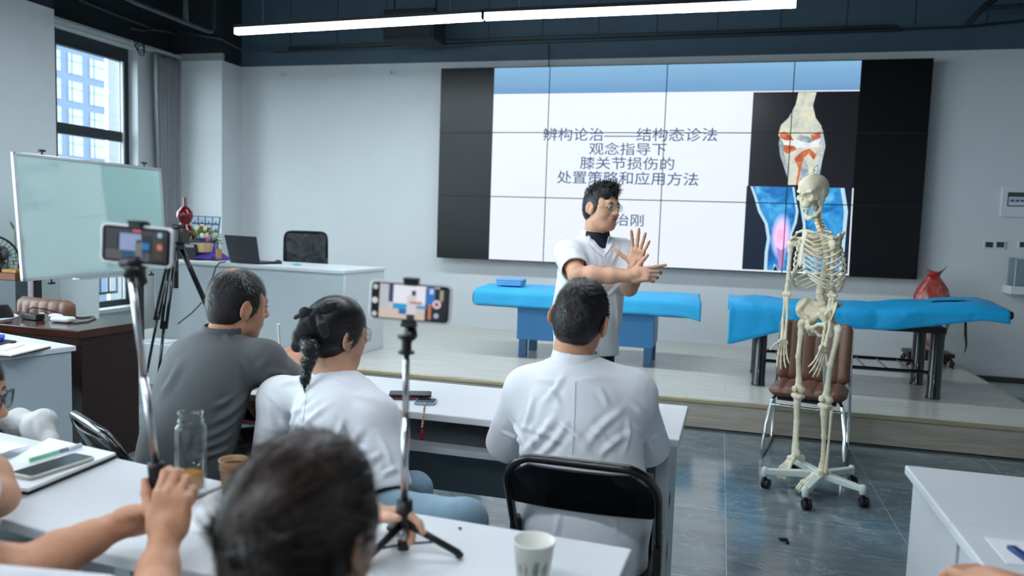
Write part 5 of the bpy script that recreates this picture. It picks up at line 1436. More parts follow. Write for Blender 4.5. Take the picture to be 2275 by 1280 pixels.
# ================================================================ people close to the camera
M_TAN = M_SKIN2
M_PHONEW = mat('white_phone_frame', (222, 224, 226), .25, metal=.2); M_PHONEB = mat('graphite_phone_frame', (70, 74, 80), .25, metal=.6)
def screen_mat(name, rgb): return emit(name, rgb, .9, .08)
SCR = {}
def scr(rgb):
    if rgb not in SCR: SCR[rgb] = screen_mat('phone_screen_%d' % len(SCR), rgb)
    return SCR[rgb]
def phone(label, c, ux, uy, w, h, th, m_body, pics=None, group=None):
    """c centre of the front glass, ux along the long side, uy up, front normal = ux x uy"""
    c, ux, uy = A(c), unit(ux), unit(uy); n = np.cross(ux, uy)
    t = thing('smartphone', label, 'phone', tuple(c), 0, group)
    def rr(W, H, r, d):
        out = []
        for (sx, sy, a0) in ((1, 1, 0), (-1, 1, 90), (-1, -1, 180), (1, -1, 270)):
            for k in range(5):
                a = math.radians(a0 + k * 22.5); out.append(c + ux * (sx * (W / 2 - r) + r * math.cos(a)) + uy * (sy * (H / 2 - r) + r * math.sin(a)) + n * d)
        return out
    MB().ring_loft([rr(w - .002, h - .002, .010, -th), rr(w, h, .011, -th + .0015), rr(w, h, .011, -.0015), rr(w - .002, h - .002, .010, 0)]).build('case', m_body, t, smooth=False, bevel=.0006)
    s = MB().ring_loft([rr(w - .008, h - .008, .008, .0001), rr(w - .008, h - .008, .008, .0005)]).build('screen', M_BLACKGLOSS, t, smooth=False)
    for i, (x0, y0, x1, y1, rgb) in enumerate(pics or []):
        d = .0007 + .00012 * i; b = MB(); q = lambda x, y: c + ux * (x - .5) * (w - .010) + uy * (.5 - y) * (h - .010) + n * d
        if x1 is None:
            b.prism([c + ux * ((x0 - .5) * (w - .010) + y1 * math.cos(k * PI / 8)) + uy * ((.5 - y0) * (h - .010) + y1 * math.sin(k * PI / 8)) + n * d for k in range(16)], tuple(n * .0001))
        else: b.prism([q(x0, y1), q(x1, y1), q(x1, y0), q(x0, y0)], tuple(n * .0001))
        b.build('screen_picture', scr(rgb), s, smooth=False)
    return t, n
def clamp(t, c, ux, uy, n, h, th):
    """spring clamp holding a phone top and bottom"""
    c, ux, uy, n = A(c), unit(ux), unit(uy), unit(n)
    R = Matrix(np.stack([ux, n, uy], 1).tolist())
    for s in (-1, 1):
        b = MB(); b.box(c + uy * s * (h / 2 + .005) - n * (th / 2 - .002), (.030, th + .012, .007), R); b.box(c + uy * s * (h / 2 - .001) + n * .004, (.028, .004, .012), R); b.build('clamp_jaw', M_BLACK, t, bevel=.002)
    MB().box(c - n * (th + .010), (.024, .012, h + .012), R).build('clamp_back', M_BLACK, t, bevel=.003)
    return c - uy * (h / 2 + .012) - n * (th + .008)

def person_with_stick():
    t = thing('person', 'person at the lower left edge gripping a selfie stick with both hands', 'person', (1.75, -7.5, 0))
    Y = -7.11
    wrR = np.array(at(366, 1200, Y - .05)); elR = np.array(at(322, 1400, Y - .20)); wrL = np.array(at(262, 1168, Y - .03)); elL = np.array(at(70, 1262, Y - .17))
    shL, shR = A((1.66, -7.56, .93)), A((2.02, -7.70, .94)); neck = A((1.83, -7.68, 1.05)); pel = A((1.80, -7.76, .50)); fb = unit((.35, .93, 0))
    c = A((1.86, -7.62, 1.23)); Rh = frame(unit((.3, .95, -.05)), (0, 0, 1)); s = .95
    S = SDF(.02); L = head_sdf(S, c, Rh, s); neck_sdf(S, L, neck, 1, .052); torso_sdf(S, neck - A((0, 0, .05)), pel, fb, .14, .085)
    arm_sdf(S, shL, elL, wrL, .90); arm_sdf(S, shR, elR, wrR, .94)
    b = hand_sdf(S, wrR, unit((.02, .25, .95)), unit((.35, -.90, .25)), 1, [(.55, .85, .4), (.75, .95, .5), (.85, 1.0, .5), (.9, 1.05, .5)], .05, (.55, .80, -.35), .90, tcurl=.2)
    a = hand_sdf(S, wrL, unit((.92, .22, .28)), unit((-.05, -.75, -.62)), -1, [(.5, .7, .4), (.55, .8, .4), (.6, .8, .4), (.6, .8, .4)], .05, (.6, .8, -.2), .90)
    finish('body', S, .0036, [M_TAN, M_LIP], t, 1, None, body_mi(c, Rh, s)); nails(a, t); nails(b, t); eyes(t, L, Rh, s)
    V, F = hair_shell(c, Rh, s, .010, CUT_FACE + CUT_EARS, .005); qmesh('hair', V, F, M_HAIR, t)
    fl = [(shL * .6 + elL * .4, shL * .2 + elL * .8 + A((0, 0, .05)), .02, .005), (shL * .3 + elL * .7 + A((-.05, 0, .04)), shL * .3 + elL * .7 + A((.06, -.03, .02)), .014, .005)]
    seated_top(t, neck, pel, fb, shL, shR, elL, elR, .165, .115, M_COAT, .86, .066, .074, .006, fl, .004, 31, .10)
    legs_seated(t, pel, fb, [A((1.78, -7.36, .49)), A((2.0, -7.42, .49))], [A((1.79, -7.33, .09)), A((2.02, -7.39, .09))], M_TROUS)
    # the selfie stick
    h0, h1, p1 = np.array(at(353, 1120, Y)), np.array(at(346, 1028, Y)), np.array(at(290, 604, Y - .0))
    k = thing('selfie_stick', 'selfie stick with black handle held up at the left', 'selfie stick', tuple(h0))
    d = unit(h1 - h0)
    MB().tube([h0 - d * .05, h0, h1 - d * .01, h1], [.0135, .0145, .0150, .0155], 14).build('handle', M_BLACK, k, smooth=True)
    MB().tube([h1, h1 * .55 + p1 * .45], .0072, 12).build('pole_section', M_STEEL, k, smooth=True); MB().tube([h1 * .56 + p1 * .44, p1], .0062, 12).build('pole_section', M_STEEL, k, smooth=True)
    b = MB(); b.tube([p1 - A((0, 0, .01)), p1 + A((0, 0, .012))], .013, 12); b.tube([p1 + A((-.018, 0, .016)), p1 + A((.022, 0, .020))], .010, 12); b.build('tilt_joint', M_BLACK, k, smooth=True)
    pc = np.array(at(302, 545, Y)); ux, uy = unit((.99, .06, -.045)), unit((.045, .0, 1)); uy = unit(uy - ux * np.dot(uy, ux))
    pics = [(.05, .06, .96, .94, (52, 54, 58)), (.22, .20, .26, .72, (20, 22, 28)), (.26, .18, .58, .66, (140, 158, 196)), (.05, .66, .70, .94, (84, 80, 78)), (.30, .68, .66, .86, (20, 72, 108)), (.60, .20, .74, .70, (26, 30, 34)), (.56, .42, .70, .60, (30, 110, 190)), (.50, .40, .60, .88, (112, 112, 108)), (.515, .34, .58, .42, (40, 38, 40)), (.78, .30, .90, .84, (72, 68, 60)), (.46, .055, .58, .12, (216, 96, 104)), (.86, .5, None, .006, (200, 120, 110)), (.86, .16, None, .005, (150, 190, 214))]
    ph, n = phone('white smartphone on the left selfie stick, filming the lecture', pc, ux, uy, .150, .0745, .0085, M_PHONEW, pics)
    q = clamp(k, pc, ux, uy, n, .0745, .0085)
    MB().tube([q, q - A((0, 0, .022)) + A((.004, 0, 0)), p1 + A((.010, 0, .026))], [.009, .009, .008], 10).build('neck', M_BLACK, k, smooth=True)
person_with_stick()

def person_with_glasses():
    t = thing('person', 'person with glasses cut off by the left edge, elbow on the table', 'person', (1.40, -7.35, 0))
    Y = -7.0; c = np.array(at(-96, 880, Y)); fh = unit((.93, .30, -.16)); Rh = frame(fh, (0, 0, 1)); s = .95
    neck = np.array(at(-140, 1010, Y - .03)); pel = A((neck[0] - .02, -7.36, .50)); fb = unit((.55, .83, 0))
    elR = np.array(atz(-4, 1106, .80)); wrR = elR + A((-.13, .04, .12)); shR = np.array(at(-200, 1090, -7.30)); shL = np.array(at(-250, 1090, -7.10)); elL = shL + A((.02, .16, -.22)); wrL = elL + A((.12, .02, -.10))
    S = SDF(.02); L = head_sdf(S, c, Rh, s); neck_sdf(S, L, neck, 1, .050); torso_sdf(S, neck - A((0, 0, .05)), pel, fb, .14, .085)
    arm_sdf(S, shR, elR, wrR, .95); arm_sdf(S, shL, elL, wrL, .9)
    a = hand_sdf(S, wrR, unit((-.35, .1, .9)), unit((.9, .3, .3)), 1, [(.7, .9, .5)] * 4, .05, (.6, .7, -.3), .9); b = hand_sdf(S, wrL, (1, .3, 0), (0, 0, 1), -1, [(.3, .4, .3)] * 4, s=.9)
    finish('body', S, .004, [M_SKIN2, M_LIP], t, 1, None, body_mi(c, Rh, s)); nails(a, t); nails(b, t); eyes(t, L, Rh, s); brows(t, L); glasses(t, L, Rh, s, .027, .022, mat('grey_spectacle_frame', (70, 72, 80), .3), .0022)
    V, F = hair_shell(c, Rh, s, .012, CUT_FACE + CUT_EARS, .005); st = strands(V, F, 2000, lambda P, N: np.tile(A((0, 0, -1.)), (len(P), 1)), .03, .001, lift=.1, jitter=.1, seed=4); v, f = join([(V, F), st]); qmesh('hair', v, f, M_HAIR, t)
    seated_top(t, neck, pel, fb, shL, shR, elL, elR, .165, .115, M_COAT, .6, .062, .068, .007, [], .004, 33, .10)
    legs_seated(t, pel, fb, [A((pel[0] + .08, -6.95, .49)), A((pel[0] + .26, -7.02, .49))], [A((pel[0] + .10, -6.98, .09)), A((pel[0] + .28, -7.02, .09))], M_TROUS)
person_with_glasses()

def woman_at_front():
    t = thing('person', 'person with pinned-up dark hair at the bottom centre, seen from behind, holding the phone tripod', 'person', (2.62, -7.6, 0))
    Y = -7.51; c = np.array(at(690, 1176, Y)); fh = unit((.06, .98, -.12)); Rh = frame(fh, (.02, 0, 1)); s = .89
    neck = c + A((0, -.045, -.18)); pel = A((c[0] + .0, -7.68, .48)); fb = unit((.0, 1, 0))
    shL, shR = neck + A((-.165, -.02, -.035)), neck + A((.165, -.02, -.035)); elL = shL + A((-.02, .16, -.24)); base = np.array(atz(896, 1222, .757)); grip = np.array(at(898, 1163, base[1])); wrL = grip + A((-.104, .020, -.002)); elR, wrR = shR + A((.05, .14, -.24)), A((neck[0] + .12, -7.30, .60))
    S = SDF(.02); L = head_sdf(S, c, Rh, s); neck_sdf(S, L, neck, 1, .048); torso_sdf(S, neck - A((0, 0, .05)), pel, fb, .135, .08)
    arm_sdf(S, shL, elL, wrL, .88); arm_sdf(S, shR, elR, wrR, .88)
    a = hand_sdf(S, wrL, unit((1, .04, .16)), unit((-.15, .25, .95)), -1, [(.15, .55, .5), (.7, 1.1, .8), (.8, 1.1, .8), (.9, 1.1, .8)], .03, (.42, 1.0, -.02), .90, tcurl=.12)
    b = hand_sdf(S, wrR, (-.4, .8, 0), (0, 0, 1), 1, [(.4, .5, .3)] * 4, s=.88)
    finish('body', S, .004, [M_SKIN, M_LIP], t, 1, None, body_mi(c, Rh, s)); nails(a, t); nails(b, t); eyes(t, L, Rh, s)
    pin = np.array(at(585, 1215, Y - .085))
    V, F = hair_shell(c, Rh, s, .011, [((0, .105, -.040), (.080, .050, .092)), ((0, .06, -.110), (.12, .070, .085))], .0055, [((.0, -.05, .045), (.075, .068, .068)), ((-.012, -.075, -.02), (.072, .042, .075)), ((.0, -.055, -.075), (.068, .05, .07))])
    N = normals(V, F); V = V + N * (wob(V * A((1, 1, 2.)), 6, 3, 2) * .004)[:, None]
    def df(P, N):
        d = pin - P + A((0, 0, .03)); d = d / (np.linalg.norm(d, axis=1)[:, None] + 1e-6)
        return d + np.cross(N, d) * .25 * wob(P, 5, 8, 1)[:, None]
    st = strands(V, F, 7000, df, .075, .0014, lift=.06, jitter=.05, seed=15); fly = strands(V, F, 500, df, .06, .0004, lift=.35, jitter=.35, seed=16)
    tail = strands(V, F, 900, lambda P, N: np.tile(A((0, -.1, -1.)), (len(P), 1)), .09, .0016, lambda cc, N: (((cc - c) @ Rh)[:, 2] < -.05) & (N[:, 1] < .2), .05, .08, 17)
    v, f = join([(V, F), st, fly, tail]); qmesh('hair', v, f, M_HAIRB, t)
    b = MB(); u = unit(np.array(at(640, 1198, Y - .09)) - np.array(at(530, 1232, Y - .09))); p0 = np.array(at(585, 1216, Y - .105))
    for k in range(9): q = p0 + u * (k - 4) * .009; b.tube([q + A((0, .012, .016)), q + A((0, -.008, .004)), q + A((0, -.004, -.014))], .0028, 6)
    b.tube([p0 - u * .042 + A((0, -.008, .004)), p0 + u * .042 + A((0, -.008, .004))], .0045, 8); b.build('hair_clip', M_BLACK, t, smooth=True)
    seated_top(t, neck, pel, fb, shL, shR, elL, elR, .155, .105, cloth_mat('dark_brown_knit', (58, 48, 44), 300, .9, .15, .1), .9, .058, .056, .007, [], .004, 35, .05, name='jumper')
    legs_seated(t, pel, fb, [A((c[0] - .10, -7.26, .48)), A((c[0] + .10, -7.26, .48))], [A((c[0] - .1, -7.28, .09)), A((c[0] + .1, -7.28, .09))], M_TROUS)
    # phone tripod on the table
    top = np.array(at(903, 772, base[1] + .0))
    h0, h1 = np.array(at(897.5, 1166, base[1])), np.array(at(898.5, 1112, base[1]))
    k = thing('phone_tripod', 'small black tripod stick with a phone on top, standing on the table', 'tripod', tuple(base))
    MB().tube([h0, h1], .0165, 14).build('collar', M_BLACK, k, smooth=True); MB().tube([base, h0], .0085, 12).build('pole_section', M_STEEL, k, smooth=True)
    MB().tube([h1, h1 * .45 + top * .55], .0078, 12).build('pole_section', M_STEEL, k, smooth=True); MB().tube([h1 * .46 + top * .54, top], .0066, 12).build('pole_section', M_STEEL, k, smooth=True)
    hub = h0 - A((0, 0, .0)); f1 = np.array(atz(1020, 1234, .757)); r = np.linalg.norm((f1 - base)[:2]); a0 = math.atan2(f1[1] - base[1], f1[0] - base[0])
    for i in range(3):
        a1 = a0 + i * 2 * PI / 3; ft = A((base[0] + r * math.cos(a1), base[1] + r * math.sin(a1), .757)); st_ = hub + A((math.cos(a1), math.sin(a1), 0)) * .012
        lg = MB().tube([st_, ft + A((0, 0, .004))], .0072, 8).build('leg', M_BLACK, k, smooth=True); MB().ell(ft + A((0, 0, .001)), (.009, .009, .007)).build('rubber_foot', M_BLACK, lg, smooth=True)
        MB().tube([base + A((0, 0, .012)), st_ * .45 + ft * .55], .0025, 6).build('brace', M_BLACKMET, k, smooth=True)
    MB().cyl(base + A((0, 0, .002)), base + A((0, 0, .02)), .012).build('hub', M_BLACK, k)
    b = MB(); b.lathe([(.016, 0), (.016, .004), (.010, .008), (.010, .026), (.018, .030), (.018, .036)], top - A((0, 0, .012)), 16); b.build('ball_mount', M_BLACK, k)
    pc = np.array(at(911, 672, base[1] - .0)); ux, uy = unit((.985, .17, -.035)), A((.035, 0, 1)); uy = unit(uy - ux * np.dot(uy, ux))
    W_, G_, Bk = (236, 238, 248), (190, 192, 194), (22, 24, 30)
    pics = [(.10, .02, .88, .98, (206, 204, 204)), (.10, .02, .22, .72, (196, 196, 204)), (.10, .70, .80, .98, (214, 196, 184)), (.22, .02, .28, .52, (58, 62, 98)), (.28, .02, .70, .54, W_), (.70, .06, .99, .98, (26, 30, 38)), (.71, .02, .82, .54, (40, 120, 200)), (.75, .08, .80, .22, (216, 206, 220)), (.74, .52, .78, .94, (196, 120, 90)), (.28, .55, .50, .70, (40, 160, 214)), (.36, .70, .46, .84, (40, 110, 170)), (.58, .58, .72, .66, (60, 150, 210)), (.46, .30, .585, .86, (214, 214, 222)), (.52, .16, .575, .30, (70, 66, 74)), (.50, .46, .66, .54, (196, 150, 130)), (.465, .84, .57, .98, (40, 40, 46)), (.885, .10, .93, .40, (170, 160, 130)),
            (.85, .50, None, .0085, (206, 214, 222)), (.85, .50, None, .0045, (226, 60, 60)), (.85, .82, None, .005, (170, 182, 192)), (.045, .12, None, .005, (196, 200, 206)), (.045, .50, None, .006, (214, 216, 220)), (.045, .88, None, .005, (196, 200, 206))]
    ph, n = phone('white smartphone on the small tripod, red record button showing', pc, ux, uy, .160, .0785, .0085, M_PHONEW, pics)
    q = clamp(k, pc, ux, uy, n, .0785, .0085)
    MB().tube([q, q * .6 + top * .4 + A((.004, 0, 0)), top + A((0.004, 0, .02))], [.012, .013, .011], 10).build('neck', M_BLACK, k, smooth=True)
woman_at_front()

def person_on_right():
    t = thing('person', 'person beyond the right edge, only one hand on the near desk in view', 'person', (4.35, -7.2, 0))
    wr = np.array(atz(2215, 1300, .795)); fb = unit((-.75, .66, 0)); neck = A((4.42, -7.22, 1.06)); pel = A((4.50, -7.30, .50))
    rt = np.cross(fb, (0, 0, 1)); shL, shR = neck - rt * .18 - A((0, 0, .05)), neck + rt * .18 - A((0, 0, .05))
    c = neck + A((-.03, .03, .20)); Rh = frame(fb); s = .97
    elL = A((wr[0] + .22, wr[1] - .12, .80)); elR = shR + A((-.05, .16, -.22)); wrR = elR + A((-.16, .08, .02)); wrR[2] = max(.80, wrR[2])
    S = SDF(.02); L = head_sdf(S, c, Rh, s); neck_sdf(S, L, neck, 1, .055); torso_sdf(S, neck - A((0, 0, .05)), pel, fb, .15, .09)
    arm_sdf(S, shL, elL, wr); arm_sdf(S, shR, elR, wrR)
    a = hand_sdf(S, wr, unit(np.array(atz(2150, 1272, .785)) - wr), unit((.05, -.25, .95)), -1, [(.5, .8, .5)] * 4, .05, (.6, .8, -.2), .95); b = hand_sdf(S, wrR, (-.8, .5, 0), (0, 0, 1), 1, [(.3, .4, .3)] * 4)
    finish('body', S, .0045, [M_SKIN3, M_LIP], t, 1, None, body_mi(c, Rh, s)); nails(a, t); nails(b, t); eyes(t, L, Rh, s)
    V, F = hair_shell(c, Rh, s, .008, CUT_FACE + CUT_EARS + CUT_NAPE, .006); qmesh('hair', V, F, M_HAIR, t)
    seated_top(t, neck, pel, fb, shL, shR, elL, elR, .18, .12, M_COAT, .7, .066, .072, .008, [], .004, 41, .10)
    legs_seated(t, pel, fb, [pel + fb * .4 - rt * .1, pel + fb * .4 + rt * .1], [A(((pel + fb * .4 - rt * .1)[0], (pel + fb * .4 - rt * .1)[1], .09)), A(((pel + fb * .4 + rt * .1)[0], (pel + fb * .4 + rt * .1)[1], .09))], M_TROUS)
person_on_right()
# ================================================================ smaller things
def on(o, label, cat, group=None): return tag(o, label, cat, group)
# --- pipes, conduits and boxes up under the ceiling
def pipe(name, pts, r, label, m=None, cat='pipe'):
    return on(MB().tube(pts, r, 10).build(name, m or M_GREYPIPE, smooth=True), label, cat)
XP = -2.3
q = lambda x, y: atx(x, y, XP)
b = q(418, 50)
pipe('water_pipe', [q(250, -20), q(300, 5), q(414, 51), q(462, 69), q(470, 69), q(475, 62), q(476, -40)], .024, 'thick grey pipe bending upward near the ceiling at the top left')
pipe('water_pipe', [q(413, 49), q(412, -40)], .026, 'thick grey pipe dropping into the bent one at the top left')
pipe('conduit', [atx(175, 0, -3.2), atx(250, 30, -3.2), atx(330, 60, -3.2), atx(340, 62, -3.2), atx(318, 68, -3.2), atx(290, 62, -3.2)], .014, 'thin grey conduit above the window', cat='conduit')
pipe('conduit', [atx(335, 66, -3.2), atx(372, 70, -3.2), atx(440, 92, -3.2), Vector((-3.10, -.42, 3.50)), Vector((-2.53, -.42, 3.40))], .012, 'thin grey conduit running over the curtain to the corner', cat='conduit')
pipe('conduit', [Vector((-2.53, -.40, 3.395)), Vector((-2.53, -.05, 3.36)), Vector((-1.9, -.04, 3.345))], .012, 'short grey conduit turning round the corner column', cat='conduit')
pipe('conduit', [Vector((-2.1, -.03, 3.33)), at(1200, 93, -.03), at(2000, 66, -.03)], .016, 'long grey conduit along the dark wall, the lower one of two', cat='conduit')
pipe('conduit', [at(640, 107, -.03), at(1200, 84, -.03), at(1990, 58, -.03)], .016, 'long grey conduit along the dark wall, the upper one of two', cat='conduit')
pipe('conduit', [at(1950, 66, -.03), at(2140, 60, -.03), at(2275, 46, -.03), at(2420, 40, -.03)], .012, 'thin dark conduit at the top right', M_DARK, 'conduit')
pipe('ceiling_brace', [at(2148, 55, -.3), at(2180, 22, -.3), at(2230, -20, -.3)], .03, 'dark bracket pipe in the top right corner', M_DARK, 'pipe')
pipe('ceiling_brace', [at(2185, 18, -.3), at(2400, 5, -.3)], .022, 'dark level pipe in the top right corner', M_DARK, 'pipe')
b = MB()
for k in range(3):
    c = atx(310, 100 + k * 6, -3.1); b.tube([c + Vector((.01 * k, .075 * math.cos(a * PI / 10) * (1 - .15 * k), .055 * math.sin(a * PI / 10))) for a in range(21)], .005, 6)
b.tube([atx(305, 62, -3.1), atx(306, 88, -3.1)], .005, 6)
on(b.build('cable_coil', M_BLACK, smooth=True), 'loop of black cable hanging above the window', 'cable')
pipe('screen_cable', [at(1219, 98, -.05), at(1219.5, 150, -.05)], .006, 'black cable running down the wall to the top of the video wall', M_BLACK, 'cable')
t = thing('ceiling_speaker', 'dark box hanging behind the lit lamp under the ceiling', 'speaker', at(920, 95, -.6))
p, p2 = at(865, 30, -.6), at(975, 93, -.6)
b = MB(); b.prism([(p.x, -.75, p.z), (p.x, -.75, p2.z), (p2.x, -.75, p2.z), (p2.x, -.75, p.z)], (0, .35, 0)); b.build('cabinet', M_DARK, t, bevel=.01)
MB().bb((p.x + .03, -.757, p2.z + .03), (p2.x - .03, -.750, p2.z + .12)).build('grille', M_BLACK, t)
for x in (p.x + .05, p2.x - .05): MB().cyl((x, -.58, p.z), (x, -.58, ZC), .008).build('hanger', M_DARK, t)
for (x, y, lb) in ((626, 166, 'small white hook high on the wall above the stage desk'), (868, 160, 'small white hook on the wall to the left of the video wall')):
    p = at(x, y, -.02); b = MB(); b.cyl((p.x, 0, p.z), (p.x, -.03, p.z), .008, n=10); b.ell((p.x, -.03, p.z - .012), (.012, .008, .02)); on(b.build('wall_hook', M_WHITE), lb, 'hook')
# --- on the right wall end
t = thing('distribution_box', 'pale wall box with a window showing a row of circuit breakers', 'fuse box', (5.85, 0, 1.6))
x0, z1 = at(2227, 415, -.02).x, at(2227, 415, -.02).z; z0 = at(2227, 482, -.02).z; wd = .52
MB().bb((x0, -.025, z0), (x0 + wd, -.001, z1)).build('cover', M_WHITE, t, bevel=.006)
MB().bb((x0 + .05, -.028, z0 + .10), (x0 + wd - .05, -.024, z1 - .05)).build('window', mat('smoky_plastic', (60, 68, 70), .2), t)
MB().bb((x0 + .06, -.031, z0 + .11), (x0 + wd - .06, -.027, z0 + .19)).build('breaker_rail', mat('pale_breaker', (190, 196, 200), .5), t)
for k in range(9):
    MB().bb((x0 + .075 + k * .042, -.038, z0 + .145), (x0 + .098 + k * .042, -.030, z0 + .165)).build('breaker_switch', mat('blue_breaker_toggle', (40, 90, 160), .4) if k == 0 else bpy.data.materials['blue_breaker_toggle'], t)
    MB().bb((x0 + .070 + k * .042, -.033, z0 + .118), (x0 + .103 + k * .042, -.030, z0 + .136)).build('breaker_label', M_WHITE, t)
for (xa, xb, lb) in ((2186, 2209, 'square wall thermostat, left one of the pair right of the video wall'), (2210.5, 2233.5, 'square wall thermostat, right one of the pair right of the video wall'), (2262, 2285, 'square wall thermostat cut off by the right edge')):
    a, b2 = at(xa, 535, -.01), at(xb, 554, -.01); t = thing('thermostat', lb, 'thermostat', ((a.x + b2.x) / 2, 0, b2.z))
    MB().bb((a.x, -.014, b2.z), (b2.x, -.001, a.z)).build('case', M_WHITE, t, bevel=.003)
    MB().bb((a.x + .014, -.0155, b2.z + .016), (b2.x - .014, -.0135, a.z - .010)).build('display', mat('dark_lcd', (50, 62, 66), .2), t)
t = thing('wall_holder', 'white wall shelf with a clear acrylic case, at the right edge', 'holder', (5.95, -.1, .95))
a, b2 = at(2236, 634, -.1), at(2240, 652, -.1)
MB().bb((a.x, -.22, b2.z), (a.x + .5, -.001, a.z)).build('shelf', M_WHITE, t, bevel=.004)
MB().bb((a.x + .03, -.20, a.z), (a.x + .47, -.01, a.z + .26)).build('acrylic_case', thin_glass('clear_acrylic', (228, 234, 236)), t, bevel=.003)
b = MB(); b.bb((a.x + .028, -.202, a.z), (a.x + .036, -.194, a.z + .26)); b.bb((a.x + .028, -.202, a.z + .254), (a.x + .47, -.194, a.z + .262)); b.build('case_edge', M_EDGE, t)
# --- red vase on its stand
M_VASE = NT('red_white_marbled_glaze'); v = M_VASE.coords('Object'); n = M_VASE.noise(v, 3.2, 5, .6, .8)
M_VASE.link(M_VASE.ramp(n, [(.38, lin((212, 206, 204))), (.48, lin((176, 92, 84))), (.58, lin((158, 36, 36))), (.8, lin((126, 24, 26)))]), M_VASE.b.inputs['Base Color']); M_VASE.b.inputs['Roughness'].default_value = .22
VYc = -.42; cz = at(2072, 640, VYc); vx = cz.x; z0 = .345; zt = at(2072, 611, VYc).z
t = thing('vase', 'large red and white marbled vase with a flared mouth', 'vase', (vx, VYc, z0))
hgt = zt - z0
prof = [(.05, 0), (.075, .01), (.085, .06), (.075, .16), (.095, .30), (.13, .45), (.158, .60), (.155, .72), (.125, .84), (.08, .93), (.055, .97), (.052, 1.0)]
MB().lathe([(r, z * hgt) for r, z in prof], (vx, VYc, z0), 36, sy=.55).build('body', M_VASE.m, t, smooth=True)
b = MB(); rings = []
for k in range(6):
    u = k / 5; rr = .052 + .032 * u ** 1.2; z = zt - .005 + .055 * u
    rings.append([(vx + .022 * u + rr * math.cos(a * PI / 18), VYc + rr * .55 * math.sin(a * PI / 18), z + .022 * u * math.cos(a * PI / 9 + .5) + .012 * u * math.cos(a * PI / 18)) for a in range(36)])
rings += [[(p[0] * .9 + (vx + .022) * .1, p[1] * .9 + VYc * .1, p[2] - .004) for p in rings[-1]], [(p[0] * .5 + vx * .5, p[1] * .5 + VYc * .5, zt - .01) for p in rings[0]]]
b.ring_loft(rings); b.build('mouth', M_VASE.m, t, smooth=True)
t = thing('vase_stand', 'dark carved wooden stand under the red vase', 'stand', (vx, VYc, STZ))
MB().bb((vx - .20, VYc - .13, .305), (vx + .20, VYc + .13, .343)).build('top', M_BROWND, t, bevel=.012, seg=3)
MB().bb((vx - .17, VYc - .11, .265), (vx + .17, VYc + .11, .305)).build('apron', M_BROWND, t, bevel=.01)
for sx in (-1, 1):
    for sy in (-1, 1): MB().tube([(vx + sx * .16, VYc + sy * .10, .29), (vx + sx * .185, VYc + sy * .115, .25), (vx + sx * .17, VYc + sy * .105, .225), (vx + sx * .19, VYc + sy * .12, STZ + .018)], [.022, .026, .018, .02], 8).build('leg', M_BROWND, t, smooth=True)
# --- things on the stage desk
t = thing('laptop', 'open black laptop on the stage desk, its lid towards the room', 'laptop', tuple(pd(-1.28, .22)))
a, b2, c, d = [np.array(q) for q in (at(511, 579, -2.14), at(577, 582.5, -2.22), at(568.5, 526.5, -2.30), at(498, 522, -2.22))]
for q in (a, b2): q[2] = .967
nn = unit(np.cross(b2 - a, d - a)); nn = nn if nn[1] > 0 else -nn
M_LAP = mat('dark_grey_laptop_shell', (56, 60, 64), .45, metal=.2, var=.05)
MB().ring_loft([[a, b2, c, d], [q + nn * .008 for q in (a, b2, c, d)]]).build('lid', M_LAP, t, bevel=.002, smooth=False)
ux = unit(b2 - a); uy = unit(A((-ux[1], ux[0], 0))); e = A((0, 0, .016))
base = [a + uy * .0, b2 + uy * .0, b2 + uy * .24 + ux * .02, a + uy * .24 + ux * .02]; base = [A((q[0], q[1], .962)) for q in base]
MB().ring_loft([base, [q + e for q in base]]).build('keyboard_base', M_BLACK, t, bevel=.003, smooth=False)
MB().box(a + ux * .18 - uy * .004 + A((0, 0, .004)), (.014, .006, .006)).build('red_mark', mat('red_plastic', (196, 40, 60), .4), t)
def mouse(p, rz, label):
    S = SDF(.01); S.ell((p[0], p[1], p[2] + .006), (.032, .056, .026), (0, 0, rz)); S.p.append(('b', A((p[0], p[1], p[2] - .1)), A((.2, .2, .1)), np.eye(3), 0, .002, 's', None)); V, F = S.mesh(.004); on(qmesh('computer_mouse', V, F, M_BLACK), label, 'mouse')
mp = at(618, 580, -2.0); mouse((mp.x, mp.y, .963), .9, 'black computer mouse to the right of the open laptop')
mp = at(474, 575, -1.98); mouse((mp.x, mp.y, .963), .6, 'black computer mouse beside the glass tea bottle')
def bottle(name, label, c, r, h, tea, m_tea, lid=False, neck=True):
    t = thing(name, label, 'bottle', c)
    M_BG = bpy.data.materials.get('bottle_glass') or thin_glass('bottle_glass', (247, 250, 250))
    pr = [(r * .9, 0), (r, .004), (r, h * .80), (r * .97, h * .83), (r * .80, h * .86), (r * .78, h * .88), (r * .84, h * .885), (r * .84, h * .90), (r * .78, h * .905), (r * .78, h * .975), (r * .82, h * .98), (r * .82, h), (r * .74, h), (r * .72, h * .87), (r * .86, h * .82), (r * .87, .018), (r * .5, .016)]
    MB().lathe(pr, c, 40).build('glass', M_BG, t, smooth=True)
    if tea: MB().lathe([(r * .83, .020), (r * .845, .024), (r * .845, tea), (r * .3, tea)], c, 32).build('tea', m_tea, t, smooth=True)
    return t
M_TEA = mat('amber_tea', (226, 160, 44), .08, var=.1, alpha=.72)

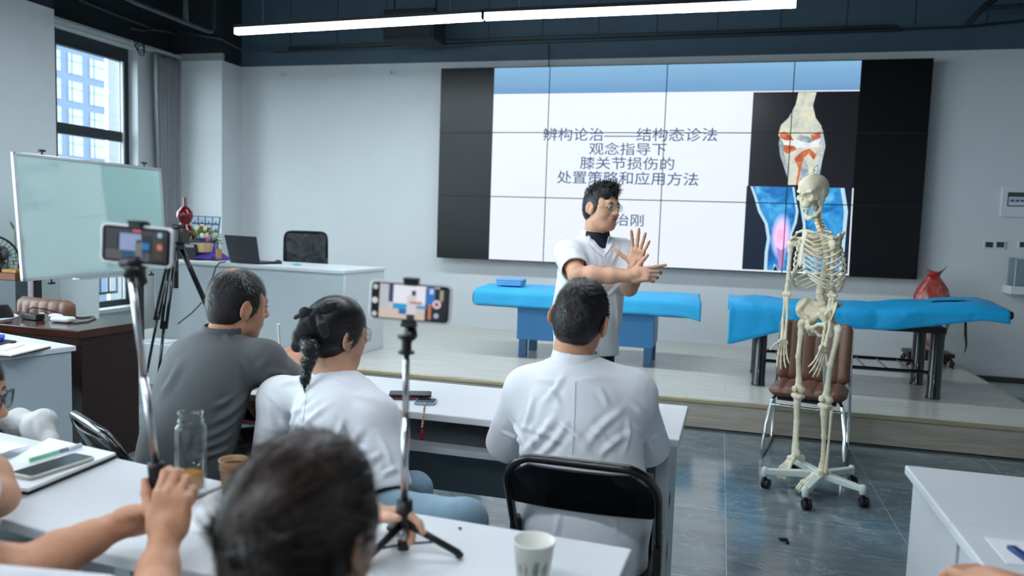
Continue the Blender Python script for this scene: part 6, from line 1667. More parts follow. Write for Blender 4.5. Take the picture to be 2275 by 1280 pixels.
p = at(486, 574, -2.02); bottle('tea_bottle', 'clear glass tea bottle with amber tea by the laptop', (p.x, p.y, .962), .030, .19, .11, M_TEA)
p = at(659, 582, -2.1); on(MB().bb((p.x - .035, p.y - .02, .962), (p.x + .035, p.y + .02, .984)).build('small_box', mat('pale_cyan_card', (150, 206, 216), .5), bevel=.003), 'small pale cyan box on the stage desk in front of the mesh chair', 'box')
on(MB().tube([at(500, 582, -2.28), at(488, 584, -2.40), at(480, 592, -2.50), at(470, 625, -2.52), at(455, 665, -2.54), at(428, 694, -2.58), at(395, 720, -2.62)], .006, 8).build('power_cable', M_BLACK, smooth=True), 'black cable hanging over the front of the stage desk', 'cable')
on(MB().tube([at(470, 576, -2.0), at(450, 579, -2.1), at(425, 577, -2.12), at(402, 575, -2.15)], .003, 6).build('mouse_cable', M_BLACK, smooth=True), 'thin black cable lying on the left of the stage desk', 'cable')
M_PURP = cloth_mat('purple_velvet', (72, 40, 150), 300, .7, .2, .15); M_PBOX = mat('black_equipment_case', (34, 36, 40), .4)
p0, p1 = at(392, 574, -2.0), at(442, 574, -2.0)
t = thing('amplifier', 'black amplifier box under the purple cloth on the stage desk', 'amplifier', (p0.x, -1.9, .962))
MB().bb((p0.x - .02, -2.05, .963), (p1.x, -1.78, 1.105)).build('case', M_PBOX, t, bevel=.006)
MB().bb((p0.x - .01, -2.054, 1.075), (p1.x - .02, -2.049, 1.10)).build('front_strip', mat('silver_strip', (170, 178, 184), .3, metal=.5), t)
# purple cloth: over the amplifier and down onto the desk to the right
xa, xm, xb = at(392, 540, -1.95).x, at(440, 545, -1.95).x, at(497, 560, -1.95).x
nx, ny = 60, 22; V = []
for i in range(nx):
    u = i / (nx - 1); x = xa + (xb - xa) * u
    z = 1.112 if x < xm else 1.112 - .105 * min(1, ((x - xm) / max(.12, .001)) ** 1.0) if x < xm + .12 else 1.006 - .04 * (x - xm - .12) / max(xb - xm - .12, .01)
    for j in range(ny):
        w = j / (ny - 1); y = -1.74 - .30 * w; fall = max(0, w - .62) / .38
        V.append((x + .01 * math.sin(9 * w + u * 4), y - .012 * fall - .006 * math.sin(u * 22), z + .012 * math.sin(u * 13 + w * 5) * (1 - fall) - fall * (.03 if x < xm else max(0, z - .972))))
F = [(i * ny + j, i * ny + j + 1, (i + 1) * ny + j + 1, (i + 1) * ny + j) for i in range(nx - 1) for j in range(ny - 1)]
on(solid(qmesh('table_cloth', np.array(V), np.array(F), M_PURP), .004), 'purple velvet cloth under the vase and flowers on the stage desk', 'cloth')
M_RED = mat('dark_red_glaze', (110, 14, 30), .12, var=.1, coat=.6)
p = at(414, 535, -1.86)
on(MB().lathe([(.05, 0), (.075, .012), (.10, .06), (.098, .10), (.07, .145), (.042, .17), (.055, .195), (.078, .24), (.072, .29), (.045, .325), (.018, .345), (.014, .40), (.020, .425), (.012, .43)], (p.x, -1.88, 1.118), 32).build('gourd_vase', M_RED, smooth=True), 'glossy dark red gourd-shaped vase on purple cloth', 'vase')
t = thing('flower_pot', 'small wooden pot of white and pink artificial flowers on purple cloth', 'flowers', (at(450, 540, -1.92).x, -1.95, 1.02))
pc = at(449, 541, -1.95); pw_ = .082
b = MB(); b.ring_loft([[(pc.x + sx * r, -1.95 + sy * r, z) for sx, sy in ((-1, -1), (1, -1), (1, 1), (-1, 1))] for r, z in ((.062, 1.03), (.078, 1.115))]); b.build('pot', mat('pale_wood_pot', (214, 182, 130), .6), t, bevel=.003)
M_LEAF = mat('green_leaf', (96, 124, 60), .5, var=.3, nscale=30); M_PET = mat('cream_petal', (232, 224, 196), .6, var=.1); M_PINK = mat('pink_petal', (206, 84, 112), .6, var=.15)
rn = random.Random(4)
lf = MB()
for k in range(90):
    a, el = rn.uniform(0, 2 * PI), rn.uniform(-.1, 1.3); r = rn.uniform(.08, .17); c = Vector((pc.x + r * math.cos(a) * math.cos(el) * 1.15, -1.95 + r * math.sin(a) * math.cos(el) * .8, 1.13 + r * math.sin(el) * .9))
    d = (c - Vector((pc.x, -1.95, 1.12))).normalized(); s = d.orthogonal().normalized() * .012; L = rn.uniform(.03, .05)
    lf.add([c - d * L * .4, c + s, c + d * L, c - s, c + Vector((0, 0, .004))], [(0, 1, 4), (1, 2, 4), (2, 3, 4), (3, 0, 4)])
lf.build('foliage', M_LEAF, t)
for k in range(22):
    a, el = rn.uniform(0, 2 * PI), rn.uniform(.1, 1.4); r = rn.uniform(.13, .16); c = Vector((pc.x + r * math.cos(a) * math.cos(el) * 1.1, -1.95 + r * math.sin(a) * math.cos(el) * .75, 1.14 + r * math.sin(el) * .9))
    b = MB()
    for q_ in range(6):
        aa = q_ * PI / 3; b.ell(c + Vector((.013 * math.cos(aa), .004 * math.sin(3 * aa), .013 * math.sin(aa))), (.011, .007, .011), 8, 6)
    b.ell(c, (.007, .009, .007), 8, 6); b.build('flower', M_PINK if k in (3, 9, 15, 20) else M_PET, t, smooth=True)
t = thing('picture_board', 'leaning board printed with a grid of small blue pictures behind the flowers', 'picture', (at(462, 545, -1.72).x, -1.72, .965))
A0, A1, A2, A3 = [Vector(q) for q in (at(432, 546, -1.74), at(481, 549, -1.74), at(489, 482, -1.70), at(424, 479, -1.70))]
MB().ring_loft([[A0, A1, A2, A3], [q + Vector((0, .012, 0)) for q in (A0, A1, A2, A3)]]).build('panel', mat('blue_print', (44, 86, 150), .4, var=.1), t, smooth=False)
for i in range(4):
    for j in range(4):
        f = lambda u, v_: (A0.lerp(A1, u)).lerp(A3.lerp(A2, u), v_) + Vector((0, -.0012, 0))
        u0, u1, w0, w1 = i / 4 + .02, (i + 1) / 4 - .02, j / 4 + .025, (j + 1) / 4 - .025
        m1 = bpy.data.materials.get('pale_print') or mat('pale_print', (196, 214, 226), .4, var=.15, nscale=30); m2 = bpy.data.materials.get('dark_print') or mat('dark_print', (40, 34, 60), .4)
        pb = MB().prism([f(u0, w0), f(u1, w0), f(u1, w1), f(u0, w1)], (0, .0006, 0)).build('printed_picture', m1 if j else m2, t, smooth=False)
        if j: MB().prism([q + Vector((0, -.0008, 0)) for q in (f(u0 + .08, w0), f(u1 - .08, w0), f(u1 - .10, w0 + .08), f((u0 + u1) / 2, w0 + .13), f(u0 + .10, w0 + .08))], (0, .0004, 0)).build('figure', m2, pb, smooth=False)
# --- video camera on its tripod, and the equipment rack
TY = -3.35; hd = np.array(at(390, 552, TY))
t = thing('camera_tripod', 'tall black tripod in front of the stage desk', 'tripod', (hd[0], TY, 0))
for (fx, fy, fyy) in ((330, 800, -3.2), (470, 716, -3.05), (352, 830, -3.75)):
    f = np.array(at(fx, fy, fyy)); f = hd + (f - hd) * ((hd[2] - .10) / (hd[2] - f[2])); s_ = hd + unit(A((f[0] - hd[0], f[1] - hd[1], 0))) * .05
    lg = MB()
    for o_ in (-.016, .016): sd = unit(np.cross(f - s_, (0, 0, 1))) * o_; lg.tube([s_ + sd, s_ * .45 + f * .55 + sd], .012, 8)
    lg.tube([s_ * .5 + f * .5, f * .92 + s_ * .08 + A((0, 0, -.06))], .011, 8); lg.build('leg', M_BLACKMET, t, smooth=True)
MB().cyl(hd - A((0, 0, .30)), hd, .02).build('centre_column', M_BLACK, t)
MB().box(hd + A((0, 0, .015)), (.10, .10, .05)).build('head', M_BLACK, t, bevel=.012)
MB().tube([hd + A((.03, -.03, .0)), hd + A((.10, -.12, -.09)), hd + A((.11, -.13, -.16))], .009, 8).build('pan_handle', M_BLACK, t)
t = thing('video_camera', 'black camera mounted on the tall tripod', 'camera', tuple(hd + A((0, 0, .04))))
MB().box(hd + A((0, 0, .095)), (.15, .10, .11)).build('body', M_BLACK, t, bevel=.014, seg=3)
MB().cyl(hd + A((-.02, .05, .095)), hd + A((-.03, .16, .095)), .04).build('lens', M_BLACKGLOSS, t)
MB().box(hd + A((0.02, 0, .165)), (.06, .07, .035)).build('viewfinder', M_BLACK, t, bevel=.008)
MB().box(hd + A((.078, -.0, .09)), (.012, .085, .09)).build('grip', M_BLACKGLOSS, t, bevel=.005)
rx0, rx1 = -2.36, -2.02
t = thing('equipment_rack', 'black rack of audio equipment between the curtain and stage desk', 'rack', (-2.2, -1.45, STZ))
b = MB()
for x in (rx0, rx1):
    for y in (-1.72, -1.22): b.bb((x - .015, y - .015, STZ), (x + .015, y + .015, 1.12))
b.build('frame', M_BLACKMET, t)
for k, (z, hh, mm) in enumerate(((.30, .10, M_PBOX), (.45, .15, M_PBOX), (.66, .09, M_PBOX), (.80, .14, M_BLACK), (.99, .08, M_PBOX))):
    u = MB().bb((rx0 + .012, -1.71, z), (rx1 - .012, -1.24, z + hh)).build('device', mm, t, bevel=.004)
    MB().bb((rx0 + .04, -1.716, z + hh * .3), (rx0 + .13, -1.711, z + hh * .7)).build('front_plate', mat('pale_front_plate', (170, 178, 184), .4) if k == 0 else bpy.data.materials['pale_front_plate'], u)
    for i in range(3): MB().cyl((rx1 - .05 - .04 * i, -1.716, z + hh * .5), (rx1 - .05 - .04 * i, -1.725, z + hh * .5), .009, n=10).build('knob', M_STEEL, u)
b = MB(); b.bb((-1.45, -3.10, 0), (-.98, -2.84, .34)); o = b.build('low_cabinet', M_WHITE, bevel=.006); on(o, 'low white cabinet behind the brown desk, loose papers and cables on it', 'cabinet')
b = MB(); b.bb((-1.40, -3.05, .342), (-1.15, -2.88, .346)); on(b.build('paper_sheet', M_WHITE), 'loose white paper on the low cabinet behind the brown desk', 'paper')
# --- things on the brown desk
def charger(px, py, z=.76): return atz(px, py, z)
p = charger(73, 710); on(MB().box((p.x, p.y, .778), (.135, .055, .034), (0, 0, -.15)).build('power_adapter', M_BLACK, bevel=.005), 'black power adapter block on the brown desk', 'adapter')
p = charger(124, 708); on(MB().ell((p.x, p.y, .776), (.045, .032, .015)).build('earbud_case', M_WHITE, smooth=True), 'white oval earbud case on the brown desk, behind the charger', 'earbud case')
p = charger(140, 716); S = SDF(.01); S.box((p.x, p.y, .777), (.062, .034, .0155), (0, 0, .1), .015); V, F = S.mesh(.005); on(qmesh('power_bank', V, F, M_WHITE), 'white rounded power bank on the brown desk front edge', 'power bank')
p = charger(93, 702); on(MB().ell((p.x, p.y, .771), (.018, .014, .011)).build('cable_plug', M_WHITE, smooth=True), 'small white plug behind the black power adapter', 'plug')
wz = .766
def desk_cable(pts, r, label, m): on(MB().tube([Vector((*atz(x, y, .764 + h).xy, .764 + h)) for x, y, h in pts], r, 6).build('charging_cable', m, smooth=True), label, 'cable')
desk_cable([(62, 700, .02), (60, 690, .05), (72, 683, .06), (95, 686, .04), (130, 695, .015), (150, 702, .0), (180, 706, 0), (208, 703, 0), (212, 708, 0), (195, 715, 0), (165, 718, 0)], .0035, 'black charging cable looping across the brown desk', M_BLACK)
for k, (dy) in enumerate((0, 4, 8)): desk_cable([(-10, 692 + dy, .0), (20, 694 + dy * .8, .0), (40, 701 + dy * .3, 0), (30, 707, 0), (5, 708 + dy * .4, 0), (-10, 710 + dy * .3, 0)], .003, ['white charging cable coiled at the left of the brown desk, top loop', 'white charging cable coiled at the left of the brown desk, middle loop', 'white charging cable coiled at the left of the brown desk, bottom loop'][k], M_WHITE)
p = charger(-2, 706); on(MB().lathe([(.07, 0), (.075, .01), (.06, .05), (.045, .075), (.01, .08)], (p.x, p.y, .762), 14).build('cloth_bag', cloth_mat('black_cloth', (18, 18, 20))), 'small black cloth bag on the brown desk at the left edge', 'bag')
# --- left edge: fan, bamboo, wooden box on a shelf unit
fc = atx(-24, 580, -2.25); t = thing('standing_fan', 'black standing fan cut off by the left edge', 'fan', (fc.x, fc.y, 0))
b = MB(); R_ = .20; N_ = Vector((.75, -.66, 0)).normalized(); U_ = Vector((0, 0, 1)); W_ = N_.cross(U_)
for rr in (R_, R_ * .96, R_ * .6, R_ * .25): b.tube([fc + (W_ * math.cos(a * PI / 16) + U_ * math.sin(a * PI / 16)) * rr + N_ * (.05 * (1 - (rr / R_) ** 2)) for a in range(33)], .004, 6)
for a in range(36): d = W_ * math.cos(a * PI / 18) + U_ * math.sin(a * PI / 18); b.tube([fc + d * .04 + N_ * .05, fc + d * R_ * .6 + N_ * .032, fc + d * R_], .0022, 5)
b.build('guard', M_BLACK, t)
b = MB()
for k in range(5):
    a = k * 2 * PI / 5; b.ell(fc + (W_ * math.cos(a) + U_ * math.sin(a)) * .10, (.07, .03, .06), 10, 6)
b.build('blade', mat('grey_fan_blade', (60, 64, 68), .4), t)
MB().cyl((fc.x, fc.y, .03), (fc.x, fc.y, fc.z - .18), .016).build('pole', M_BLACK, t); MB().cyl((fc.x, fc.y, 0), (fc.x, fc.y, .03), .15).build('base', M_BLACK, t); MB().ell(fc - N_ * .06, (.07, .07, .07)).build('motor', M_BLACK, t)
pb = atx(40, 690, -2.35); bx, by = pb.x, pb.y
t = thing('potted_bamboo', 'potted bamboo with green stems behind the whiteboard', 'plant', (bx, by, 0))
MB().lathe([(.11, 0), (.13, .02), (.15, .28), (.155, .30), (.13, .30), (.12, .26)], (bx, by, 0), 24).build('pot', mat('dark_ceramic_pot', (60, 62, 60), .3), t)
M_STEM = mat('bamboo_stem', (70, 92, 44), .5, var=.2); 
for (px, py, px2, py2) in ((36, 630, 40, 690), (46, 632, 48, 700), (56, 628, 54, 700), (62, 640, 58, 700), (0, 628, 26, 672)):
    a, c = atx(px, py, -2.35), atx(px2, py2, -2.35); MB().tube([(bx + .5 * (c.x - bx), by + .6 * (c.y - by), .27), c, a, a + (a - c) * .35], .008, 8).build('stem', M_STEM, t, smooth=True)
lf = MB()
for (px, py, dx, dy) in ((20, 488, 12, 26), (24, 492, 10, 22), (30, 570, -18, -4), (26, 566, -10, -10), (32, 590, -4, -14), (40, 640, -12, 6), (52, 642, 10, 8), (48, 650, -8, 10)):
    a = atx(px + dx, py + dy, -2.35); c = atx(px, py, -2.35); m = (a + c) / 2; s = Vector((.01, .0, .006)); w = (c - a).cross(Vector((1, .3, 0))).normalized() * .009
    lf.add([a, m + w, c, m - w, m + s], [(0, 1, 4), (1, 2, 4), (2, 3, 4), (3, 0, 4)])
    lf.tube([Vector((bx, by, .28)) * .0 + a, a * .6 + Vector((bx, by, .6)) * .4], .002, 5)
lf.build('leaf', mat('bamboo_leaf', (110, 128, 66), .5, var=.25), t)
c = atx(28, 606, -2.05); wbx = thing('shelf_stand', 'narrow dark stand carrying wooden boxes beside the whiteboard', 'stand', (c.x, c.y, 0))
MB().bb((c.x - .08, c.y - .07, 0), (c.x + .10, c.y + .07, c.z - .055)).build('body', mat('grey_stand', (92, 100, 104), .6), wbx)
on(MB().bb((c.x - .07, c.y - .06, c.z - .053), (c.x + .09, c.y + .06, c.z)).build('wooden_box', mat('red_brown_wood', (128, 66, 38), .5, var=.2), bevel=.003), 'red-brown wooden box beside the whiteboard, lower of two', 'box')
on(MB().bb((c.x - .055, c.y - .045, c.z + .002), (c.x + .08, c.y + .05, c.z + .028)).build('wooden_box', mat('yellow_brown_wood', (176, 122, 46), .5, var=.2), bevel=.003), 'flat yellow-brown box on top of the red-brown wooden box', 'box')
# --- on the out-of-line white table: notebook, black book, blue item
M_PAPER = mat('cream_paper', (226, 224, 214), .8, var=.02); M_PAPERW = mat('white_paper', (232, 236, 238), .8, var=.01)
def flat(name, px, z, th, m, label, cat, world_z=None):
    pts = [atz(x, y, z) for x, y in px]; return on(MB().prism(pts, (0, 0, th)).build(name, m, smooth=False, bevel=min(.002, th * .3)), label, cat)
t = thing('notebook', 'open cream notebook on the white table by the brown desk', 'notebook', tuple(atz(50, 780, .752)))
MB().prism([atz(x, y, .7505) for x, y in ((-30, 790), (26, 795), (113, 774), (55, 764))], (0, 0, .006)).build('cover', M_BLACK, t, smooth=False)
MB().prism([atz(x, y, .757) for x, y in ((-30, 787), (25, 792), (112, 771), (54, 761))], (0, 0, .006)).build('pages', M_PAPER, t, smooth=False)
MB().prism([atz(x, y, .764) for x, y in ((-30, 776), (10, 780), (55, 766), (20, 764))], (0, 0, .002)).build('loose_leaf', M_PAPERW, t, smooth=False)
flat('folder', [(-30, 770), (10, 769), (37, 761), (0, 756)], .7505, .008, M_BLACK, 'thin black folder on the white table, behind the notebook', 'folder')
flat('cloth_pouch', [(-20, 762), (8, 758), (11, 751), (-20, 750)], .759, .018, mat('bright_blue_fabric', (40, 70, 190), .6), 'bright blue pouch at the far left on the white table', 'pouch')
# --- on the left table in the second row
t = thing('notebook', 'open white notebook with a black cover, a phone lying on it', 'notebook', tuple(atz(110, 1040, .752)))
cov = [(44, 1101), (-60, 1088), (120, 985), (258, 1016)]
MB().prism([atz(x, y, .7508) for x, y in ((62, 1100), (-60, 1085), (110, 984), (258, 1018))], (0, 0, .010)).build('cover', M_BLACK, t, smooth=False)
MB().prism([atz(x, y, .7612) for x, y in ((62, 1093), (-60, 1078), (110, 978), (257, 1012))], (0, 0, .007)).build('pages', M_PAPERW, t, smooth=False)
MB().prism([atz(x, y, .7690) for x, y in ((-60, 1030), (30, 1000), (66, 992), (20, 982), (-60, 985))], (0, 0, .002)).build('turned_page', M_PAPERW, t, smooth=False)
zt_ = .7785
pa, pb_, pc_ = np.array(atz(57, 1062, zt_)), np.array(atz(202, 1016, zt_)), np.array(atz(33, 1044, zt_))
cph = (np.array(atz(33, 1045, zt_)) + np.array(atz(202, 1018, zt_))) / 2; ux = unit(pb_ - pa); uy = unit(A((-ux[1], ux[0], 0)))
phone('black-screened smartphone in a clear case lying on the open notebook', cph, ux, uy, np.linalg.norm(pb_ - pa) * 1.0, .075, .0085, mat('clear_pale_case', (206, 210, 196), .2))
pn0, pn1 = np.array(atz(66, 1023, .776)), np.array(atz(180, 989, .776))
t = thing('felt_pen', 'pale green pen with a clear cap on the open notebook', 'pen', tuple(pn0))
MB().tube([pn0, pn0 * .45 + pn1 * .55], .0058, 12).build('barrel', mat('mint_green_plastic', (130, 200, 168), .4), t, smooth=True); MB().tube([pn0 * .45 + pn1 * .55, pn0 * .28 + pn1 * .72], .0056, 12).build('grip', mat('grey_blue_grip', (110, 128, 150), .5), t, smooth=True); MB().tube([pn0 * .28 + pn1 * .72, pn1], .0062, 12).build('cap', mat('pale_cap', (208, 218, 232), .3), t, smooth=True)
pbt = atz(424, 1100, .752); bottle('glass_bottle', 'tall clear glass bottle with a little amber tea, on the left table', (pbt.x, pbt.y, .752), .0345, .198, .055, M_TEA)
flat('paper_sheet', [(400, 1178), (462, 1098), (560, 1112), (520, 1196)], .7508, .0008, M_PAPERW, 'white sheet of paper under the edge of the glass bottle', 'paper')
def cup(name, label, c, r0, r1, h, m_out, m_in, fill=None, fm=None, deco=None):
    t = thing(name, label, 'cup', c)
    MB().lathe([(r0 * .9, .004), (r0, 0), (r1, h - .003), (r1 + .0022, h - .0015), (r1 + .0018, h + .001), (r1 - .001, h), (r0 - .001, .006), (r0 * .4, .005)], c, 40).build('cup', m_out, t, smooth=True)
    if fill: rr = r0 + (r1 - r0) * fill / h - .002; MB().lathe([(.001, fill - .001), (rr, fill - .001), (rr, fill), (.001, fill)], c, 32).build('coffee', fm, t, smooth=False)
    return t
pcb = atz(516, 1094, .752)
M_KRAFT = mat('kraft_card', (176, 140, 104), .7, var=.08, nscale=30); M_COF = mat('coffee', (60, 34, 22), .1)
pcx = at(519, 1040, pcb.y)
tk = cup('coffee_cup', 'brown kraft paper cup of coffee behind the dark-haired head', (pcx.x, pcb.y, .752), .025, .032, .080, M_KRAFT, M_KRAFT, .068, M_COF)
MB().lathe([(.0305, .056), (.0320, .056), (.0328, .067), (.0315, .067)], (pcx.x, pcb.y, .752), 36).build('band', mat('dark_kraft_band', (140, 104, 74), .7), tk, smooth=True)
pw_c = atz(1182, 1300, .752); ptop = at(1186, 1220, pw_c.y)
tw_ = cup('paper_cup', 'white paper cup with grey plant drawings at the bottom, empty', (ptop.x, pw_c.y, .752), .0275, .0375, max(.085, ptop.z - .752), mat('white_paper_cup', (232, 232, 224), .6, var=.01), M_PAPERW)
M_PRINT = mat('grey_green_print', (120, 128, 118), .7); rr = random.Random(3)
hcup = max(.085, ptop.z - .752)
for k in range(10):
    a0 = -PI / 2 + rr.uniform(-1.0, 1.0); b = MB()
    for q_ in range(3):
        z0, z1 = hcup * rr.uniform(.25, .45), hcup * rr.uniform(.5, .7); a1 = a0 + rr.uniform(-.12, .12)
        R0 = lambda z: .0275 + .010 * z / hcup + .0004
        w = .02; b.add([(ptop.x + R0(z0) * math.cos(a0 - w), pw_c.y + R0(z0) * math.sin(a0 - w), .752 + z0), (ptop.x + R0(z0) * math.cos(a0 + w), pw_c.y + R0(z0) * math.sin(a0 + w), .752 + z0), (ptop.x + R0(z1) * math.cos(a1 + w), pw_c.y + R0(z1) * math.sin(a1 + w), .752 + z1), (ptop.x + R0(z1) * math.cos(a1 - w), pw_c.y + R0(z1) * math.sin(a1 - w), .752 + z1)], [(0, 1, 2, 3)])
    b.build('printed_sprig', M_PRINT, tw_, smooth=False)
p = atz(1022, 1175, .7508); on(MB().ell((p.x, p.y, .7525), (.004, .003, .002), 8, 6).build('crumb', M_BLACK), 'tiny dark speck on the white table right of the small tripod', 'crumb')
# --- on the front table
def slim_phone(px, py, rz, z, label, body, glass, L=.150, W=.072):
    c = atz(px, py, z + .0085); ux = A((math.cos(rz), math.sin(rz), 0)); uy = A((-math.sin(rz), math.cos(rz), 0))
    return phone(label, (c.x, c.y, z + .0085), ux, uy, L, W, .0085, body)
slim_phone(908, 879, .30, .751, 'smartphone in a pink and black case, lower of the stacked two', mat('pink_black_case', (120, 70, 80), .4, var=.4, nscale=40), M_BLACK)
slim_phone(912, 873, .34, .7605, 'black smartphone lying on top of the pink-cased one', M_BLACK, M_BLACK, .155, .074)
sp, _ = slim_phone(946, 890, .20, .751, 'smartphone in a pale blue case with a beaded strap over the table edge', mat('pale_blue_case', (140, 176, 190), .3), M_BLACK, .075, .070)
a = np.array(at(944, 902, -5.89)); b_ = np.array(at(938, 948, -5.90)); cc = np.array(at(938, 978, -5.90))
for k in range(9):
    p = a + (b_ - a) * k / 8; MB().ell(p, (.0045, .0045, .0045), 10, 6).build('strap_bead', mat('cream_bead', (206, 176, 158), .4) if k == 0 else bpy.data.materials['cream_bead'], sp, smooth=True)
MB().tube([a + A((0, .03, .005)), a, b_], .0015, 6).build('strap_cord', M_BLACK, sp); MB().ell(b_ - A((0, 0, .004)), (.006, .006, .006), 10, 8).build('strap_bead', M_RED, sp, smooth=True)
MB().tube([b_ - A((0, 0, .006)), b_ * .6 + cc * .4, cc], [.003, .0045, .0055], 10).build('tassel', mat('red_silk', (176, 28, 36), .6), sp, smooth=True)
pz = .75 - .132 + .001
c = at(1096, 1000, -5.80)
t = thing('flask', 'black flask with an orange lid lying on the shelf under the front table', 'flask', (c.x, -5.75, pz))
MB().cyl((c.x + .01, -5.60, pz + .034), (c.x + .0, -5.765, pz + .034), .033).build('body', M_BLACK, t); MB().cyl((c.x, -5.767, pz + .026), (c.x - .005, -5.805, pz + .024), .022).build('lid', mat('orange_plastic', (222, 150, 40), .4), t)
c = at(556, 906, -5.78); t = thing('tablet', 'dark tablet in a red-edged case on the shelf by the person in grey', 'tablet', (c.x, -5.72, pz))
MB().box((c.x + .03, -5.72, pz + .006), (.20, .15, .010), (.0, 0, -.1)).build('case', mat('red_case', (150, 34, 34), .5), t, bevel=.003); MB().box((c.x + .03, -5.72, pz + .013), (.194, .144, .004), (0, 0, -.1)).build('screen', M_BLACKGLOSS, t)
c = atz(634, 812, .751) + Vector((.13, -.03, 0)); on(MB().prism([(c.x - .10, c.y - .06, .7505), (c.x + .10, c.y - .08, .7505), (c.x + .12, c.y + .07, .7505), (c.x - .08, c.y + .08, .7505)], (0, 0, .008)).build('notebook', M_PAPERW, bevel=.001), 'open white notepad on the front table by the hand with the pen', 'notebook')
# --- right hand desk
flat('paper_sheet', [(2187, 1194), (2290, 1206), (2330, 1265), (2236, 1252)], .7508, .0012, M_PAPERW, 'white paper on the right desk by the hand', 'paper')
p = atz(2274, 1235, .757); on(MB().box((p.x, p.y, .7565), (.02, .09, .010), (0, 0, .2)).build('pen', mat('blue_plastic', (30, 60, 120), .35), bevel=.003), 'blue pen on the white paper at the right edge', 'pen')
for (px, py, s, rz, lb) in ((1740, 1199, .042, .5, 'larger black scrap of plastic on the floor tiles'), (1749, 1206, .022, .9, 'smaller black scrap of plastic on the floor tiles')):
    p = atz(px, py, .004); on(MB().box((p.x, p.y, .006), (s, s * .5, .008), (.05, .1, rz)).build('plastic_scrap', M_BLACK, bevel=.002), lb, 'scrap')
# --- white cloth over a chair back at the left
folding_chair('black folding chair at the far left, under a white cloth', (.88, -6.36), math.radians(-30))
S = SDF(.03); dz = A((0, 0, .03))
q4 = [np.array(at(18, 1000, -6.36)), np.array(at(42, 946, -6.38)), np.array(at(84, 944, -6.42)), np.array(at(122, 988, -6.44))]
S.chain(q4, [.045, .040, .036, .024], .04); S.cap(q4[1], q4[1] - A((0, .02, .22)), .040, .045); S.cap(q4[2], q4[2] - A((0, .02, .22)), .036, .040); S.cap(q4[3], q4[3] - A((0, .0, .10)), .022, .026)
V, F = S.mesh(.006); N = normals(V, F); V = V + N * (wob(V * A((1, 1, .5)), 9, 5, 2) * .007)[:, None]
on(qmesh('draped_cloth', V, F, cloth_mat('white_grey_striped_cloth', (206, 208, 208), 160, .9, .3, .14)), 'white creased cloth hung over a chair behind the left table', 'cloth')
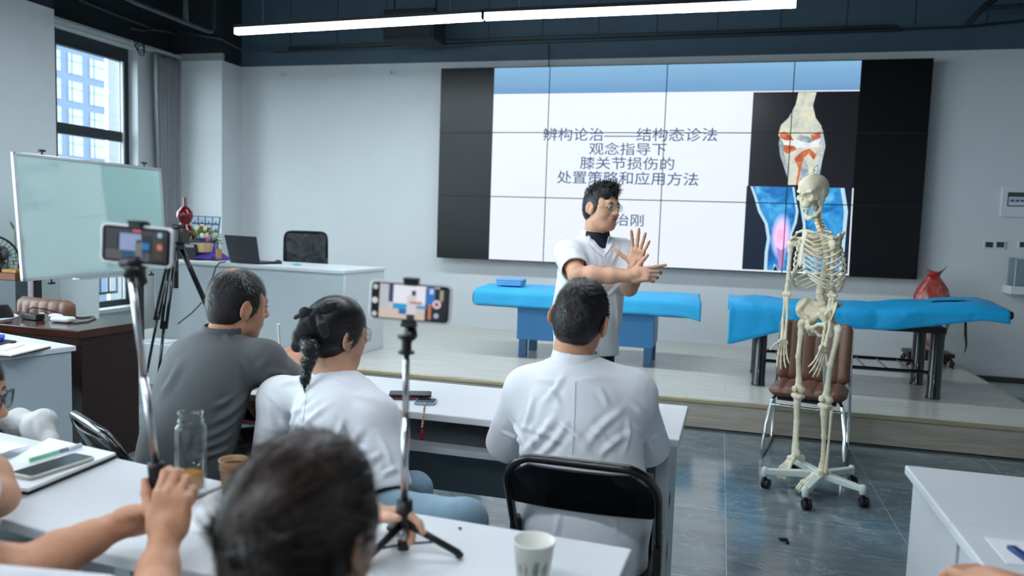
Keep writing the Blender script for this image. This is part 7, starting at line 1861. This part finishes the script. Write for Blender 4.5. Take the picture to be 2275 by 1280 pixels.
# ================================================================ the anatomical skeleton on its wheeled stand
def skeleton():
    k = NT('ivory_bone'); v = k.coords('Object'); n = k.noise(v, 14, 5, .65); n2 = k.noise(v, 90, 3, .6)
    k.link(k.ramp(n, [(.28, lin((206, 190, 150))), (.5, lin((230, 221, 194))), (.72, lin((238, 232, 212)))]), k.b.inputs['Base Color'])
    k.b.inputs['Roughness'].default_value = .42; k.bump(n2, .25, .002); MBN = k.m
    M_CART = mat('pale_cartilage', (222, 214, 194), .4, var=.05); M_NERVE = mat('yellow_nerve', (208, 160, 70), .5); M_ART = mat('red_artery', (176, 50, 40), .45); M_SOCK = mat('dark_socket', (70, 56, 44), .8)
    M_STAND = mat('white_enamel_stand', (212, 222, 214), .35, var=.02)
    Yb = -3.86; bc = atz(1824, 1060, .085)
    t = thing('skeleton', 'life-size anatomical skeleton model hanging on a white wheeled stand', 'skeleton', (bc.x, bc.y, 0))
    f = unit((-.76, -.65, 0)); lf = unit(np.cross((0, 0, 1), f)); rt = -lf; up = A((0, 0, 1))       # lf = its own left, nearer the camera
    W = lambda px, py, dy=0.0: np.array(at(px, py, Yb + dy))
    def bone(name, S, res=.0035, m=None, it=1, par=None): o, V, F = finish(name, S, res, m or MBN, par or t, it); return o
    # ---- skull
    fs = unit((-.70, -.70, -.16)); R = frame(fs, (.06, 0, 1)); c = W(1805, 432); s = .94
    L = lambda x, y, z: c + R @ (A((x, y, z)) * s); q = lambda *r: A(r) * s
    S = SDF(.012); S.ell(L(0, -.018, .040), q(.070, .090, .074), R, .012); S.ell(L(0, .02, .045), q(.062, .062, .056), R, .02); S.ell(L(0, -.02, .0), q(.060, .075, .045), R, .03)
    S.ell(L(0, .048, -.030), q(.040, .036, .042), R, .02); S.ell(L(0, .058, -.055), q(.026, .022, .018), R, .012)
    for e in (-1, 1):
        S.chain([L(e * .046, .058, -.008), L(e * .060, .038, -.018), L(e * .066, .008, -.018)], [.010 * s, .008 * s, .006 * s], .008)
        S.cap(L(e * .014, .082, .020), L(e * .044, .066, .024), .009 * s, .008 * s, .010)
        S.ell(L(e * .044, .058, -.020), q(.014, .012, .012), R, .01)
        S.ell(L(e * .054, -.020, -.030), q(.012, .016, .020), R, .012)
        S.ell(L(e * .028, .082, -.001), q(.0185, .036, .0165), R, .004, 's')
        S.ell(L(e * .068, .024, .012), q(.008, .028, .030), R, .015, 's')
        S.ell(L(e * .058, .020, -.036), q(.012, .018, .014), R, .006, 's')
    S.ell(L(0, .088, -.026), q(.011, .020, .016), R, .004, 's'); S.cap(L(0, .082, .012), L(0, .094, -.004), .006 * s, .004 * s, .006)
    sk = bone('skull', S, .0026)
    for i in range(12):
        a = (i - 5.5) * .21; MB().ell(L(.026 * math.sin(a * 1.2), .046 + .032 * math.cos(a * 1.2), -.074), q(.0036, .0032, .007), 8, 6).build('tooth', mat('tooth_white', (232, 228, 208), .3, var=.02) if i == 0 else bpy.data.materials['tooth_white'], sk, smooth=True)
    # lower jaw, dropped open
    Rj = R @ np.array(Euler((-.55, 0, 0)).to_matrix()); hj = L(0, .0, -.040); J = lambda x, y, z: hj + Rj @ (A((x, y, z)) * s)
    S = SDF(.008)
    for e in (-1, 1):
        S.chain([J(e * .052, .0, .012), J(e * .050, .004, -.030), J(e * .046, .014, -.046)], [.007 * s, .009 * s, .009 * s], .01); S.chain([J(e * .046, .014, -.046), J(e * .034, .050, -.056), J(e * .014, .074, -.058)], [.010 * s, .010 * s, .011 * s], .01)
        S.ell(J(e * .049, .008, -.012), q(.004, .014, .022), Rj, .006)
    S.cap(J(-.014, .074, -.058), J(.014, .074, -.058), .0115 * s, None, .01); S.ell(J(0, .080, -.066), q(.014, .010, .009), Rj, .008)
    jw = bone('mandible', S, .003)
    for i in range(10):
        a = (i - 4.5) * .22; MB().ell(J(.024 * math.sin(a * 1.2), .044 + .033 * math.cos(a * 1.2), -.044), q(.0034, .0030, .007), 8, 6).build('tooth', bpy.data.materials['tooth_white'], jw, smooth=True)
    b = MB(); tp = L(0, -.012, .118)
    pts = [tp + A((.006 * math.cos(a * .9), .006 * math.sin(a * .9), .0022 * a)) for a in range(14)]; b.tube(pts, .0022, 6); b.tube([pts[-1], pts[-1] + A((0, 0, .008)), pts[-1] + A((.010, 0, .014)), pts[-1] + A((.014, 0, .006))], .0022, 6); b.build('hanging_hook', M_STEEL, t, smooth=True)
    # ---- spine
    pts = [L(0, -.022, -.052), W(1812, 478), W(1817, 500), W(1830, 530), W(1836, 565), W(1832, 605), W(1823, 640), W(1824, 668), W(1834, 690)]
    pts = [A(p) for p in pts]; cum = [0]
    for i in range(1, len(pts)): cum.append(cum[-1] + np.linalg.norm(pts[i] - pts[i - 1]))
    def sp(u):
        d = u * cum[-1]; i = min(max(j for j in range(len(cum)) if cum[j] <= d + 1e-9), len(pts) - 2); w = (d - cum[i]) / (cum[i + 1] - cum[i])
        p0 = pts[max(i - 1, 0)]; p1, p2 = pts[i], pts[i + 1]; p3 = pts[min(i + 2, len(pts) - 1)]
        return .5 * (2 * p1 + (p2 - p0) * w + (2 * p0 - 5 * p1 + 4 * p2 - p3) * w * w + (3 * p1 - p0 - 3 * p2 + p3) * w ** 3)
    us = []; u = .0
    for i in range(24):
        h = (.0155 + .0075 * min(1, max(0, (i - 5) / 17))); us.append((u + h / 2, h)); u += h
    tot = u; vert = []
    for i, (u, h) in enumerate(us):
        u = u / tot; p = sp(u); d = unit(sp(min(1, u + .01)) - sp(max(0, u - .01))); fw = unit(f - d * np.dot(f, d)); r = .0125 + .010 * min(1, max(0, (i - 3) / 18)); Rv = np.stack([np.cross(fw, -d), fw, -d], 1)
        vert.append((p, Rv, r)); S = SDF(.006); hh = h / tot * cum[-1]
        S.cap(p + d * hh * .22, p - d * hh * .22, r, r, .006, 'u', (d, .55))
        S.chain([p - fw * r * .7, p - fw * (r + .014), p - fw * (r + .028) + d * .014], [.007, .006, .004], .006)
        for e in (-1, 1): S.chain([p - fw * r * .9 + Rv[:, 0] * e * .008, p - fw * (r + .006) + Rv[:, 0] * e * (.022 + .006 * (i > 18))], [.006, .004], .006)
        bone('vertebra', S, .0032, it=0)
        if i < 23: p2 = sp(min(1, (us[i + 1][0]) / tot)); MB().cyl(p * .52 + p2 * .48 - d * .0022, p * .48 + p2 * .52 + d * .0022, r * .95, n=14).build('disc', M_CART, t)
    for e in (-1, 1): MB().tube([sp(x) + lf * e * .016 - f * .004 for x in (.03, .08, .13, .18, .24)], .0022, 6).build('vertebral_artery', M_ART, t, smooth=True)
    for i in (2, 3, 4, 5, 6, 19, 20, 21):
        p, Rv, r = vert[i]; MB().tube([p - f * r * .8, p + lf * (r + .006) - f * .006, p + lf * (r + .016) + A((0, 0, -.008))], [.003, .0028, .0016], 6).build('spinal_nerve', M_NERVE, t, smooth=True)
    # ---- breast bone and ribs
    st0, st1, st2 = W(1789, 517, -.05), W(1783, 548, -.07), W(1778, 586, -.08)
    S = SDF(.008); S.cap(st0, st0 * .6 + st1 * .4, .021, .015, .008, 'u', (f, .35)); S.chain([st1, st2], [.012, .014], .008, 'u', (f, .40)); S.cap(st2, st2 - up * .022, .007, .004, .006); S.cap(st0, st2, .011, .012, .006, 'u', (f, .45)); bone('sternum', S, .003)
    def stern(w): return st0 * (1 - w) + st2 * w
    for i in range(12):
        pv, Rv, r = vert[7 + i]; w = [.058, .082, .098, .110, .118, .123, .126, .126, .123, .118, .105, .09][i]; fl_ = i >= 10
        drop = [.035, .055, .07, .08, .088, .094, .098, .10, .10, .095, .07, .05][i]; dep = [.085, .105, .12, .13, .138, .142, .142, .138, .128, .112, .07, .04][i]
        for e in (-1, 1):
            sd = lf * e; P0 = pv - f * (r * .6)
            end_a = 2.35 if i < 6 else (2.2 - .12 * (i - 6) if not fl_ else 1.5)
            path = []
            for j in range(15):
                a = end_a * j / 14; x = w * math.sin(min(a, 2.6)) * (1.0 + .12 * math.sin(a)); y = -.028 * math.sin(min(a * 2.2, PI)) + dep * .62 * (1 - math.cos(a)) * .78
                path.append(P0 + sd * (.012 + x) + f * y - up * drop * (j / 14) ** 1.1)
            MB().tube(path, [.0052] + [.0058] * 12 + [.0050, .0045], 8, flat=1.0).build('rib', MBN, t, smooth=True)
            if not fl_:
                tgt = stern(min(1.0, .06 + i * .150)) + sd * .012 if i < 7 else stern(1.0) + sd * (.020 + .018 * (i - 6)) - up * (.012 + .020 * (i - 6))
                m = path[-1] * .5 + tgt * .5 - up * .012; MB().tube([path[-1], m, tgt], .0052, 8).build('rib_cartilage', M_CART, t, smooth=True)
    # ---- shoulder girdle
    shR, shL = W(1757, 541, .11), W(1850, 541, -.11)
    for e, sh in ((-1, shR), (1, shL)):
        sd = lf * e; S = SDF(.008); ac = sh + up * .028 - sd * .004
        S.chain([st0 + sd * .018 + up * .010, st0 * .6 + ac * .4 + f * .022 + up * .012, st0 * .25 + ac * .75 - f * .004 + up * .004, ac], [.0085, .0060, .0062, .0080], .008); bone('clavicle', S, .003)
        S = SDF(.010); bk = vert[10][0] - f * .050 + sd * .070; g = sh - sd * .018; tp_ = bk + up * .055 + sd * .005; lw = bk - up * .085 - sd * .004
        S.chain([tp_, bk - sd * .012, lw], [.006, .006, .008], .012); S.chain([g, lw], [.011, .008], .012); S.chain([tp_, g], [.007, .011], .012); S.ell((tp_ + g + lw) / 3, (.042, .006, .055), frame(unit(-f * .8 + sd * .6)), .02); S.chain([bk + up * .03, ac - f * .02, ac], [.006, .008, .007], .008); S.chain([g + up * .012, g + up * .02 + f * .022], [.007, .006], .006); bone('scapula', S, .0034)
    # ---- arms
    def arm(sh, el, wr, hand_dir, palm, e):
        d = unit(el - sh); sd = lf * e; S = SDF(.012); S.ell(sh - sd * .008, (.021, .021, .021), None, .01); S.ell(sh + sd * .008 - up * .004, (.015, .017, .020), None, .012)
        S.chain([sh - up * .01, sh * .85 + el * .15, sh * .5 + el * .5, sh * .15 + el * .85, el], [.016, .0115, .0100, .0110, .015], .012); S.chain([el - f * .0 - sd * .022, el + sd * .022], [.012, .011], .012); bone('humerus', S, .0034)
        w = sd * .014; o = unit(wr - el)
        S = SDF(.008); S.chain([el + w * .9 + o * .018, el * .8 + wr * .2 + w * .9, el * .4 + wr * .6 + w * 1.1, wr + w * .7], [.0105, .0065, .0075, .0125], .008); bone('radius', S, .003)
        S = SDF(.008); S.chain([el - f * .012 - o * .006, el + o * .03 - w * .4, el * .5 + wr * .5 - w * 1.0, wr - w * .9], [.0125, .0110, .0068, .0085], .008); bone('ulna', S, .003)
        S = SDF(.005); fd = unit(hand_dir); n = unit(A(palm) - fd * np.dot(palm, fd)); tt = np.cross(n, fd) * 1.0
        for a_, b_ in ((.012, -.016), (.010, 0), (.012, .015), (.024, -.018), (.024, -.004), (.025, .012), (.020, .022)): S.ell(wr + fd * a_ + tt * b_, (.0105, .0105, .0095), None, .004)
        for i_, (b_, ln, cu) in enumerate(((.024, (.058, .038, .023, .017), .10), (.009, (.060, .043, .027, .018), .14), (-.008, (.056, .040, .025, .018), .18), (-.023, (.050, .031, .018, .016), .24))):
            p = wr + fd * .030 + tt * b_ * .7; dd = unit(fd + tt * b_ * 5.5); th = 0
            for j, l_ in enumerate(ln):
                th += 0 if j == 0 else cu; v_ = dd * math.cos(th) - n * math.sin(th); p2 = p + v_ * l_
                S.chain([p, p * .6 + p2 * .4, p2], [.0066 - .0007 * j, .0042 - .0004 * j, .0062 - .0009 * j], .003); p = p2
        p = wr + fd * .018 + tt * .020; dd = unit(fd * .6 + tt * .9 - n * .4)
        for j, l_ in enumerate((.042, .030, .022)): p2 = p + dd * l_; S.chain([p, p * .6 + p2 * .4, p2], [.0068 - .0006 * j, .0045, .0062 - .0009 * j], .003); p = p2; dd = unit(dd + fd * .25)
        bone('hand_bones', S, .0024)
    arm(shR, W(1748, 653, .11), W(1741, 752, .07), np.array(at(1737, 812, Yb + .03)) - W(1741, 752, .07), unit(rt * .8 - f * .3 - up * .0), -1)
    arm(shL, W(1849, 656, -.11), W(1831, 768, -.14), np.array(at(1812, 824, Yb - .20)) - W(1831, 768, -.14), unit(lf * .9 + f * .1), 1)
    # ---- pelvis
    sc = pts[-1]; hipR, hipL = W(1799, 716, .07), W(1843, 722, -.09)
    S = SDF(.010); S.chain([sc, sc - up * .05 - f * .014, sc - up * .10 - f * .004], [.030, .022, .010], .015); S.box(sc - up * .02 - f * .006, (.045, .014, .032), frame(f), .012, .012); bone('sacrum', S, .0035)
    for e, hp in ((-1, hipR), (1, hipL)):
        sd = lf * e; S = SDF(.012); top = hp + up * .115 + sd * .030 - f * .012
        cen = hp + up * .070 + sd * .016 + f * .004; nrm = unit(-sd * .55 + f * .65 + up * .25); Rw = frame(nrm); S.ell(cen, (.066, .0065, .066), Rw, .012)
        asis = hp + up * .062 + sd * .030 + f * .062; psis = sc + sd * .038 + up * .014 - f * .022
        S.chain([psis, top - f * .03, top + f * .018, asis], [.009, .0085, .0085, .009], .012); S.chain([asis, hp + up * .03 + f * .03, hp + up * .008], [.008, .010, .022], .014); S.chain([psis, sc + sd * .040 - up * .03, hp + up * .02 - f * .012], [.010, .014, .022], .014)
        pub = (hipR + hipL) / 2 - up * .020 + f * .075 + sd * .016; isc = hp - up * .062 - f * .024 - sd * .012
        S.chain([hp + f * .012, hp * .4 + pub * .6 + up * .012, pub], [.018, .009, .011], .010); S.chain([hp - f * .014, hp - up * .035 - f * .026, isc], [.020, .014, .015], .012); S.chain([isc, isc * .45 + pub * .55 - up * .022, pub], [.013, .007, .010], .010)
        S.ell(hp + sd * .020 - up * .002, (.019, .019, .019), None, .006, 's'); bone('hip_bone', S, .0032)
    pm = (hipR + hipL) / 2 - up * .020 + f * .078; MB().ell(pm, (.012, .012, .020)).build('pubic_disc', M_CART, t, smooth=True)
    # ---- legs
    def leg(hp, kn, an, toe, e):
        sd = lf * e; S = SDF(.012); hd = hp + sd * .018; gt = hd + sd * .042 - up * .016
        S.ell(hd, (.021, .021, .021), None, .006); S.chain([hd, gt], [.0135, .016], .012); S.ell(gt + up * .008, (.014, .016, .020), None, .01)
        S.chain([gt - up * .01, gt * .85 + kn * .15, gt * .5 + kn * .5 + f * .012, gt * .15 + kn * .85, kn + up * .012], [.018, .0145, .0130, .0150, .022], .014)
        for z in (-1, 1): S.ell(kn + sd * z * .020 - f * .006, (.018, .024, .021), frame(f), .012)
        bone('femur', S, .0036)
        S = SDF(.01); pk = kn + f * .032 + up * .006; S.ell(pk, (.018, .009, .019), frame(f), .006); bone('patella', S, .003)
        k2 = kn - up * .028; o = unit(an - k2); S = SDF(.012); S.box(k2 - up * .006, (.036, .024, .012), frame(f), .010, .012); S.chain([k2 - up * .012, k2 * .85 + an * .15 + f * .006, k2 * .5 + an * .5, k2 * .12 + an * .88, an], [.026, .0165, .0118, .0120, .019], .014); S.ell(an - sd * .018 - up * .010, (.009, .010, .014), None, .008); bone('tibia', S, .0034)
        S = SDF(.008); fb_ = sd * .032 - f * .014; S.chain([k2 - up * .03 + fb_, k2 * .5 + an * .5 + sd * .026 - f * .010, an + sd * .022 - up * .018], [.0095, .0062, .0100], .008); bone('fibula', S, .003)
        S = SDF(.006); td = unit(toe - an); flat_ = unit(A((td[0], td[1], 0))); heel = an - flat_ * .045 - up * .045; S.ell(an - up * .016, (.020, .024, .017), frame(flat_), .008); S.chain([an - up * .03, heel], [.016, .019], .010)
        mid = an + (toe - an) * .34 - up * .002; ac = unit(np.cross(flat_, up))
        for z in (-1.2, 0, 1.2): S.ell(mid + ac * z * .014, (.014, .016, .012), None, .005)
        S.cap(an - up * .02, mid, .016, .015, .008)
        for i in range(5):
            b_ = (i - 2) * 1.0; p = mid + ac * b_ * .0085 + td * .012; mt = mid + td * (.082 - .004 * abs(b_)) + ac * b_ * .0165; r_ = .0066 if i != (4 if e > 0 else 0) else .009
            S.chain([p, p * .5 + mt * .5, mt], [r_, r_ * .68, r_ * 1.05], .003); p = mt; dd = unit(td * .9 - up * .28)
            for j, l_ in enumerate((.024, .014, .012)): p2 = p + dd * l_; S.chain([p, p * .5 + p2 * .5, p2], [r_ * .85, r_ * .6, r_ * .8], .002); p = p2
        bone('foot_bones', S, .0028)
    leg(hipR, W(1774, 866, .08), W(1769, 1002, .08), np.array(at(1738, 1048, Yb + .02)), -1)
    leg(hipL, W(1834, 888, -.10), W(1828, 1040, -.08), np.array(at(1782, 1082, Yb - .16)), 1)
    # ---- stand
    top = sc + f * .0 - up * .012; pole_b = A((bc.x, bc.y, .095)); S = None
    MB().tube([pole_b, A((bc.x, bc.y, .5)), top - up * .16 + f * .0, top - up * .02], [.0105, .0105, .0095, .0085], 14).build('pole', M_CHROME, t, smooth=True)
    MB().lathe([(.05, -.02), (.05, .02), (.018, .035), (.014, .07)], tuple(pole_b), 24).build('base_hub', M_STAND, t)
    ends = [(1699, 1046), (1762, 1020), (1786, 1094), (1917, 1086), (1892, 1042)]
    for px, py in ends:
        e = np.array(atz(px, py, .098)); d = e - pole_b; d = d * min(1.0, .33 / np.linalg.norm(d[:2])); e = pole_b + d; e[2] = .098; dn = unit(A((d[0], d[1], 0))); sd = A((-dn[1], dn[0], 0))
        r = [[p + sd * w + up * z for w, z in ((-wd, -.016), (-wd, .016 + ex), (wd, .016 + ex), (wd, -.016))] for p, wd, ex in ((pole_b, .026, .008), (pole_b * .5 + e * .5, .021, .002), (e, .016, -.004))]
        MB().ring_loft(r).build('base_arm', M_STAND, t, bevel=.004)
        MB().lathe([(.015, -.03), (.017, -.028), (.017, .012), (.012, .020), (.002, .022)], tuple(e), 14).build('arm_end', M_STAND, t, smooth=True)
        cs = MB(); w = e + A((.010, .004, -.098 + .0275)); ax = unit(A((rng_c.uniform(-1, 1), rng_c.uniform(-.6, .2), 0)))
        for o in (-.012, .012): cs.cyl(w + ax * (o - .008), w + ax * (o + .008), .0275, n=18)
        cs.cyl(w + ax * -.006, w + ax * .006, .022, n=14); c0 = cs.build('caster_wheel', M_BLACK, t, bevel=.003); cy = MB(); cy.cyl(w + up * .018, e - up * .026, .009, n=10); cy.build('caster_stem', M_BLACK, t)
rng_c = np.random.default_rng(9)
skeleton()
